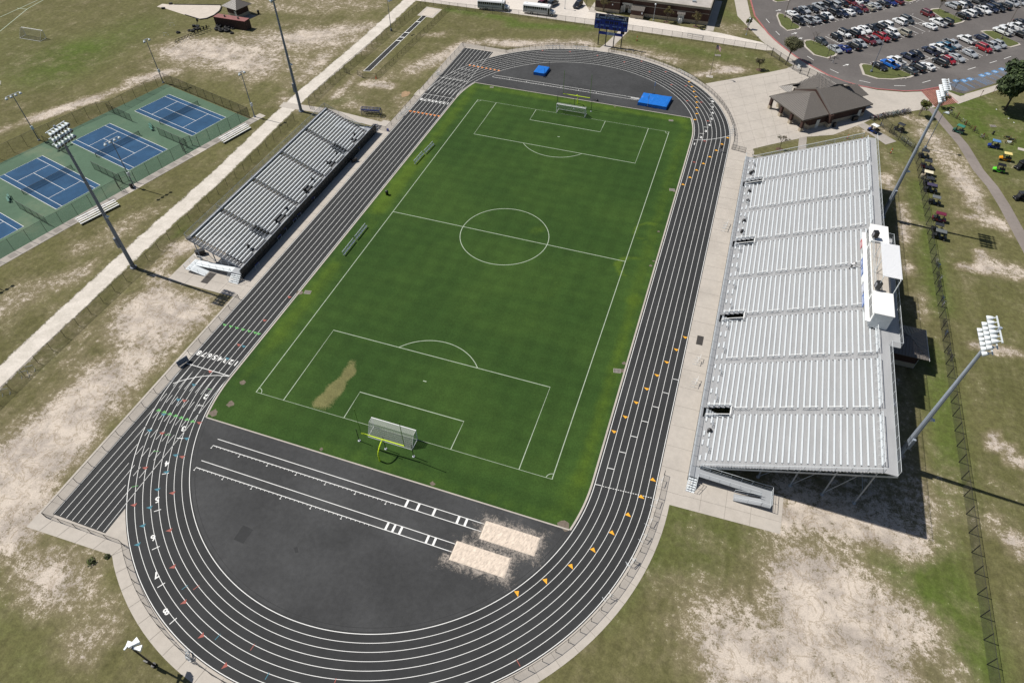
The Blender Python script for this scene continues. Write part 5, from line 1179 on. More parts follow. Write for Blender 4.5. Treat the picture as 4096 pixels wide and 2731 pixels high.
nw = arc(0,50,41.0,radians(97),atan2(30.6,-27.2),14)+[(-27.4,80.3),(-34,80.3),(-40.8,80.3)]; fence('track_fence', 'low black chain link fence round the far turn left of the scoreboard', nw, 1.2, 0, group=TF)
fence('track_fence', 'low black chain link fence along the far left straight beside the blue shelter', [(-40.85,80.25),(-41.1,55),(-41.15,29.4),(-42.9,29.4)], 1.2, 3.0, group=TF)
fence('gate', 'black mesh gate standing open below the scoreboard, left leaf', [(-3.6,91.0),(-3.2,89.2)], 1.3, 0, ['chain_link'][0], ('top','low'), cat='gate', group='gates below the scoreboard'); fence('gate', 'black mesh gate standing open below the scoreboard, right leaf', [(1.0,89.6),(2.6,91.2)], 1.3, 0, 'chain_link', ('top','low'), cat='gate', group='gates below the scoreboard')
fence('gate', 'black double gate across the apron at the far end of the silver grandstand', [(40.9,48.4),(42.4,48.2),(44.0,47.9)], 1.3, 0, 'chain_link', ('top','mid','low'), cat='gate')
fence('road_fence', 'tall black chain link fence between the gravel road and the visitor stand', [(-63.0,-106),(-63.3,-70),(-63.9,-58),(-64.1,-30),(-64.4,0),(-65.4,26.5)], 1.9, 3.2, group='fences along the gravel road')
fence('road_fence', 'tall black chain link fence beside the gravel road and the long jump strip', [(-66.3,35.5),(-66.4,55),(-65.6,80),(-64.3,105.6)], 1.9, 3.0, group='fences along the gravel road')
fence('gate', 'open mesh gate in the gravel road fence behind the visitor stand', [(-65.9,34.5),(-64.6,32.9)], 1.9, 0, 'chain_link', ('top','mid','low'), cat='gate')
fence('top_fence', 'long black chain link fence along the white bus road beyond the far turn', [(-64.2,105.8),(-55.3,104.9),(-32,106.3),(-7.4,106.7),(22.9,106.2),(44.7,105.4)], 2.0, 3.1)
fence('runway_fence', 'low black chain link fence on the right side of the long jump strip', [(-55.5,104.5),(-55.8,80),(-56.1,54.1)], 1.2, 2.7); fence('runway_fence', 'short black chain link fence at the near end of the long jump strip', [(-61.9,53.8),(-59.6,52.6),(-56.2,53.9)], 1.3, 0, 'chain_link', ('top','low'))
fence('runway_fence', 'short black chain link panel left of the near end of the long jump strip', [(-66.3,54.2),(-64.0,53.3)], 1.3, 1.1, 'chain_link', ('top','low'))
rf = [(82.45,-104),(82.47,-50),(82.5,-20),(82.6,0),(82.5,35),(82.2,56),(81.6,61),(78.8,65.7),(75,71.9)]
fence('boundary_fence', 'black chain link fence on the right with bicycles chained along it', rf, 2.25, 3.05, pr=.065, rails=('top',))
fence('plaza_fence', 'dark metal gate fence between the plaza and the red kerb', [g('03',30,515),g('03',100,560),g('03',160,600),g('03',225,640),g('03',290,680),g('03',360,705),g('03',430,740),g('03',500,762)], 2.3, 0, 'chain_link', ('top','mid'), pr=.09)
fence('top_fence', 'black chain link fence from the school corner along the curved sidewalk', [(44.7,105.4),(46.4,103.3)], 2.0, 0); 
b = MB(); b.path([(-2.4,0,0),(-2.4,0,1.1),(2.4,0,1.1),(2.4,0,0)],.05,6); b.tube((-2.4,0,.55),(2.4,0,.55),.035,5); single('barrier_rail', 'grey pipe barrier gate beside the long chain link fence left of the flagpole', 'barrier', b, 'galv', (*g('02',1680,355),0), -.1)
# tennis fences, dividers, nets
TG = 'tennis court fences'
fence('tennis_fence', 'tall black chain link fence along the left side of the tennis courts', [tl_(-.2),(-109.6,30.),(-111.6,15.2),(-114.3,13.6),(-118.9,-1.5),(-124.5,-24)], 3.0, 3.4, group=TG); fence('tennis_fence', 'tall black chain link fence along the far end of the tennis courts', [tl_(-.2), tr_(-.2)], 3.0, 3.2, 'windscreen_mesh', group=TG)
fence('tennis_fence', 'tall black chain link fence on the road side of the farthest tennis court', [tr_(-.2), tr_(15.6)], 3.0, 3.4, group=TG); fence('tennis_fence', 'tall black chain link fence on the road side of the middle tennis court', [tr_(19.6), tr_(33.2)], 3.0, 3.4, group=TG); fence('tennis_fence', 'tall black chain link fence on the road side of the nearest tennis courts', [tr_(37.2), tr_(72)], 3.0, 3.4, group=TG)
for i, t in enumerate((15.6, 33.2)):
    a, c = Vector(tr_(t)), Vector(tr_(t+4)); fence('gate', ['black mesh gates recessed in the tennis fence by the farthest court','black mesh gates recessed in the tennis fence by the middle court'][i], [a, a-TU*1.9+TV*.6, (a+c)/2-TU*2.2, c-TU*1.9-TV*.6, c], 2.6, 0, 'chain_link', ('top','mid','low'), cat='gate', pr=.06, group='tennis gates')
for i, t in enumerate((8.6, 26.4, 44.2)):
    n_ = ['farthest and middle courts','middle and near courts','two nearest courts'][i]; a, c = Vector(tl_(t+9))+TU*(1. if i else .3), Vector(tr_(t+8.8))-TU*2.
    fence('court_divider', f'dark mesh divider between the {n_}, left part', [a, a+TU*9.5], 2.2, 2.4, 'windscreen_mesh', group='court dividers'); fence('court_divider', f'dark mesh divider between the {n_}, right part', [c, c-TU*10.5], 2.2, 2.6, 'windscreen_mesh', group='court dividers')
for i, c in enumerate(TC):
    o = thing('tennis_net', ['tennis net across the farthest blue court','tennis net across the middle blue court','tennis net across the blue court behind the floodlight mast','tennis net across the blue court cut by the left frame edge'][i], 'net', (c.x,c.y,0), atan2(TV.y,TV.x), group='tennis nets')
    b = MB(); b.add([(-5.9,0,.05),(5.9,0,.05),(5.9,0,1.05),(0,0,.95),(-5.9,0,1.05)], [(0,1,2,3,4)]); part(o, 'mesh', b, 'net_black'); b = MB(); b.bar((-5.9,0,1.06),(0,0,.96),.05,.05); b.bar((0,0,.96),(5.9,0,1.06),.05,.05); part(o, 'tape', b, 'black_metal')
    for s_ in (-5.9,5.9): b = MB(); b.tube((s_,0,0),(s_,0,1.1),.06,6); part(o, 'post', b, 'black_metal')
def small_bench(name, label, loc, rz, L=1.8, m='bench_green', back=True, group=None):
    o = thing(name, label, 'bench', (*loc,0), rz, group); b = MB(); b.bx(-L/2,-.2,.42,L/2,.2,.47); part(o, 'seat', b, m)
    if back: b = MB(); b.bx(-L/2,.22,.6,L/2,.27,.9); part(o, 'backrest', b, m)
    for x in (-L/2+.2, L/2-.2): b = MB(); b.tube((x,-.15,0),(x,-.15,.42),.03,5); b.tube((x,.2,0),(x,.26,.9 if back else .42),.03,5); part(o, 'leg', b, m)
for i, (c,x,y) in enumerate((('00',1385,1165),('00',1390,1190),('10',85,250),('10',80,275))):
    small_bench('court_bench', ['green bench between the farthest courts, upper of the pair','green bench between the farthest courts, lower of the pair','green bench at the left court, upper of the pair','green bench at the left court, lower of the pair'][i], g(c,x,y), radians(-32), 2.0, group='green court benches')
def bleacher(label, p, q, rows=4):
    a, c = Vector(p), Vector(q); d = c-a; L = d.length; o = thing('bleacher', label, 'bleacher', (a.x,a.y,0), atan2(d.y,d.x), 'small white bleachers by the courts')
    for k in range(rows): b = MB(); b.bx(0,.45*k,.4+.22*k,L,.45*k+.26,.44+.22*k); part(o, 'seat', b, 'white_paint')
    b = MB()
    for i in range(5):
        x = .3+(L-.6)*i/4; b.bar((x,0,.35),(x,.45*rows,.35+.22*rows),.05,.05); b.tube((x,.2,0),(x,.2,.4),.03,5); b.tube((x,1.5,0),(x,1.5,1.0),.03,5); b.tube((x,.1,.03),(x,1.7,.03),.03,5)
    b.tube((.3,.2,.2),(L-.3,.2,.2),.02,5); b.tube((.3,1.5,.5),(L-.3,1.5,.5),.02,5)
    part(o, 'frame', b, 'galv')
p, q = g('00',2060,1325), g('00',2310,1185); bleacher('small white aluminium bleacher beside the farthest tennis court', p, q); p, q = g('10',750,505), g('10',1105,325); bleacher('small white aluminium bleacher behind the near floodlight mast', p, q)
b = MB(); b.lathe([(.33,0),(.36,1.0),(.28,1.12)],(0,0,0),12); single('litter_bin', 'black litter bin at the foot of the tennis light pole by the middle court', 'bin', b, 'black_plastic', (*g('10',1215,160),0))
# ------------------------------------------------------------------ goals
def soccer_goal(label, loc, rz, W=7.32, H=2.44, D=2.0, top=.9, netm='net_white'):
    o = thing('soccer_goal', label, 'soccer goal', (*loc,.05), rz, 'soccer goals'); h = W/2+.06
    for s_ in (-1,1): b = MB(); b.tube((s_*h,0,0),(s_*h,0,H),.065,8); part(o, 'post', b, 'white_paint')
    b = MB(); b.tube((-h-.06,0,H),(h+.06,0,H),.075,8); part(o, 'crossbar', b, 'white_paint')
    b = MB(); b.path([(-h,0,.04),(-h,D,.04),(h,D,.04),(h,0,.04)],.045,6); b.path([(-h,0,H),(-h,top,H),(-h,D,.04)],.025,5); b.path([(h,0,H),(h,top,H),(h,D,.04)],.025,5); part(o, 'base_frame', b, 'white_paint')
    b = MB(); b.add([(-h,.02,H-.02),(h,.02,H-.02),(h,top,H-.1),(-h,top,H-.1),(-h,D,.1),(h,D,.1),(-h,.02,.1),(h,.02,.1)], [(0,1,2,3),(3,2,5,4),(0,3,4,6),(1,7,5,2)]); n_ = part(o, 'net', b, netm)
    b = MB()                          # coarse net cords
    if netm == 'chain_link': return o
    for k in range(1,25): x = -h+2*h*k/25; b.bar((x,.02,H-.02),(x,top,H-.1),.02,.02); b.bar((x,top,H-.1),(x,D,.1),.02,.02)
    if netm == 'chain_link': return o
    for t in [i/8 for i in range(9)]: b.bar((-h,top+(D-top)*t,H-.1-(H-.2)*t),(h,top+(D-top)*t,H-.1-(H-.2)*t),.02,.02)
    part(n_, 'cords', b, 'field_line'); return o
soccer_goal('white soccer goal at the near end of the grass pitch', (-.13,-51.45), pi); soccer_goal('white soccer goal at the far end of the grass pitch', (0,51.5), 0.)
a, c = Vector(g('00',240,325)), Vector(g('00',425,355)); m_ = (a+c)/2; soccer_goal('white practice goal on the grass field at the top left', (m_.x,m_.y), atan2((c-a).y,(c-a).x)+pi, (c-a).length, 2.3, 2.4, .6, 'chain_link')
b = MB(); b.path([(-1.5,0,0),(1,0,0),(1.6,0,.9)],.05,5); single('goal_corner', 'corner of a white goal frame at the left frame edge', 'soccer goal', b, 'white_paint', (*g('00',5,765),0), -.8)
def football_post(label, loc, s_):
    o = thing('football_goalpost', label, 'goalpost', (*loc,.05), 0, 'football goalposts')
    b = MB(); b.tube((0,0,0),(0,0,1.5),.12,8); pts = [(0,s_*(1.9-1.9*cos(t)),1.5+1.55*sin(t)) for t in [i*pi/2/7 for i in range(8)]]; b.path(pts,.11,8); part(o, 'gooseneck', b, 'yellow_green')
    b = MB(); b.tube((-3.55,s_*1.9,3.05),(3.55,s_*1.9,3.05),.10,8); part(o, 'crossbar', b, 'yellow_green')
    for x in (-3.55,3.55): b = MB(); b.tube((x,s_*1.9,3.05),(x,s_*1.9,9.1),.05,6); part(o, 'upright', b, 'upright_green')
    b = MB(); b.lathe([(.0,0),(.5,.02),(.5,.0)],(0,0,0),10); 
football_post('yellow football goalpost behind the near soccer goal', (-.18,-56.8), 1); football_post('yellow football goalpost behind the far soccer goal', g('02',590,965) if False else (0.2,57.9), -1)
NP = 'black net posts behind the goals'
for i, (c,x,y,h) in enumerate((('21',950,912,3.2),('21',1193,987,3.2),('21',1448,1057,3.2),('02',415,985,3.2),('02',570,1005,3.2),('02',725,1028,3.2))):
    o = thing('net_post', ['left','middle','right'][i % 3]+(' black ball net post behind the near goal' if i < 3 else ' black ball net post behind the far goal'), 'post', (*g(c,x,y),.05), group=NP); b = MB(); b.tube((0,0,0),(0,0,h),.055,6); part(o, 'post', b, 'black_metal'); b = MB(); b.lathe([(.22,0),(.22,.1),(.06,.12)],(0,0,0),8); part(o, 'foot', b, 'galv')
# ------------------------------------------------------------------ team benches
def team_bench(label, p, q):
    a, c = Vector(p), Vector(q); d = c-a; L = d.length; o = thing('team_bench', label, 'bench', ((a.x+c.x)/2,(a.y+c.y)/2,.05), atan2(d.y,d.x), 'aluminium team benches')
    b = MB(); b.bx(-L/2,-.14,.42,L/2,.14,.47); part(o, 'seat', b, 'seat_alu'); b = MB(); b.bx(-L/2,.26,.72,L/2,.31,.98); part(o, 'backrest', b, 'seat_alu')
    for t in (-.45,0,.45): b = MB(); b.bar((L*t,-.2,.02),(L*t,.4,.02),.05,.05); b.bar((L*t,0,.02),(L*t,0,.42),.06,.05); b.bar((L*t,.1,.4),(L*t,.28,.9),.05,.05); part(o, 'leg', b, 'galv')
team_bench('aluminium team bench near the far left corner of the pitch, upper of the pair', g('01',1555,1420), g('01',1635,1335)); team_bench('aluminium team bench near the far left corner of the pitch, lower of the pair', g('01',1462,1515), g('01',1540,1425))
team_bench('aluminium team bench left of the halfway line, upper of the pair', g('11',925,640), g('11',1020,520)); team_bench('aluminium team bench left of the halfway line, lower of the pair', g('11',810,785), g('11',912,655))
def barrel(label, loc, group=None, z=.05, lid=True):
    o = thing('trash_can', label, 'trash can', (*loc,z), random.random()*3, group); b = MB(); b.lathe([(.29,0),(.32,.05),(.34,.82),(.36,.86)],(0,0,0),14); part(o, 'barrel', b, 'black_plastic', smooth=True)
    if lid: b = MB(); b.lathe([(.37,.863),(.36,.92),(.22,1.08),(.0,1.12)],(0,0,0),14); part(o, 'lid', b, 'black_plastic', smooth=True); b = MB(); b.box((.16,0,1.0),(.2,.22,.12)); part(o, 'flap', b, 'box_steel')
barrel('black barrel trash can on the grass by the left touchline', g('11',1205,222))
TB = 'black barrels on the home grandstand walkway'
for i, (c,x,y) in enumerate((('12',2205,35),('12',2170,215),('12',2157,300),('12',2122,485),('12',2105,580),('22',1805,840),('02',0,0))):
    if i == 6: p = at(3000,702,ZF)
    else: p = g(c,x,y,ZF)
    barrel(['black barrel bin on the grandstand front row, first below the far opening','black barrel bin on the grandstand front row, upper of the two between far openings','black barrel bin on the grandstand front row, lower of the two between far openings','black barrel bin on the grandstand front row, upper of the two above the second opening','black barrel bin on the grandstand front row, just above the second opening','black barrel bin on the grandstand front row below the nearest opening','black barrel bin near the far end of the grandstand walkway'][i], p, TB, ZF+.01)
VB = 'black barrels on the visitor stand walkway'
for i, (c,x,y) in enumerate((('10',2290,720),('11',190,480),('11',285,370),('11',455,195),('11',525,105),('01',655,1520),('01',740,1430),('01',905,1260))):
    p = g(c,x,y,ZF); barrel(['black barrel bin at the near end of the visitor stand','black barrel bin second from the near end of the visitor stand','black barrel bin third from the near end of the visitor stand','black barrel bin fourth from the near end of the visitor stand','black barrel bin fifth from the near end of the visitor stand','black barrel bin third from the far end of the visitor stand','black barrel bin second from the far end of the visitor stand','black barrel bin at the far end of the visitor stand'][i], (min(-44.3,p[0]),p[1]), VB, ZF+.01)
for i, (x, y, n_) in enumerate(((46.6,38.5,'grandstand'),)):
    b = MB()
    for k in range(3): b.path([(0,-.5+.5*k,0),(0,-.5+.5*k,1.1)],.03,5)
    for h in (.1,.4,.75,1.1): b.tube((0,-.6,h),(0,.6,h),.03,5)
    single('folded_rack', 'black metal rack on the far end of the grandstand walkway', 'rack', b, 'black_metal', (*at(3018,680,ZF),ZF), .3)
# ------------------------------------------------------------------ jump beds
def tarp(name, label, P, h, loc_z=.05, sag=.06, ups=(), notch=False):
    cx_ = sum(p[0] for p in P)/len(P); cy_ = sum(p[1] for p in P)/len(P); o = thing(name, label, 'landing mat', (cx_,cy_,loc_z), group=None)
    q = [(p[0]-cx_,p[1]-cy_) for p in P]; n, m = 16, 12; vs = []; 
    def bil(u, v): a = lerp(q[0],q[1],u); d = lerp(q[3],q[2],u); return lerp(a,d,v)
    for j in range(m+1):
        for i in range(n+1):
            x, y = bil(i/n, j/m); e = min(i, n-i, j, m-j)
            z = h+sag*noise.noise((x*.9,y*.9,h))+.03*noise.noise((x*2.5,y*2.5,1))-(.06 if e == 0 else 0)
            if notch and i < 7 and .35 < j/m < .62: z -= .22
            vs.append((x,y,z))
    b = MB(); b.add(vs, [(j*(n+1)+i, j*(n+1)+i+1, (j+1)*(n+1)+i+1, (j+1)*(n+1)+i) for j in range(m) for i in range(n)])
    rim = [i for i in range(n+1)]+[(j*(n+1)+n) for j in range(1,m+1)]+[m*(n+1)+i for i in range(n-1,-1,-1)]+[j*(n+1) for j in range(m-1,0,-1)]
    b2 = [Vector(vs[k]) for k in rim]; low = [(p.x*1.02, p.y*1.02, .02) for p in b2]; k = len(b2)
    b.add(b2+low, [(i, k+i, k+(i+1)%k, (i+1)%k) for i in range(k)]); part(o, 'cover', b, 'mat_blue', smooth=False)
    return o, (cx_,cy_)
hj = [g('02',197,690,0),g('02',300,705,0),g('02',345,645,.0),g('02',245,628,0)]
tarp('high_jump_mat', 'blue covered high jump mat near the far turn', hj, .85)
pv = [g('02',1152,967,.05),g('02',1412,1012,.05),g('02',1465,918,.05),g('02',1205,880,.05)]; tarp('pole_vault_mat', 'large blue covered pole vault mat at the right of the far apron', pv, .9, notch=True)
UP = 'jump uprights'
def upright(label, p, h, arm=False):
    o = thing('jump_upright', label, 'upright', (*p,.05), group=UP); b = MB(); b.tube((0,0,0),(0,0,h),.04,6); part(o, 'pole', b, 'galv' if arm else 'black_metal'); b = MB(); b.box((0,0,.06),(.7,.35,.1)); part(o, 'base', b, 'black_metal')
    if arm: b = MB(); b.box((0,0,h*.75),(.14,.14,h*.3)); part(o, 'slide', b, 'letter_cyan')
upright('grey upright standing behind the blue pole vault mat', g('02',1300,865), 3.6, True); upright('grey upright standing in front of the blue pole vault mat', g('02',1243,985), 3.6, True); upright('thin upright at the far right of the blue high jump mat', g('02',343,640), 2.2); upright('thin upright in front of the blue high jump mat', g('02',298,712), 2.6)
b = MB(); b.lathe([(.3,0),(.3,.3),(.1,.5)],(0,0,0),8); b.tube((-1.0,.1,.1),(.1,0,.5),.06,5); single('vault_cart', 'black equipment bundle on the grass edge right of the far goal', 'equipment', b, 'black_plastic', (*g('02',780,930),.05))
# ------------------------------------------------------------------ shelters, hurdles, cones, flag
p = g('01',972,1062); q = g('01',1142,1075); dv = Vector(q)-Vector(p)
du = thing('team_shelter', 'blue framed team shelter with curved mesh roof beside the visitor stand', 'shelter', (p[0],p[1],0), atan2(dv.y,dv.x)); L = dv.length
b = MB()
for x in [L*i/5 for i in range(6)]: b.path([(x,0,0),(x,-.05,1.75),(x,.6,2.0),(x,1.25,1.8),(x,1.6,1.0),(x,1.7,0)] if x in (0.,L) else [(x,-.05,1.75),(x,.6,2.0),(x,1.25,1.8),(x,1.6,1.0),(x,1.7,0)],.045,6)
for y, z in ((-.05,1.75),(1.25,1.8),(1.7,.05),(1.6,1.0)): b.tube((0,y,z),(L,y,z),.045,6)
part(du, 'frame', b, 'blue_vinyl'); b = MB()
b.loft([[(0,-.05,1.76),(0,.6,2.02),(0,1.25,1.82),(0,1.6,1.02)],[(L,-.05,1.76),(L,.6,2.02),(L,1.25,1.82),(L,1.6,1.02)]], close=False, caps=False); b.add([(0,0,0),(0,-.05,1.75),(0,.6,2.),(0,1.25,1.8),(0,1.7,0)], [(0,1,2,3,4)]); b.add([(L,0,0),(L,-.05,1.75),(L,.6,2.),(L,1.25,1.8),(L,1.7,0)], [(0,1,2,3,4)]); part(du, 'mesh_cover', b, 'windscreen_mesh'); b = MB(); b.bx(.1,.03,1.35,L-.1,.05,1.72); part(du, 'valance', b, 'royal_blue')
b = MB(); b.bx(.3,1.0,.42,L-.3,1.35,.47); part(du, 'bench', b, 'black_plastic')
def hurdle(label, p, rz, group, m='galv_light', board='white_paint'):
    o = thing('hurdle', label, 'hurdle', (*p,.04), rz, group); b = MB()
    for s_ in (-.55,.55): b.tube((s_,0,0),(s_,0,.95),.025,5); b.tube((s_,0,.02),(s_,-.72,.02),.03,5)
    part(o, 'frame', b, m); b = MB(); b.bx(-.6,-.02,.88,.6,.02,.98); part(o, 'top_board', b, board)
HG = [('hurdles in front of the visitor stand wall',[(g('10',2160+34*i,965-30*i),radians(88)) for i in range(5)]+[(g('11',20,890),1.5),(g('11',225,635),1.5),(g('11',270,570),1.5),(g('11',365,480),1.5),(g('11',405,430),1.5),(g('11',530,285),1.5),(g('01',835,1510),1.5),(g('01',945,1395),1.5)],'royal_blue','dark blue hurdle in the shade in front of the visitor stand wall'),
 ('hurdles stacked at the far end of the visitor stand',[(g('01',1000+18*i,1330-25*i),1.45) for i in range(7)],'royal_blue','dark hurdle stacked by the far corner of the visitor stand'),
 ('hurdles along the far left straight',[(g('01',1320+15*i,1085-13*i),1.4) for i in range(6)]+[(g('01',1665+9*i,700-5*i),1.4) for i in range(4)],'white_paint','white topped hurdle parked beside the far left straight'),
 ('hurdles along the far turn fence',[(g('02',320+33*i,452-i),0.) for i in range(5)]+[(g('02',575+26*i,455+i),0.) for i in range(5)],'white_paint','white topped hurdle by the far turn fence left of the scoreboard'),
 ('hurdles on the right of the far turn',[(g('02',1540+28*i,672+15*i),-.6) for i in range(6)],'white_paint','white topped hurdle on the right of the far turn below the flagpole'),
 ('hurdles on the right apron of the far turn',[(g('02',2020+2*i,1185+18*i),1.55) for i in range(4)],'white_paint','white topped hurdle by the fence near the far grandstand corner'),
 ('single hurdles along the near right apron',[(g('22',1720,175),1.5),(g('22',1700,195),1.5),(g('22',1695,375),1.5),(g('22',1680,400),1.5),(g('12',1965,520),1.5),(g('12',1955,545),1.5),(g('12',1975,500),1.5)],'white_paint','white topped hurdle standing on the apron in front of the grandstand'),
 ('single hurdles along the near turn',[(g('22',1370,1300),1.45),(g('22',1325,1490),1.42),(g('32',1275,100),1.3),(g('32',1220,250),1.2),(g('32',1105,470),1.0),(g('32',1110,480),1.1),(g('32',890,800),.9)],'white_paint','white topped hurdle standing beside the near turn fence')]
for gname, L_, bd, lab in HG:
    for i, (p, r_) in enumerate(L_): hurdle(lab, p, r_+pi, gname, board=bd)
for i, (p, r_) in enumerate(((g('20',290,260),.7),(g('20',235,310),.75),(g('20',60,470),.75))): hurdle(['grey hurdle leaning on the gravel road fence, upper one','grey hurdle leaning on the gravel road fence, middle one','grey hurdle leaning on the gravel road fence at the left edge'][i], p, r_, 'hurdles by the gravel road fence', 'galv', 'galv')
bb = thing('timing_screen', 'dark grey folding screen on the finish line beside the left straight', 'screen', (*g('20',1690,205),.03), radians(70)); b = MB(); b.bx(-1.0,-.04,.1,1.0,.04,1.3); part(bb, 'panel', b, 'pole_steel'); b = MB(); b.tube((-.9,0,0),(-.9,-.6,.03),.03,5); b.tube((.9,0,0),(.9,-.6,.03),.03,5); part(bb, 'foot', b, 'black_metal')
b = MB(); b.poly([(-41.9,-50.4),(-40.3,-50.4),(-40.3,-47.6),(-41.9,-47.6)], .034); b.poly([(-42.4,51.5),(-40.4,51.5),(-40.4,48.5),(-42.4,48.5)], .034); struct('finish_pad', b, 'gravel')
def cone(label, p, h=.75, tall=False):
    o = thing('traffic_cone', label, 'cone', (*p,.0), group='orange cones'); b = MB(); b.lathe([(.17,.03),(.13,.3),(.04,h)],(0,0,0),9) if not tall else b.lathe([(.1,.05),(.09,h*.9),(.05,h)],(0,0,0),8); part(o, 'body', b, 'cone_orange'); b = MB(); b.box((0,0,.02),(.45,.45,.05)); part(o, 'base', b, 'black_metal' if tall else 'cone_orange')
    b = MB(); b.lathe([(.105,h*.45),(.1,h*.6)] if tall else [(.115,h*.5),(.09,h*.64)],(0,0,0),9); part(o, 'band', b, 'white_paint')
cone('small orange cone at the open gate of the long jump strip', g('01',1103,722)); cone('tall orange channelizer on the grass right of the scoreboard', g('02',1146,378), 1.5, True); cone('tall orange channelizer on the grass behind the far end of the grandstand', g('03',1125,1408), 1.3, True); cone('orange marker beside the grandstand end railing, left one', g('03',728,1275), 1.1, True); cone('orange marker beside the grandstand end railing, right one', g('03',850,1300), 1.1, True)
b = MB(); b.lathe([(.24,0),(.26,.55),(.2,.6)],(0,0,0),10); single('water_barrel', 'small blue barrel by the low fence at the far end of the visitor stand', 'barrel', b, 'royal_blue', (*g('01',1212,1205),.03))
fl = thing('flagpole', 'grey flagpole with American flag on the grass right of the scoreboard', 'flagpole', (31.05,84.5,0)); b = MB(); b.tube((0,0,0),(0,0,8.9),.075,8,.04); b.lathe([(.05,8.9),(.09,8.98),(0,9.06)],(0,0,0),8); part(fl, 'pole', b, 'bark_pale'); b = MB(); b.bx(-.9,-.7,0,.9,.7,.06); part(fl, 'foot_slab', b, 'concrete')
def wav(u, v): return (u*1.5*.86+.06, -.5*u+.22*sin(u*5)+.1*v*sin(3*u), 8.7-v*1.05-u*.42*u)
b = MB()
for k in range(13):
    for i in range(10):
        u0, u1 = i/10, (i+1)/10; v0, v1 = k/13, (k+1)/13
        b.mi = 2 if (u1 <= .41 and k < 7) else (0 if k % 2 == 0 else 1); b.add([wav(u0,v1),wav(u1,v1),wav(u1,v0),wav(u0,v0)], [(0,1,2,3)])
f_ = part(fl, 'flag', b, ['flag_red','flag_white','flag_blue']); b = MB()
for r_ in range(5):
    for c_ in range(6): x, y, z = wav(.03+.06*c_, .05+.095*r_); b.box((x,y-.012,z),(.045,.008,.045))
part(f_, 'stars', b, 'flag_white')
for i, (c,x,y,r_) in enumerate((('11',475,1118,.62),('22',965,270,.62),('12',1470,178,.6),('02',1890,512,.8),('01',2165,805,.5),('02',1460,1110,.55),('03',2065,1160,.7))):
    b = MB(); b.bx(-r_,-r_*.75,.0,r_,r_*.75,.03); o = single('drain_grate', ['drain grate in the pitch edge below the near team benches','drain grate in the pitch edge by the right straight, lower','drain grate in the pitch edge by the right straight, upper','drain grate on the grass right of the flagpole','drain grate at the far left corner of the pitch','drain grate at the far right corner of the pitch','drain cover on the lawn beside the golf carts'][i], 'drain grate', b, 'concrete_dark', (*g(c,x,y),.055), .2); b = MB()
    for k in range(5): b.bx(-r_*.8+k*r_*.36,-r_*.62,.031,-r_*.62+k*r_*.36,r_*.62,.036)
    part(o, 'bars', b, 'grate')
for i, (c,x,y,w,l,a) in enumerate((('10',1915,985,.75,1.5,.02),('22',1725,-10,.55,1.1,0))): b = MB(); b.bx(-w,-l,.0,w,l,.012); single('floor_mat', ['dark floor mat on the pavement by the visitor stand stairs','dark floor mat on the apron in front of the grandstand'][i], 'mat', b, 'grate', (*g(c,x,y),.036), a)
b = MB(); b.box((0,0,.45),(1.2,.7,.8)); b.lathe([(.3,.0),(.3,.05)],(-.4,.5,.3),10,(0,1,0)); b.tube((.6,0,.7),(1.2,0,1.0),.04,5); single('field_cart', 'black equipment cart on the walk in front of the visitor stand', 'cart', b, 'black_metal', (*g('01',905,1485),.03), .9)
b = MB(); b.bx(-.9,-.45,.0,.9,.45,1.0); b.bx(-.92,-.47,1.003,.92,.47,1.08); single('storage_bin', 'pale topped black storage bin under the near end of the visitor stand', 'bin', b, ['black_plastic'], (*at(720+390*KS/2, 900+540*KS/2),.02), .8)
b = MB()
for k in range(8): a = k*.35; b.torus((k*.18-.6, .05*sin(k), .35+.1*cos(k*2)), .28, .035, (sin(a),cos(a),.3), 10, 5)
single('cable_bundle', 'crumpled pale cable bundle hanging on the fence at the bottom of the near turn', 'bundle', b, 'galv_light', (*g('30',1745,1330),.4), -.7)
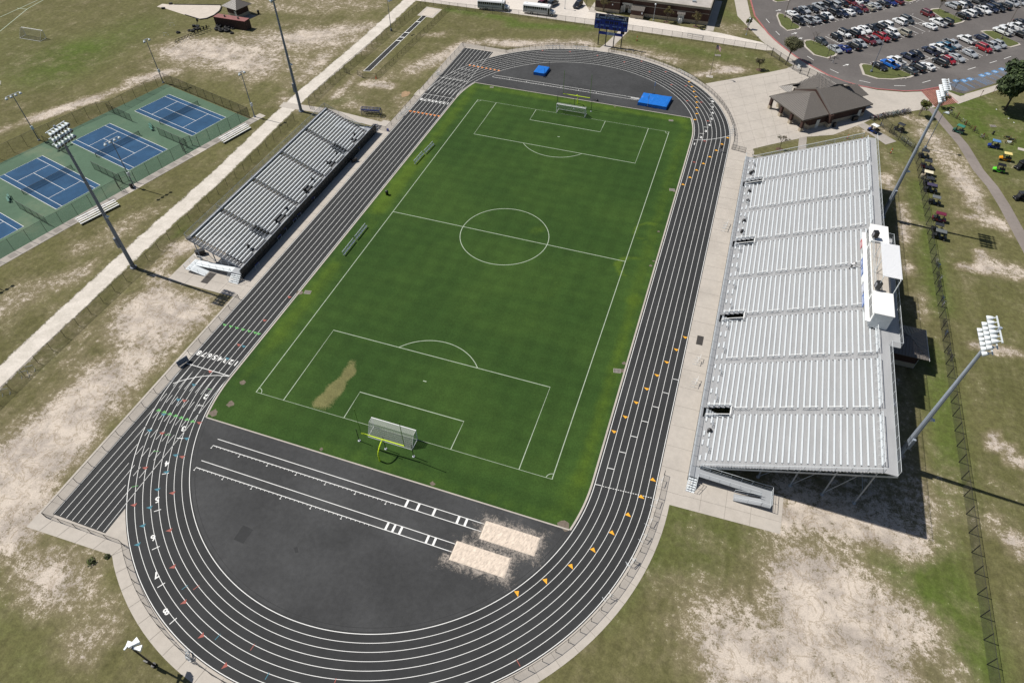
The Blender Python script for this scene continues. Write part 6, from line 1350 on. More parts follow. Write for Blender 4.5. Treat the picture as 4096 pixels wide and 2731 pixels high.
# ------------------------------------------------------------------ vehicles
PAINT = {'white':(.74,.75,.75),'silver':(.36,.38,.40),'black':(.010,.010,.012),'navy':(.012,.018,.045),'dark grey':(.045,.052,.055),'dark red':(.115,.014,.018),'red':(.30,.012,.020),'blue':(.012,.13,.50),'teal blue':(.03,.12,.20),'champagne':(.30,.28,.22),'dark blue':(.010,.022,.13),'grey':(.16,.17,.19)}
for k, v in PAINT.items(): mk('paint_'+k, v, rough=.28, var=.02, coat=.6, spec=.5)
def ring(x, w, z0, zt, tuck=.88): return [(x,-w*.85,z0),(x,w*.85,z0),(x,w,z0+.14),(x,w*.985,zt-.16),(x,w*tuck,zt),(x,-w*tuck,zt),(x,-w*.985,zt-.16),(x,-w,z0+.14)]
CARDEF = {
 'sedan': dict(st=[(-2.36,.74,.38,.80),(-2.28,.86,.28,.98),(-1.5,.91,.22,1.03),(0,.92,.2,1.0),(.95,.91,.2,.98),(1.75,.88,.22,.88),(2.2,.80,.28,.76),(2.36,.66,.36,.62)], cab=(-1.75,1.0,-1.05,.25,1.44), wb=1.38, wr=.33),
 'coupe': dict(st=[(-2.3,.74,.38,.82),(-2.2,.87,.28,.98),(-1.5,.93,.22,1.02),(0,.92,.2,.98),(.8,.92,.2,.96),(1.75,.89,.22,.88),(2.2,.82,.28,.76),(2.36,.68,.36,.62)], cab=(-1.6,.75,-.85,.05,1.36), wb=1.38, wr=.34),
 'hatchback': dict(st=[(-2.0,.78,.36,.85),(-1.94,.86,.28,1.02),(-1.2,.89,.22,1.05),(0,.90,.2,1.02),(.95,.88,.2,1.0),(1.6,.86,.24,.88),(1.95,.78,.3,.76),(2.08,.64,.38,.62)], cab=(-1.93,1.05,-1.6,.35,1.52), wb=1.26, wr=.32),
 'suv': dict(st=[(-2.3,.82,.42,.92),(-2.24,.92,.32,1.12),(-1.4,.95,.26,1.14),(0,.95,.25,1.12),(1.0,.94,.25,1.10),(1.75,.92,.28,1.02),(2.2,.86,.34,.92),(2.36,.74,.42,.72)], cab=(-2.24,1.1,-1.95,.45,1.76), wb=1.4, wr=.37),
 'jeep': dict(st=[(-2.1,.84,.5,1.0),(-2.08,.90,.42,1.16),(-1.2,.9,.4,1.18),(.5,.9,.4,1.18),(.55,.78,.4,1.16),(1.7,.74,.42,1.1),(2.0,.74,.5,1.05),(2.1,.72,.55,.8)], cab=(-2.06,.72,-2.0,.5,1.84), wb=1.38, wr=.42),
 'pickup': dict(st=[(-2.85,.88,.5,.84),(-2.8,.95,.42,.86),(-1.0,.97,.4,.86),(-.98,.97,.38,1.16),(.3,.97,.38,1.16),(1.2,.96,.38,1.14),(2.1,.94,.4,1.08),(2.6,.9,.44,.98),(2.78,.8,.5,.75)], cab=(-.96,1.3,-.78,.72,1.84), wb=1.75, wr=.41),
}
CARM = {}
def car_meshes(kind, col, top=None):
    key = (kind, col, top)
    if key in CARM: return CARM[key]
    d = CARDEF[kind]; b = MB(); b.loft([ring(*s) for s in d['st']])
    x0, x1, u0, u1, zr = d['cab']; wm = d['st'][3][1]; zb = d['st'][3][3]-.03; wl, wu = wm*.90, wm*.74
    if kind == 'jeep': wu = wm*.86
    cor = lambda s: [((x0, s*wl, zb),(u0, s*wu, zr-.05)), ((x1, s*wl, zb),(u1, s*wu, zr-.05))]
    b.mi = 1 if top else 0
    b.loft([[(u0-.03,-wu-.02,zr-.07),(u1+.05,-wu-.02,zr-.07),(u1+.05,wu+.02,zr-.07),(u0-.03,wu+.02,zr-.07)],[(u0+.02,-wu+.06,zr),(u1-.05,-wu+.06,zr),(u1-.05,wu-.06,zr),(u0+.02,wu-.06,zr)]])
    b.mi = 0
    for s in (-1, 1):
        for p, q in cor(s): b.bar(p, q, .09, .09)
        for t in ((.42,) if kind in ('coupe',) else (.36,.66) if kind in ('suv','hatchback','jeep') else (.5,)):
            a = lerp(cor(s)[0][0], cor(s)[1][0], t); c = lerp(cor(s)[0][1], cor(s)[1][1], t); b.bar(a, c, .08, .05)
        b.box((x1-.25, s*(wm+.06), zb+.08),(.16,.2,.13))
    if kind == 'pickup':
        for s in (-1, 1): b.bx(-2.82, s*.96-.04*(1+s), .84, -.97, s*.96+.04*(1-s), 1.17)
        b.bx(-2.84,-.875,.84,-2.76,.875,1.17)
    mats = ['paint_'+col, 'paint_'+(top or col)]
    out = {'body': b.mesh('body', mats)}
    g_ = MB(); g_.loft([[(x0+.02,-wl+.01,zb),(x1-.02,-wl+.01,zb),(x1-.02,wl-.01,zb),(x0+.02,wl-.01,zb)],[(u0,-wu+.01,zr-.06),(u1,-wu+.01,zr-.06),(u1,wu-.01,zr-.06),(u0,wu-.01,zr-.06)]]); out['windows'] = g_.mesh('windows', 'glass')
    if kind == 'pickup': q = MB(); q.bx(-2.755,-.87,.863,-.985,.87,.90); out['bed_liner'] = q.mesh('bed_liner', 'black_plastic')
    w = MB(); r_ = d['wr']; w.lathe([(r_*.7,-.11),(r_,-.1),(r_,.1),(r_*.7,.11)],(0,0,0),14,(0,1,0)); w.mi = 1
    w.lathe([(.03,-.118),(r_*.62,-.112),(r_*.62,.112),(.03,.118)],(0,0,0),10,(0,1,0)); out['wheel'] = w.mesh('wheel', ['tyre','rim'])
    f = d['st'][-2]; h = MB(); h.box((0,0,0),(.16,.34,.13)); out['headlight'] = h.mesh('headlight', 'headlight'); t = MB(); t.box((0,0,0),(.10,.24,.2)); out['taillight'] = t.mesh('taillight', 'taillight')
    CARM[key] = (out, d); return CARM[key]
def car(name, label, cat, p, rz, kind, col, group, top=None):
    o = thing(name, label, cat, (*p, .02), rz, group); m, d = car_meshes(kind, col, top)
    link('body', m['body'], o); link('windows', m['windows'], o)
    if 'bed_liner' in m: link('bed_liner', m['bed_liner'], o)
    wy = d['st'][3][1]-.09
    for sx_ in (-1, 1):
        for sy in (-1, 1): link('wheel', m['wheel'], o, (sx_*d['wb'], sy*wy, d['wr']))
    f, r_ = d['st'][-2], d['st'][1]
    for s in (-1, 1): link('headlight', m['headlight'], o, (f[0]+.02, s*f[1]*.74, f[3]-.12)); link('taillight', m['taillight'], o, (r_[0]-.02, s*r_[1]*.86, r_[3]-.22))
    return o
UP_, DN = radians(135), radians(-45)
CARS = {
'first block upper row': [(222,120,'coupe','white','u'),(290,102,'sedan','black','d'),(337,87,'sedan','silver','d'),(413,80,'coupe','black','d'),(475,58,'pickup','silver','u'),(560,50,'suv','black','d'),(612,38,'suv','silver','u'),(682,26,'sedan','black','u'),(752,16,'pickup','dark red','d'),(815,6,'sedan','white','u'),(870,-6,'suv','navy','d')],
'first block lower row': [(285,190,'suv','black','d'),(362,180,'pickup','silver','u'),(430,176,'sedan','silver','u'),(492,164,'suv','black','u'),(548,143,'sedan','white','d'),(618,120,'suv','black','d'),(685,118,'sedan','navy','d'),(742,107,'sedan','white','u'),(812,92,'sedan','navy','d'),(868,74,'sedan','dark red','d'),(928,65,'sedan','champagne','u'),(982,48,'sedan','silver','u'),(1060,30,'sedan','black','u'),(1130,16,'coupe','dark blue','d'),(1192,6,'sedan','dark red','u')],
'second block upper row': [(635,337,'hatchback','black','d'),(703,310,'jeep','white','d'),(783,302,'suv','black','u'),(832,284,'sedan','white','d'),(890,267,'sedan','white','d'),(962,255,'sedan','black','d'),(1028,243,'suv','black','u'),(1084,222,'suv','white','u'),(1212,194,'suv','white','u'),(1278,180,'suv','dark grey','d'),(1470,126,'suv','dark red','d')],
'second block lower row': [(492,374,'sedan','dark grey','d'),(618,446,'sedan','silver','d'),(700,438,'coupe','dark blue','u'),(792,420,'suv','black','u'),(845,393,'sedan','silver','d'),(920,368,'pickup','dark red','d'),(985,362,'sedan','grey','d'),(1045,338,'pickup','red','d'),(1125,330,'sedan','black','u'),(1148,300,'suv','white','d'),(1250,294,'suv','champagne','u'),(1490,235,'sedan','white','u'),(1562,203,'pickup','white','u'),(1635,196,'suv','black','u')],
'third block upper row': [(1030,607,'coupe','black','d'),(1118,585,'pickup','blue','u'),(1178,556,'pickup','white','u'),(1302,522,'pickup','navy','u'),(1372,495,'sedan','black','d'),(1497,466,'pickup','navy','u'),(1568,440,'pickup','white','u'),(1632,425,'pickup','teal blue','u'),(1692,402,'pickup','silver','d'),(1822,360,'pickup','white','u'),(1960,340,'hatchback','navy','u')],
'third block lower row': [(1302,640,'sedan','dark grey','u'),(1375,617,'suv','black','u'),(1462,602,'sedan','white','u'),(1583,567,'suv','black','u'),(1663,550,'hatchback','red','d'),(1738,526,'sedan','silver','d'),(1858,486,'sedan','silver','d'),(1987,440,'suv','red','d'),(2052,418,'pickup','silver','d'),(2128,402,'hatchback','silver','d')],
'far right block': [(1697,48,'suv','silver','u'),(1758,44,'suv','white','u'),(1825,32,'sedan','black','d'),(1930,12,'pickup','dark grey','u'),(2020,4,'suv','black','d'),(1795,138,'sedan','black','u'),(1850,118,'suv','white','u'),(1915,106,'sedan','black','d'),(1975,92,'pickup','white','d'),(2052,80,'suv','navy','d'),(2115,72,'suv','black','d'),(2172,54,'suv','black','u'),(2248,28,'suv','silver','d'),(2315,16,'sedan','silver','d')],
'rightmost rows': [(2152,284,'pickup','white','u'),(2210,262,'pickup','white','u'),(2285,243,'pickup','white','u'),(2335,318,'pickup','black','u'),(2330,205,'sedan','black','d')],
}
ORD = ['first','second','third','fourth','fifth','sixth','seventh','eighth','ninth','tenth','eleventh','twelfth','thirteenth','fourteenth','fifteenth']
KN = {'sedan':('sedan','car'),'coupe':('coupe','car'),'hatchback':('hatchback','car'),'suv':('suv','car'),'jeep':('off_roader','car'),'pickup':('pickup_truck','pickup')}
for row_, L_ in CARS.items():
    tot = len(L_)
    for i, (x, y, kind, col, dr) in enumerate(L_):
        nm, cat = KN[kind]; w_ = {'jeep':'boxy off roader','suv':'tall estate car','pickup':'pickup truck'}.get(kind, kind)
        car(nm, f'{col} {w_}, {ORD[i]} from left, {row_} of car park', cat, g('03',x,y,.8), (UP_ if dr == 'u' else DN)+random.uniform(-.03,.03), kind, col, 'cars parked in the school car park', 'black' if kind == 'jeep' else None)
for i, (x, y, k_, c_) in enumerate(((838,26,'suv','dark red'),(935,30,'suv','dark grey'),(1193,46,'suv','black'))): car('suv', [f'dark red tall car, left of two parked beyond the white buses','dark grey tall car, right of two parked beyond the white buses','black tall car parked alone between buses and school wall'][i], 'car', at(1850+x/2.585, y/2.585, .8), radians(72 if i < 2 else 80)+pi*(i == 2), k_, c_, 'cars parked by the bus road')
# buses
def bus(label, p, rz):
    o = thing('school_bus', label, 'bus', (*p,.02), rz, 'white school buses')
    b = MB(); prof = lambda x, z1, w: [(x,-w*.98,.45),(x,w*.98,.45),(x,w,.8),(x,w,z1-.45),(x,w*.82,z1-.1),(x,w*.4,z1),(x,-w*.4,z1),(x,-w*.82,z1-.1),(x,-w,z1-.45),(x,-w,.8)]
    b.loft([prof(-5.2,2.95,1.15),(prof(-5.1,3.0,1.22)),prof(3.0,3.0,1.22),prof(3.6,2.9,1.2),prof(3.75,1.7,1.1) if False else prof(3.7,2.6,1.15)])
    b.loft([[(3.65,-1.05,.5),(3.65,1.05,.5),(3.65,1.0,1.6),(3.65,-1.0,1.6)],[(4.9,-.9,.5),(4.9,.9,.5),(4.9,.78,1.3),(4.9,-.78,1.3)],[(5.15,-.75,.55),(5.15,.75,.55),(5.15,.6,1.1),(5.15,-.6,1.1)]])
    for s in (-1,1): b.box((4.35,s*.98,.75),(1.2,.3,.5))
    part(o, 'body', b, 'white_paint')
    b = MB()
    for s in (-1,1):
        for z, h in ((.95,.10),(1.25,.07),(1.55,.10)): b.bx(-5.0,s*1.226-.008,z,3.0,s*1.226+.008,z+h)
    part(o, 'stripes', b, 'navy_panel')
    for s in (-1,1):
        for k in range(11): b = MB(); b.bx(-4.9+.7*k,s*1.225-.012,1.78,-4.32+.7*k,s*1.225+.012,2.48); part(o, 'window', b, 'glass')
    b = MB(); b.bx(3.05,-1.235,.5,3.6,-1.21,2.4); part(o, 'door', b, 'glass'); b = MB(); b.add([(3.72,-1.0,1.65),(3.72,1.0,1.65),(3.70,.95,2.45),(3.70,-.95,2.45)], [(0,1,2,3)]); part(o, 'windscreen', b, 'glass'); b = MB(); b.bx(3.71,-.9,1.66,3.78,.9,2.4); part(o, 'windscreen_frame', b, 'black_metal')
    for x, n_ in ((4.3,1),(-2.3,2)):
        for s in (-1,1): b = MB(); b.lathe([(.3,-.14),(.5,-.13),(.5,.13),(.3,.14)],(x,s*1.08,.5),14,(0,1,0)); w = part(o, 'wheel', b, 'tyre'); b = MB(); b.lathe([(.03,-.15),(.28,-.145),(.28,.145),(.03,.15)],(x,s*1.08,.5),10,(0,1,0)); part(w, 'rim', b, 'rim')
    for s in (-1,1): b = MB(); b.box((5.13,s*.62,.85),(.1,.25,.2)); part(o, 'headlight', b, 'headlight'); b = MB(); b.tube((3.8,s*1.0,1.5),(4.4,s*1.5,1.7),.02,4); b.box((4.4,s*1.5,1.8),(.08,.22,.35)); part(o, 'mirror', b, 'black_metal')
    b = MB(); b.box((-4.2,0,3.02),(.5,.5,.06)); b.box((.5,0,3.02),(.5,.5,.06)); b.box((2.9,0,3.04),(.2,1.6,.1)); part(o, 'roof_hatch', b, 'galv_light')
for lab, c0, c1 in (('white school bus with dark stripes, left of two on the white road', (2115,95),(2295,110)), ('white school bus with dark stripes, right of two on the white road', (180,135),(375,158))):
    code = '01' if c0[0] > 1000 else '02'; p, q = Vector(g(code,*c0)), Vector(g(code,*c1)); d = (q-p).normalized(); n = Vector((-d.y,d.x)); c = p+d*2.3+n*1.1+d*.0; bus(lab, c, atan2(d.y,d.x))
# golf carts
for k, v in {'cart_black':(.012,.012,.013),'cart_green':(.025,.10,.065),'cart_teal':(.04,.21,.15),'cart_cream':(.72,.66,.48),'cart_purple':(.065,.055,.10),'cart_red':(.15,.02,.045),'cart_grey':(.14,.15,.15),'cart_blue':(.012,.035,.20),'cart_sky':(.10,.22,.45),'cart_yellow':(.62,.28,.01),'cart_pale':(.75,.62,.24),'cart_lime':(.12,.62,.03),'cart_white':(.78,.80,.80),'cart_charcoal':(.035,.037,.04)}.items(): mk(k, v, rough=.35, var=.05)
def cart(label, p, rz, body, roof, long_=0., utv=False, cargo=False):
    o = thing('golf_cart', label, 'golf cart', (*p,.0), rz, 'golf carts by the grandstand'); L = 1.2+long_
    b = MB(); b.loft([[(-L,-.5,.35),(-L,.5,.35),(-L,.5,.75),(-L,-.5,.75)],[(-.35,-.55,.28),(-.35,.55,.28),(-.35,.55,.72),(-.35,-.55,.72)],[(-.3,-.55,.28),(-.3,.55,.28),(-.3,.55,.36),(-.3,-.55,.36)],[(.45,-.55,.28),(.45,.55,.28),(.45,.55,.36),(.45,-.55,.36)],[(.55,-.52,.3),(.55,.52,.3),(.55,.5,.88),(.55,-.5,.88)],[(1.2,-.42,.34),(1.2,.42,.34),(1.2,.35,.62),(1.2,-.35,.62)]]); 
    for s in (-1,1): b.box((.8,s*.5,.6),(.6,.2,.12))
    part(o, 'body', b, body)
    b = MB(); b.bx(-.6,-.5,.74,-.05,.5,.86); b.bx(-.7,-.5,.86,-.58,.5,1.25); 
    if long_: b.bx(-1.35,-.5,.76,-.85,.5,.88); b.bx(-.85,-.5,.88,-.75,.5,1.25)
    part(o, 'seat', b, 'cart_charcoal' if body != 'cart_cream' else 'tan_block')
    rx0, rx1 = (-.95-long_, .72); b = MB(); b.loft([[(rx0,-.6,1.80),(rx1,-.6,1.80),(rx1,.6,1.80),(rx0,.6,1.80)],[(rx0,-.6,1.86),(rx1,-.6,1.86),(rx1,.6,1.86),(rx0,.6,1.86)],[(rx0+.1,-.5,1.92),(rx1-.1,-.5,1.92),(rx1-.1,.5,1.92),(rx0+.1,.5,1.92)]]); part(o, 'roof', b, roof)
    b = MB()
    for s in (-1,1): b.tube((rx0+.1,s*.52,.7),(rx0+.1,s*.54,1.8),.03,5); b.tube((.58,s*.48,.85),(.48,s*.52,1.8),.03,5); 
    if utv: 
        for s in (-1,1): b.tube((-.3,s*.55,.7),(-.3,s*.55,1.8),.03,5)
    part(o, 'roof_frame', b, 'black_metal'); b = MB(); b.add([(.6,-.46,.9),(.6,.46,.9),(.5,.48,1.7),(.5,-.48,1.7)], [(0,1,2,3)]); part(o, 'windscreen', b, 'windscreen'); b = MB(); b.torus((.28,.25,.98),.15,.02,(-.6,0,.8),10,5); b.tube((.5,.25,.8),(.3,.25,.97),.02,4); part(o, 'steering_wheel', b, 'black_metal')
    for x in (.82, -.75-long_):
        for s in (-1,1): b = MB(); b.lathe([(.1,-.1),(.25,-.09),(.25,.09),(.1,.1)] if not utv else [(.15,-.14),(.33,-.12),(.33,.12),(.15,.14)],(x,s*.52,.25 if not utv else .33),12,(0,1,0)); b.mi = 1; b.lathe([(.02,-.11),(.12,-.105),(.12,.105),(.02,.11)],(x,s*.52,.25 if not utv else .33),8,(0,1,0)); part(o, 'wheel', b, ['tyre','rim'])
    for s in (-1,1): b = MB(); b.box((1.16,s*.3,.55),(.1,.14,.1)); part(o, 'headlight', b, 'headlight')
    if cargo: b = MB(); b.bx(-1.5,-.55,.75,-.7,.55,.8); b.bx(-1.5,-.55,.8,-1.45,.55,1.1); b.bx(-1.45,-.55,.8,-.7,-.5,1.1); b.bx(-1.45,.5,.8,-.7,.55,1.1); part(o, 'cargo_bed', b, 'black_metal')
    elif not long_: b = MB(); b.bx(-1.25,-.5,.76,-.72,.5,.84); part(o, 'rear_deck', b, 'black_metal')
def c1(x, y, z=1.85): return at(3600+x/3.84, 560+y/3.84, z)
def c2(x, y, z=1.85): return at(3580+x/3.84, 740+y/3.84, z)
A_ = radians(-8)
for lab, p, rz, bd, rf_, lg, utv in (
 ('black golf cart at the top of the row along the fence', c1(407,165), A_, 'cart_charcoal','cart_charcoal',0,0), ('golf cart with black roof and red body, second in the row along the fence', c1(450,322), A_, 'cart_red','cart_charcoal',0,0),
 ('black golf cart, third in the row along the fence', c1(470,425), A_, 'cart_black','cart_black',.1,0), ('golf cart with cream roof in the row along the fence', c1(465,493), A_, 'cart_cream','cart_cream',.2,0),
 ('golf cart with grey rimmed black roof just below the cream one', c1(485,588), A_, 'cart_charcoal','cart_charcoal',0,0), ('long golf cart with purple roof and dark curtains', c1(525,692), A_, 'cart_black','cart_purple',.4,0),
 ('black golf cart with grey edged roof standing apart above the dark red one', c2(655,185), A_, 'cart_black','cart_grey',0,0), ('dark red golf cart with crimson roof near the mast shadow', c2(737,442), A_, 'cart_red','cart_red',.3,0),
 ('charcoal golf cart squeezed below the dark red one', c2(702,606), A_, 'cart_charcoal','cart_charcoal',0,0), ('long grey roofed golf cart at the bottom of the row', c2(745,712), A_, 'cart_black','cart_grey',.4,0),
 ('black golf cart with black roof on the grass behind the bicycle rack', at(3450+600/3.84,400+368/3.84,1.85), radians(145), 'cart_black','cart_charcoal',0,0),
 ('green golf cart with green canopy beside the curved path', at(3746+375/3.84,400+392/3.84,1.85), radians(150), 'cart_green','cart_teal',.1,0), ('dark blue golf cart with sky blue roof on the lawn', at(3746+920/3.84,400+625/3.84,1.85), radians(172), 'cart_blue','cart_sky',.1,0),
 ('yellow golf cart with pale yellow roof on the lawn', at(3900+440/3.316,560+177/3.316,1.85), radians(175), 'cart_yellow','cart_pale',.0,1), ('lime green golf cart with black roof on the lawn by the path', at(3900+357/3.316,560+326/3.316,1.85), radians(172), 'cart_lime','cart_black',.0,1),
 ('black buggy cut by the right frame edge beside the yellow golf cart', at(3900+640/3.316,560+285/3.316,1.85), radians(220), 'cart_black','cart_black',.4,1), ('large black buggy at the right frame edge beyond the curved path', at(3900+640/3.316,560+695/3.316,1.85), radians(200), 'cart_black','cart_charcoal',.6,1)):
    cart(lab, p, rz, bd, rf_, lg, bool(utv))
cart('blue utility cart with white roof and black cargo bed behind the concession building', at(3450+190/3.84,400+400/3.84,1.6), radians(142), 'cart_blue', 'cart_white', 0, True, True)
# bicycles
for i, v in enumerate(((.012,.012,.013),(.05,.05,.055),(.35,.36,.38),(.02,.06,.16),(.14,.02,.03),(.03,.10,.10))): mk(f'bike_{i}', v, rough=.4, var=.05)
BM = {}
def bike_mesh(k):
    if k in BM: return BM[k]
    b = MB(); J = dict(r=(-.52,0,.33), f=(.55,0,.33), bb=(-.08,0,.30), st=(-.25,0,.82), hd=(.36,0,.80), hb=(.33,0,.98))
    for a, c in (('r','bb'),('r','st'),('bb','st'),('bb','hd'),('st','hd'),('f','hd'),('hd','hb')): b.tube(J[a], J[c], .024, 5)
    b.tube((.30,-.28,1.0),(.30,.28,1.0),.02,5); b.tube((-.25,0,.82),(-.27,0,.92),.02,5); b.box((-.29,0,.95),(.26,.14,.06)); b.tube((-.08,-.12,.22),(-.08,.12,.38),.02,4)
    w = MB(); w.torus((0,0,0),.31,.03,(0,1,0),16,5)
    for i in range(6): a = pi*i/6; w.tube((.3*cos(a),0,.3*sin(a)),(-.3*cos(a),0,-.3*sin(a)),.006,3,cap=False)
    BM[k] = (b.mesh('frame', f'bike_{k}'), w.mesh('wheel', 'tyre')); return BM[k]
def bike(label, p, rz, k, group, lean=.12):
    o = thing('bicycle', label, 'bicycle', (*p,0), 0, group); o.rotation_euler = (lean,0,rz); f, w = bike_mesh(k); link('frame', f, o); link('wheel', w, o, (-.52,0,.33)); link('wheel', w, o, (.55,0,.33))
r0, r1 = Vector(at(3450+140/3.84,400+300/3.84)), Vector(at(3450+715/3.84,400+190/3.84)); n_ = 34; dv = r1-r0; ra = atan2(dv.y, dv.x)
for i in range(n_): p = r0+dv*(i/(n_-1))+Vector((random.uniform(-.25,.25),random.uniform(-.3,.3))); bike('bicycle standing in the crowded rack beside the concession building', (p.x,p.y), ra+pi/2+random.uniform(-.25,.25)+pi*(i % 2), random.choice((0,0,0,1,2,3,4,5)), 'bicycles in the crowded rack', random.uniform(-.2,.2))
b = MB(); dn = dv.normalized(); L = dv.length; b.path([(0,0,0),(0,0,.8),(L,0,.8),(L,0,0)],.03,5); single('bicycle_rack', 'long low metal rack holding the crowd of bicycles', 'rack', b, 'galv', (r0.x,r0.y,0), ra)
FB = [at(3600+x/3.84,1000+y/3.84) for x,y in ((540,195),(565,262),(560,395),(600,462),(575,530),(585,598),(630,770),(640,850))]+[g('23',1645,98),g('23',1672,160)]+[g('13',1605,1405),g('13',1620,1500)]+[at(3450+x/3.84,400+y/3.84) for x,y in ((450,515),(490,545),(610,630),(655,655),(700,690),(745,722))]+[at(3450+285/3.84,400+420/3.84)]
for i, p in enumerate(FB): bike('bicycle chained along the right boundary fence', p if i > 11 else (max(p[0],83.0),p[1]), radians(90+random.uniform(-20,20)) if i < 12 else radians(-45+random.uniform(-10,10)), random.choice((0,0,1,2,3)), 'bicycles along the boundary fence')
LB = [(320,295),(270,275),(405,350),(462,385),(540,455),(590,500),(690,592),(735,590),(200,215),(150,220)]
for i, (x, y) in enumerate(LB): bike('bicycle locked to a wooden post on the lawn beside the golf carts', at(3746+x/3.84,400+y/3.84), radians(-35+random.uniform(-12,12)), random.choice((0,1,2,4)), 'bicycles by the lawn posts')
for i, (x, y) in enumerate(((8,88),(1150-746+0,0))[:1]): bike('bicycle alone beside the rust coloured tree', at(3450+1145/3.84,400+95/3.84), .2, 0, None)
for i, (x, y) in enumerate(((185,195),(318,265),(438,385),(570,472),(700,580))): b = MB(); b.box((0,0,.6),(.16,.16,1.2)); single('wooden_post', ['first','second','third','fourth','fifth'][i]+' leaning reddish wooden post on the lawn from the top', 'post', b, 'wood', (*at(3746+x/3.84,400+y/3.84),0), .4, 'wooden posts on the lawn')
for i, (x, y, c_) in enumerate(((1085,605,0),(1105,680,2),(1150,640,4))):
    o = thing('motorbike', ['small motorbike on the lawn, upper left of three','white motorbike on the lawn, lowest of three','dark motorbike on the lawn, right one of three'][i], 'motorbike', (*at(3746+x/3.84,400+y/3.84),0), radians(-12), 'motorbikes on the lawn')
    for xx in (-.6,.62): b = MB(); b.torus((xx,0,.3),.24,.07,(0,1,0),14,6); part(o, 'wheel', b, 'tyre')
    b = MB(); b.loft([[(-.6,-.1,.55),(-.6,.1,.55),(-.6,.08,.75),(-.6,-.08,.75)],[(-.1,-.16,.35),(-.1,.16,.35),(-.1,.12,.75),(-.1,-.12,.75)],[(.3,-.14,.45),(.3,.14,.45),(.3,.12,.85),(.3,-.12,.85)]]); part(o, 'body', b, ['cart_charcoal','cart_white','cart_charcoal'][i]); b = MB(); b.tube((.62,0,.3),(.4,0,1.0),.05,5); b.tube((.4,-.35,1.02),(.4,.35,1.02),.025,5); b.box((-.7,0,.6),(.5,.16,.06)); part(o, 'fork', b, 'wood')
b = MB(); b.box((0,0,.55),(.35,.3,.8),.3); b.tube((0,0,.9),(.5,.2,1.2),.03,5); b.lathe([(.22,.1),(.22,.2)],(0,.2,.1),10,(0,1,0)); single('golf_trolley', 'dark golf bag trolley on the lawn above the blue golf cart', 'trolley', b, 'cart_charcoal', (*at(3746+860/3.84,400+535/3.84),0))
for i, (x, y) in enumerate(((1945,895),(2065,858),(2118,838))): b = MB(); b.tube((0,0,0),(0,0,2.0),.05,5); b.box((0,0,1.75),(.06,.36,.5)); single('parking_sign', ['left','middle','right'][i]+' brown sign post on the grass edge by the accessible bays', 'sign', b, 'wood', (*g('03',x,y),0), -.7, 'brown sign posts')
b = MB(); b.tube((0,0,0),(0,0,2.4),.05,5); b.box((0,0,2.1),(.05,.6,.75)); single('road_sign', 'dark backed road sign on the grass island beside the black van', 'sign', b, 'black_metal', (*g('03',207,265),0), .6)
for i, (x, y, n) in enumerate(((920,148,'a'),(1105,287,'b'),(1188,350,'c'))): b = MB(); b.lathe([(.15,0),(.18,.05),(.0,.1)],(0,0,0),9); single('white_cap', ['small white cap on the lawn, nearest the sign posts','small white cap on the lawn, middle one','white cap on the lawn under the pine tree'][i], 'cap', b, 'white_paint', (*at(3746+x/3.84,400+y/3.84),.0), 0, 'white caps on the lawn')
b = MB(); b.bx(-1.,-.6,0,1.,.6,.06); single('ground_slab', 'pale concrete slab on the lawn at the right frame edge', 'slab', b, 'concrete', (*at(3746+1320/3.84,400+765/3.84),0), -.2)
b = MB(); b.box((0,0,.6),(.08,.9,1.1),.0); single('notice_board', 'white notice board on the plaza gate fence', 'sign', b, 'white_paint', (*g('03',272,645),.35), .8)
# ------------------------------------------------------------------ trees
def leaves(mb, blobs, n, size, flat=.5):
    tot = sum(r**3*w for _, r, w in blobs)
    for c, r, w in blobs:
        k = int(n*r**3*w/tot)
        for _ in range(k):
            d = Vector((random.gauss(0,1),random.gauss(0,1),random.gauss(0,1))).normalized(); rr = r*(random.random()**.45)
            q = Vector(c)+Vector((d.x,d.y,d.z*.85))*rr*(.8+.35*noise.noise((d.x*2+c[0],d.y*2+c[1],d.z*2)))
            nrm = (d+Vector((random.uniform(-1,1),random.uniform(-1,1),random.uniform(-.4,1.2)))).normalized(); a = nrm.orthogonal().normalized(); a = Matrix.Rotation(random.random()*6.28,3,nrm) @ a; e = nrm.cross(a); s = size*random.uniform(.6,1.4)
            mb.mi = 1 if random.random() < .42 else 0; mb.add([q-a*s-e*s*flat,q+a*s-e*s*flat*.6,q+a*s*.9+e*s*flat,q-a*s*.8+e*s*flat], [(0,1,2,3)])
def limbs(mb, p, d, L, r, depth, tips, spread=.55, up=.25):
    q = p+d*L; mb.tube(p, q, r, 6 if depth > 1 else 4, r*.68, cap=False)
    if depth == 0: tips.append(q); return
    for i in range(3 if depth > 1 else random.choice((2,3))):
        a = Vector((random.uniform(-1,1),random.uniform(-1,1),random.uniform(-.3,.6))); nd = (d+a*spread+Vector((0,0,up))).normalized(); limbs(mb, p+d*L*random.uniform(.75,1.), nd, L*random.uniform(.62,.82), r*.6, depth-1, tips, spread, up)
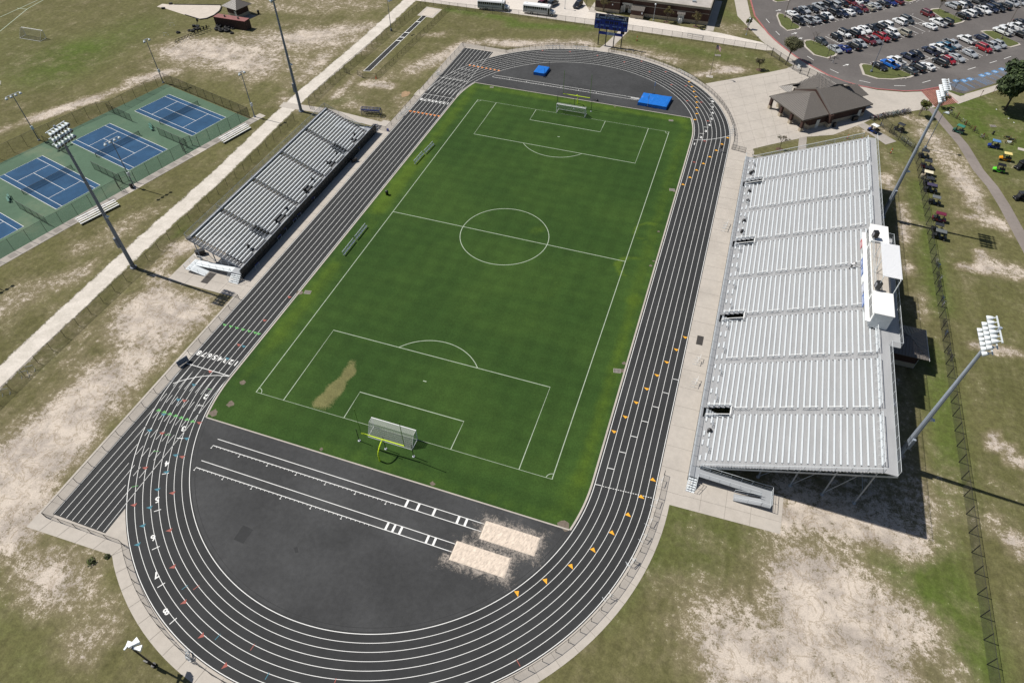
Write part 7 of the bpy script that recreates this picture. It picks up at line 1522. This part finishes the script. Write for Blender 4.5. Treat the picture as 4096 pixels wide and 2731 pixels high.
def tree(name, label, p, h, cr, nleaf, lm, bark='bark', size=.16, group=None, cat='tree', trunks=1, bare=False, lean=(0,0), mulch=False, depth=3):
    o = thing(name, label, cat, (*p,0), 0, group); t = MB(); tips = []
    for k in range(trunks):
        d = Vector((lean[0]+(random.uniform(-.35,.35) if trunks > 1 else random.uniform(-.05,.05)), lean[1]+(random.uniform(-.35,.35) if trunks > 1 else 0), 1)).normalized()
        limbs(t, Vector((0,0,-.05)), d, h*(.30 if not bare else .31), .035*h*((.5 if trunks > 1 else .7) if not bare else .42), depth+(1 if bare and trunks == 1 else 0), tips, .6 if not bare else .8)
    part(o, 'trunk', t, bark)
    zc = h*.68; tips = [v for v in tips if True]
    k = min(1.9, cr*.8/max(.1, max(hypot(v.x,v.y) for v in tips)))
    if nleaf:
        c = MB(); bl = [((v.x*k, v.y*k, min(h-.3, max(h*.36, v.z))), cr*random.uniform(.26,.44), 1.) for v in random.sample(tips, min(len(tips), 16))]
        if not bare: bl += [((random.uniform(-.35,.35)*cr, random.uniform(-.35,.35)*cr, zc+random.uniform(-.15,.15)*h), cr*.5, .9) for _ in range(3)]
        if bare: bl = [((v.x*k, v.y*k, min(h-.1, max(h*.4, v.z))), cr*random.uniform(.13,.24), 1.) for v in random.sample(tips, min(len(tips), 34))]
        leaves(c, bl, nleaf, size); part(o, 'crown', c, lm)
    if mulch: m = MB(); m.lathe([(.9,0),(.7,.05),(0,.08)],(0,0,0),10); part(o, 'mulch_ring', m, 'mulch')
    return o
tree('oak_tree', 'dense round oak tree by the red kerb at the plaza corner', g('03',180,568), 7.2, 3.7, 9000, ['leaf_oak','leaf_oak_light'], size=.13, depth=4)
tree('pine_tree', 'large dark green pine tree at the right frame edge', g('03',2300,800,6.), 11.5, 7., 16000, ['leaf_pine','leaf_pine_light'], size=.34, depth=4)
tree('pine_tree', 'dark bushy pine cut off at the right frame edge below the large one', g('03',2440,1130,3.), 7.5, 4.2, 7000, ['leaf_pine','leaf_pine_light'], size=.28)
tree('small_tree', 'yellow green tree with several stems beside the bicycle rack', g('03',1383,1062), 4.9, 2.1, 1500, ['leaf_yellow','leaf_bush'], 'bark_pale', .16, trunks=3)
tree('small_tree', 'rust tinged tree by the red hatching behind the floodlight mast', g('03',1590,990), 4.4, 2.2, 900, ['leaf_rust','leaf_yellow'], 'bark_pale', .14, trunks=3, bare=True)
tree('bare_tree', 'nearly bare small tree on the grass at the far end of the grandstand', g('03',105,1372), 4.4, 2.0, 160, ['leaf_oak','leaf_rust'], 'twig', .12, bare=True, mulch=True, depth=4)
tree('small_tree', 'small leaning tree on the grass left of the plaza', g('02',2268,642), 4.0, 1.8, 700, ['leaf_oak','leaf_rust'], 'bark', .13, lean=(-.15,0), mulch=True)
tree('shrub', 'bushy light green shrub beside the globe lamp', g('02',2165,268), 3.9, 1.2, 1500, ['leaf_bush','leaf_yellow'], 'bark', .15, cat='shrub', trunks=3, mulch=True)
MY = 'rust tinged trees in front of the school wall'
tree('small_tree', 'rust tinged tree at the left end of the school wall', g('02',835,112), 5.0, 2.6, 1500, ['leaf_rust','leaf_yellow'], 'twig', .09, MY, trunks=4, bare=True); tree('small_tree', 'rust tinged tree in the middle of the school wall', g('02',1415,203), 5.6, 2.8, 1500, ['leaf_rust','leaf_yellow'], 'twig', .09, MY, trunks=4, bare=True, mulch=True); tree('small_tree', 'rust tinged tree near the right corner of the school wall', g('02',1685,245), 5.2, 2.6, 1500, ['leaf_rust','leaf_yellow'], 'twig', .09, MY, trunks=4, bare=True, mulch=True)
CT = 'thin trees on the car park islands'
for lab, c, h, n_ in (('thin bare tree on the long island, left one', (412,408), 4.6, 0),('thin bare tree on the long island, right one', (545,520), 5.2, 0),('thin rusty tree on the upper island', (1560,110), 5.0, 350),('thin green tree on the upper island by the black car', (1705,175), 4.6, 450),('thin bare tree at the end of the accessible bays', (1705,830), 4.4, 0)):
    tree('thin_tree', lab, g('03',*c), h, 1.5, n_, ['leaf_rust','leaf_oak'], 'twig', .13, CT, bare=True)
tree('bare_tree', 'bare trunk between the parked cars and the school wall at the top', g('02',680,55), 5.5, 1.5, 0, None, 'twig', bare=True)
for i, (x, y) in enumerate(((842,455),(985,408))): b = MB(); leaves(b, [((0,0,.15),.8 if i == 0 else .45,1.)], 260, .11); single('weed_clump', ['dark green weed clump on the sand outside the near turn','small weed clump beside the walk outside the near turn'][i], 'plant', b, ['leaf_oak','leaf_bush'], (*g('30',x,y),0))
# ------------------------------------------------------------------ people
def person(label, loc, rz, pose, top, legs, skin, group=None):
    J = dict(pel=(0,0,.95), sp=(.02,0,1.15), ch=(.05,0,1.38), nk=(.07,0,1.52), hd=(.09,0,1.66), cr=(.08,0,1.76), shL=(.05,.17,1.42), shR=(.05,-.17,1.42), hpL=(0,.09,.92), hpR=(0,-.09,.92))
    J.update(pose); E_ = [('pel','sp'),('sp','ch'),('ch','nk'),('nk','hd'),('hd','cr'),('ch','shL'),('ch','shR'),('pel','hpL'),('pel','hpR')]
    for s in 'LR': E_ += [('sh'+s,'el'+s),('el'+s,'wr'+s),('wr'+s,'fi'+s),('hp'+s,'kn'+s),('kn'+s,'an'+s),('an'+s,'to'+s)]
    R_ = dict(pel=.14,sp=.125,ch=.145,nk=.06,hd=.095,cr=.08,sh=.06,hp=.10,el=.045,wr=.032,fi=.028,kn=.06,an=.042,to=.035)
    names = list(J); me = bpy.data.meshes.new('body'); me.from_pydata([J[k] for k in names], [(names.index(a), names.index(c)) for a, c in E_], [])
    o = bpy.data.objects.new('body', me); COL.objects.link(o); md = o.modifiers.new('s','SKIN'); sv = me.skin_vertices[0].data
    for i, k in enumerate(names): r_ = R_.get(k, R_.get(k[:2], .05)); sv[i].radius = (r_, r_); sv[i].use_root = (k == 'pel')
    o.modifiers.new('u','SUBSURF').levels = 2; dg = bpy.context.evaluated_depsgraph_get(); m2 = bpy.data.meshes.new_from_object(o.evaluated_get(dg)); bpy.data.objects.remove(o); bpy.data.meshes.remove(me)
    m2.materials.clear()
    for k in (skin, top, legs, 'cloth_white'): m2.materials.append(M[k])
    P = {k: Vector(v) for k, v in J.items()}
    def near(c):
        best = None
        for a, e in E_: 
            d = P[e]-P[a]; t = max(0,min(1,(c-P[a]).dot(d)/max(1e-6,d.length_squared))); q = (c-P[a]-d*t).length
            if best is None or q < best[0]: best = (q,a,e,t)
        return best
    for p in m2.polygons:
        q, a, e, t = near(p.center); k = a[:2]+e[:2]
        p.material_index = 1 if k in ('pesp','spch','chnk','chsh') or (k == 'shel' and t < .8) else 2 if k in ('pehp','hpkn') or (k == 'knan') else 3 if k == 'anto' else 0
        p.use_smooth = True
    r_ = thing('person', label, 'person', loc, rz, group); link('body', m2, r_)
    b = MB(); c = P['hd']+Vector((-.02,0,.05)); b.lathe([(.10,-.06),(.115,.0),(.10,.07),(.05,.11),(0,.12)],tuple(c),10); part(r_, 'hair', b, 'hair'); return r_
RUN = dict(elL=(-.12,.26,1.18),wrL=(.10,.24,1.08),fiL=(.18,.22,1.12),elR=(.16,-.26,1.18),wrR=(.36,-.2,1.30),fiR=(.42,-.18,1.36),knL=(.32,.09,.62),anL=(.12,.09,.28),toL=(.26,.09,.22),knR=(-.08,-.09,.50),anR=(-.36,-.09,.16),toR=(-.24,-.09,.05))
WALK = dict(elL=(-.06,.24,1.14),wrL=(.02,.25,.9),fiL=(.05,.25,.80),elR=(.10,-.24,1.14),wrR=(.22,-.25,.92),fiR=(.27,-.25,.84),knL=(.14,.09,.50),anL=(.20,.09,.08),toL=(.36,.09,.04),knR=(-.04,-.09,.50),anR=(-.26,-.09,.12),toR=(-.12,-.09,.03))
BEND = dict(sp=(.10,0,1.10),ch=(.30,0,1.25),nk=(.42,0,1.33),hd=(.52,0,1.42),cr=(.56,0,1.52),shL=(.30,.17,1.28),shR=(.30,-.17,1.28),elL=(.46,.25,1.05),wrL=(.62,.24,.96),fiL=(.70,.23,.94),elR=(.44,-.25,1.04),wrR=(.60,-.24,.9),fiR=(.68,-.24,.88),knL=(.28,.09,.62),anL=(.14,.09,.22),toL=(.28,.09,.17),knR=(-.06,-.09,.50),anR=(-.24,-.09,.10),toR=(-.10,-.09,.03))
person('person in black top and grey shorts jogging on the outer lanes of the track', (*g('02',1915,1398),.05), radians(80), RUN, 'cloth_black','cloth_grey','skin')
person('person in white top climbing the top rows of the grandstand beside the press box', (63.75,-.55,ZF+RS*25+.02), radians(10), BEND, 'cloth_white','cloth_black','skin')
person('person in pale clothes walking across the car park lane, left of the two', (*g('03',560,556),.02), radians(-35), WALK, 'cloth_grey','skin_light','skin_light', 'two walkers in the car park'); person('person in dark top walking across the car park lane, right of the two', (*g('03',592,580),.02), radians(-35), WALK, 'cloth_black','cloth_white','skin', 'two walkers in the car park')
# ------------------------------------------------------------------ sky, sun, camera
w = bpy.data.worlds.new('World'); SC.world = w; w.use_nodes = True; nt = w.node_tree
sk = nt.nodes.new('ShaderNodeTexSky'); sk.sky_type = 'NISHITA'; sk.sun_disc = False; sk.sun_elevation = SUN_EL
sd = Vector((-cos(SUN_AZ), -sin(SUN_AZ))); sk.sun_rotation = atan2(sd.x, sd.y)
nt.links.new(sk.outputs[0], nt.nodes['Background'].inputs[0]); nt.nodes['Background'].inputs[1].default_value = .05
su = bpy.data.lights.new('sun', 'SUN'); su.energy = 4.2; su.angle = radians(.5); su.color = (1,.955,.89)
so = bpy.data.objects.new('sun', su); COL.objects.link(so)
dirv = Vector((cos(SUN_EL)*cos(SUN_AZ), cos(SUN_EL)*sin(SUN_AZ), -sin(SUN_EL))); so.rotation_euler = dirv.to_track_quat('-Z','Y').to_euler(); so.location = (-60,0,90)
cd = bpy.data.cameras.new('camera'); co = bpy.data.objects.new('camera', cd); COL.objects.link(co); SC.camera = co
cd.sensor_width = 36; cd.lens = FPX/4096*36; cd.clip_start = 1; cd.clip_end = 6000
mt = Matrix((( AR.x, AU.x, -AF.x, CX), (AR.y, AU.y, -AF.y, CY), (AR.z, AU.z, -AF.z, CZ), (0,0,0,1))); co.matrix_world = mt
SC.render.resolution_x, SC.render.resolution_y = 1024, 682
SC.view_settings.view_transform = 'Standard'; SC.view_settings.look = 'None'; SC.view_settings.exposure = .22; SC.view_settings.gamma = 1.
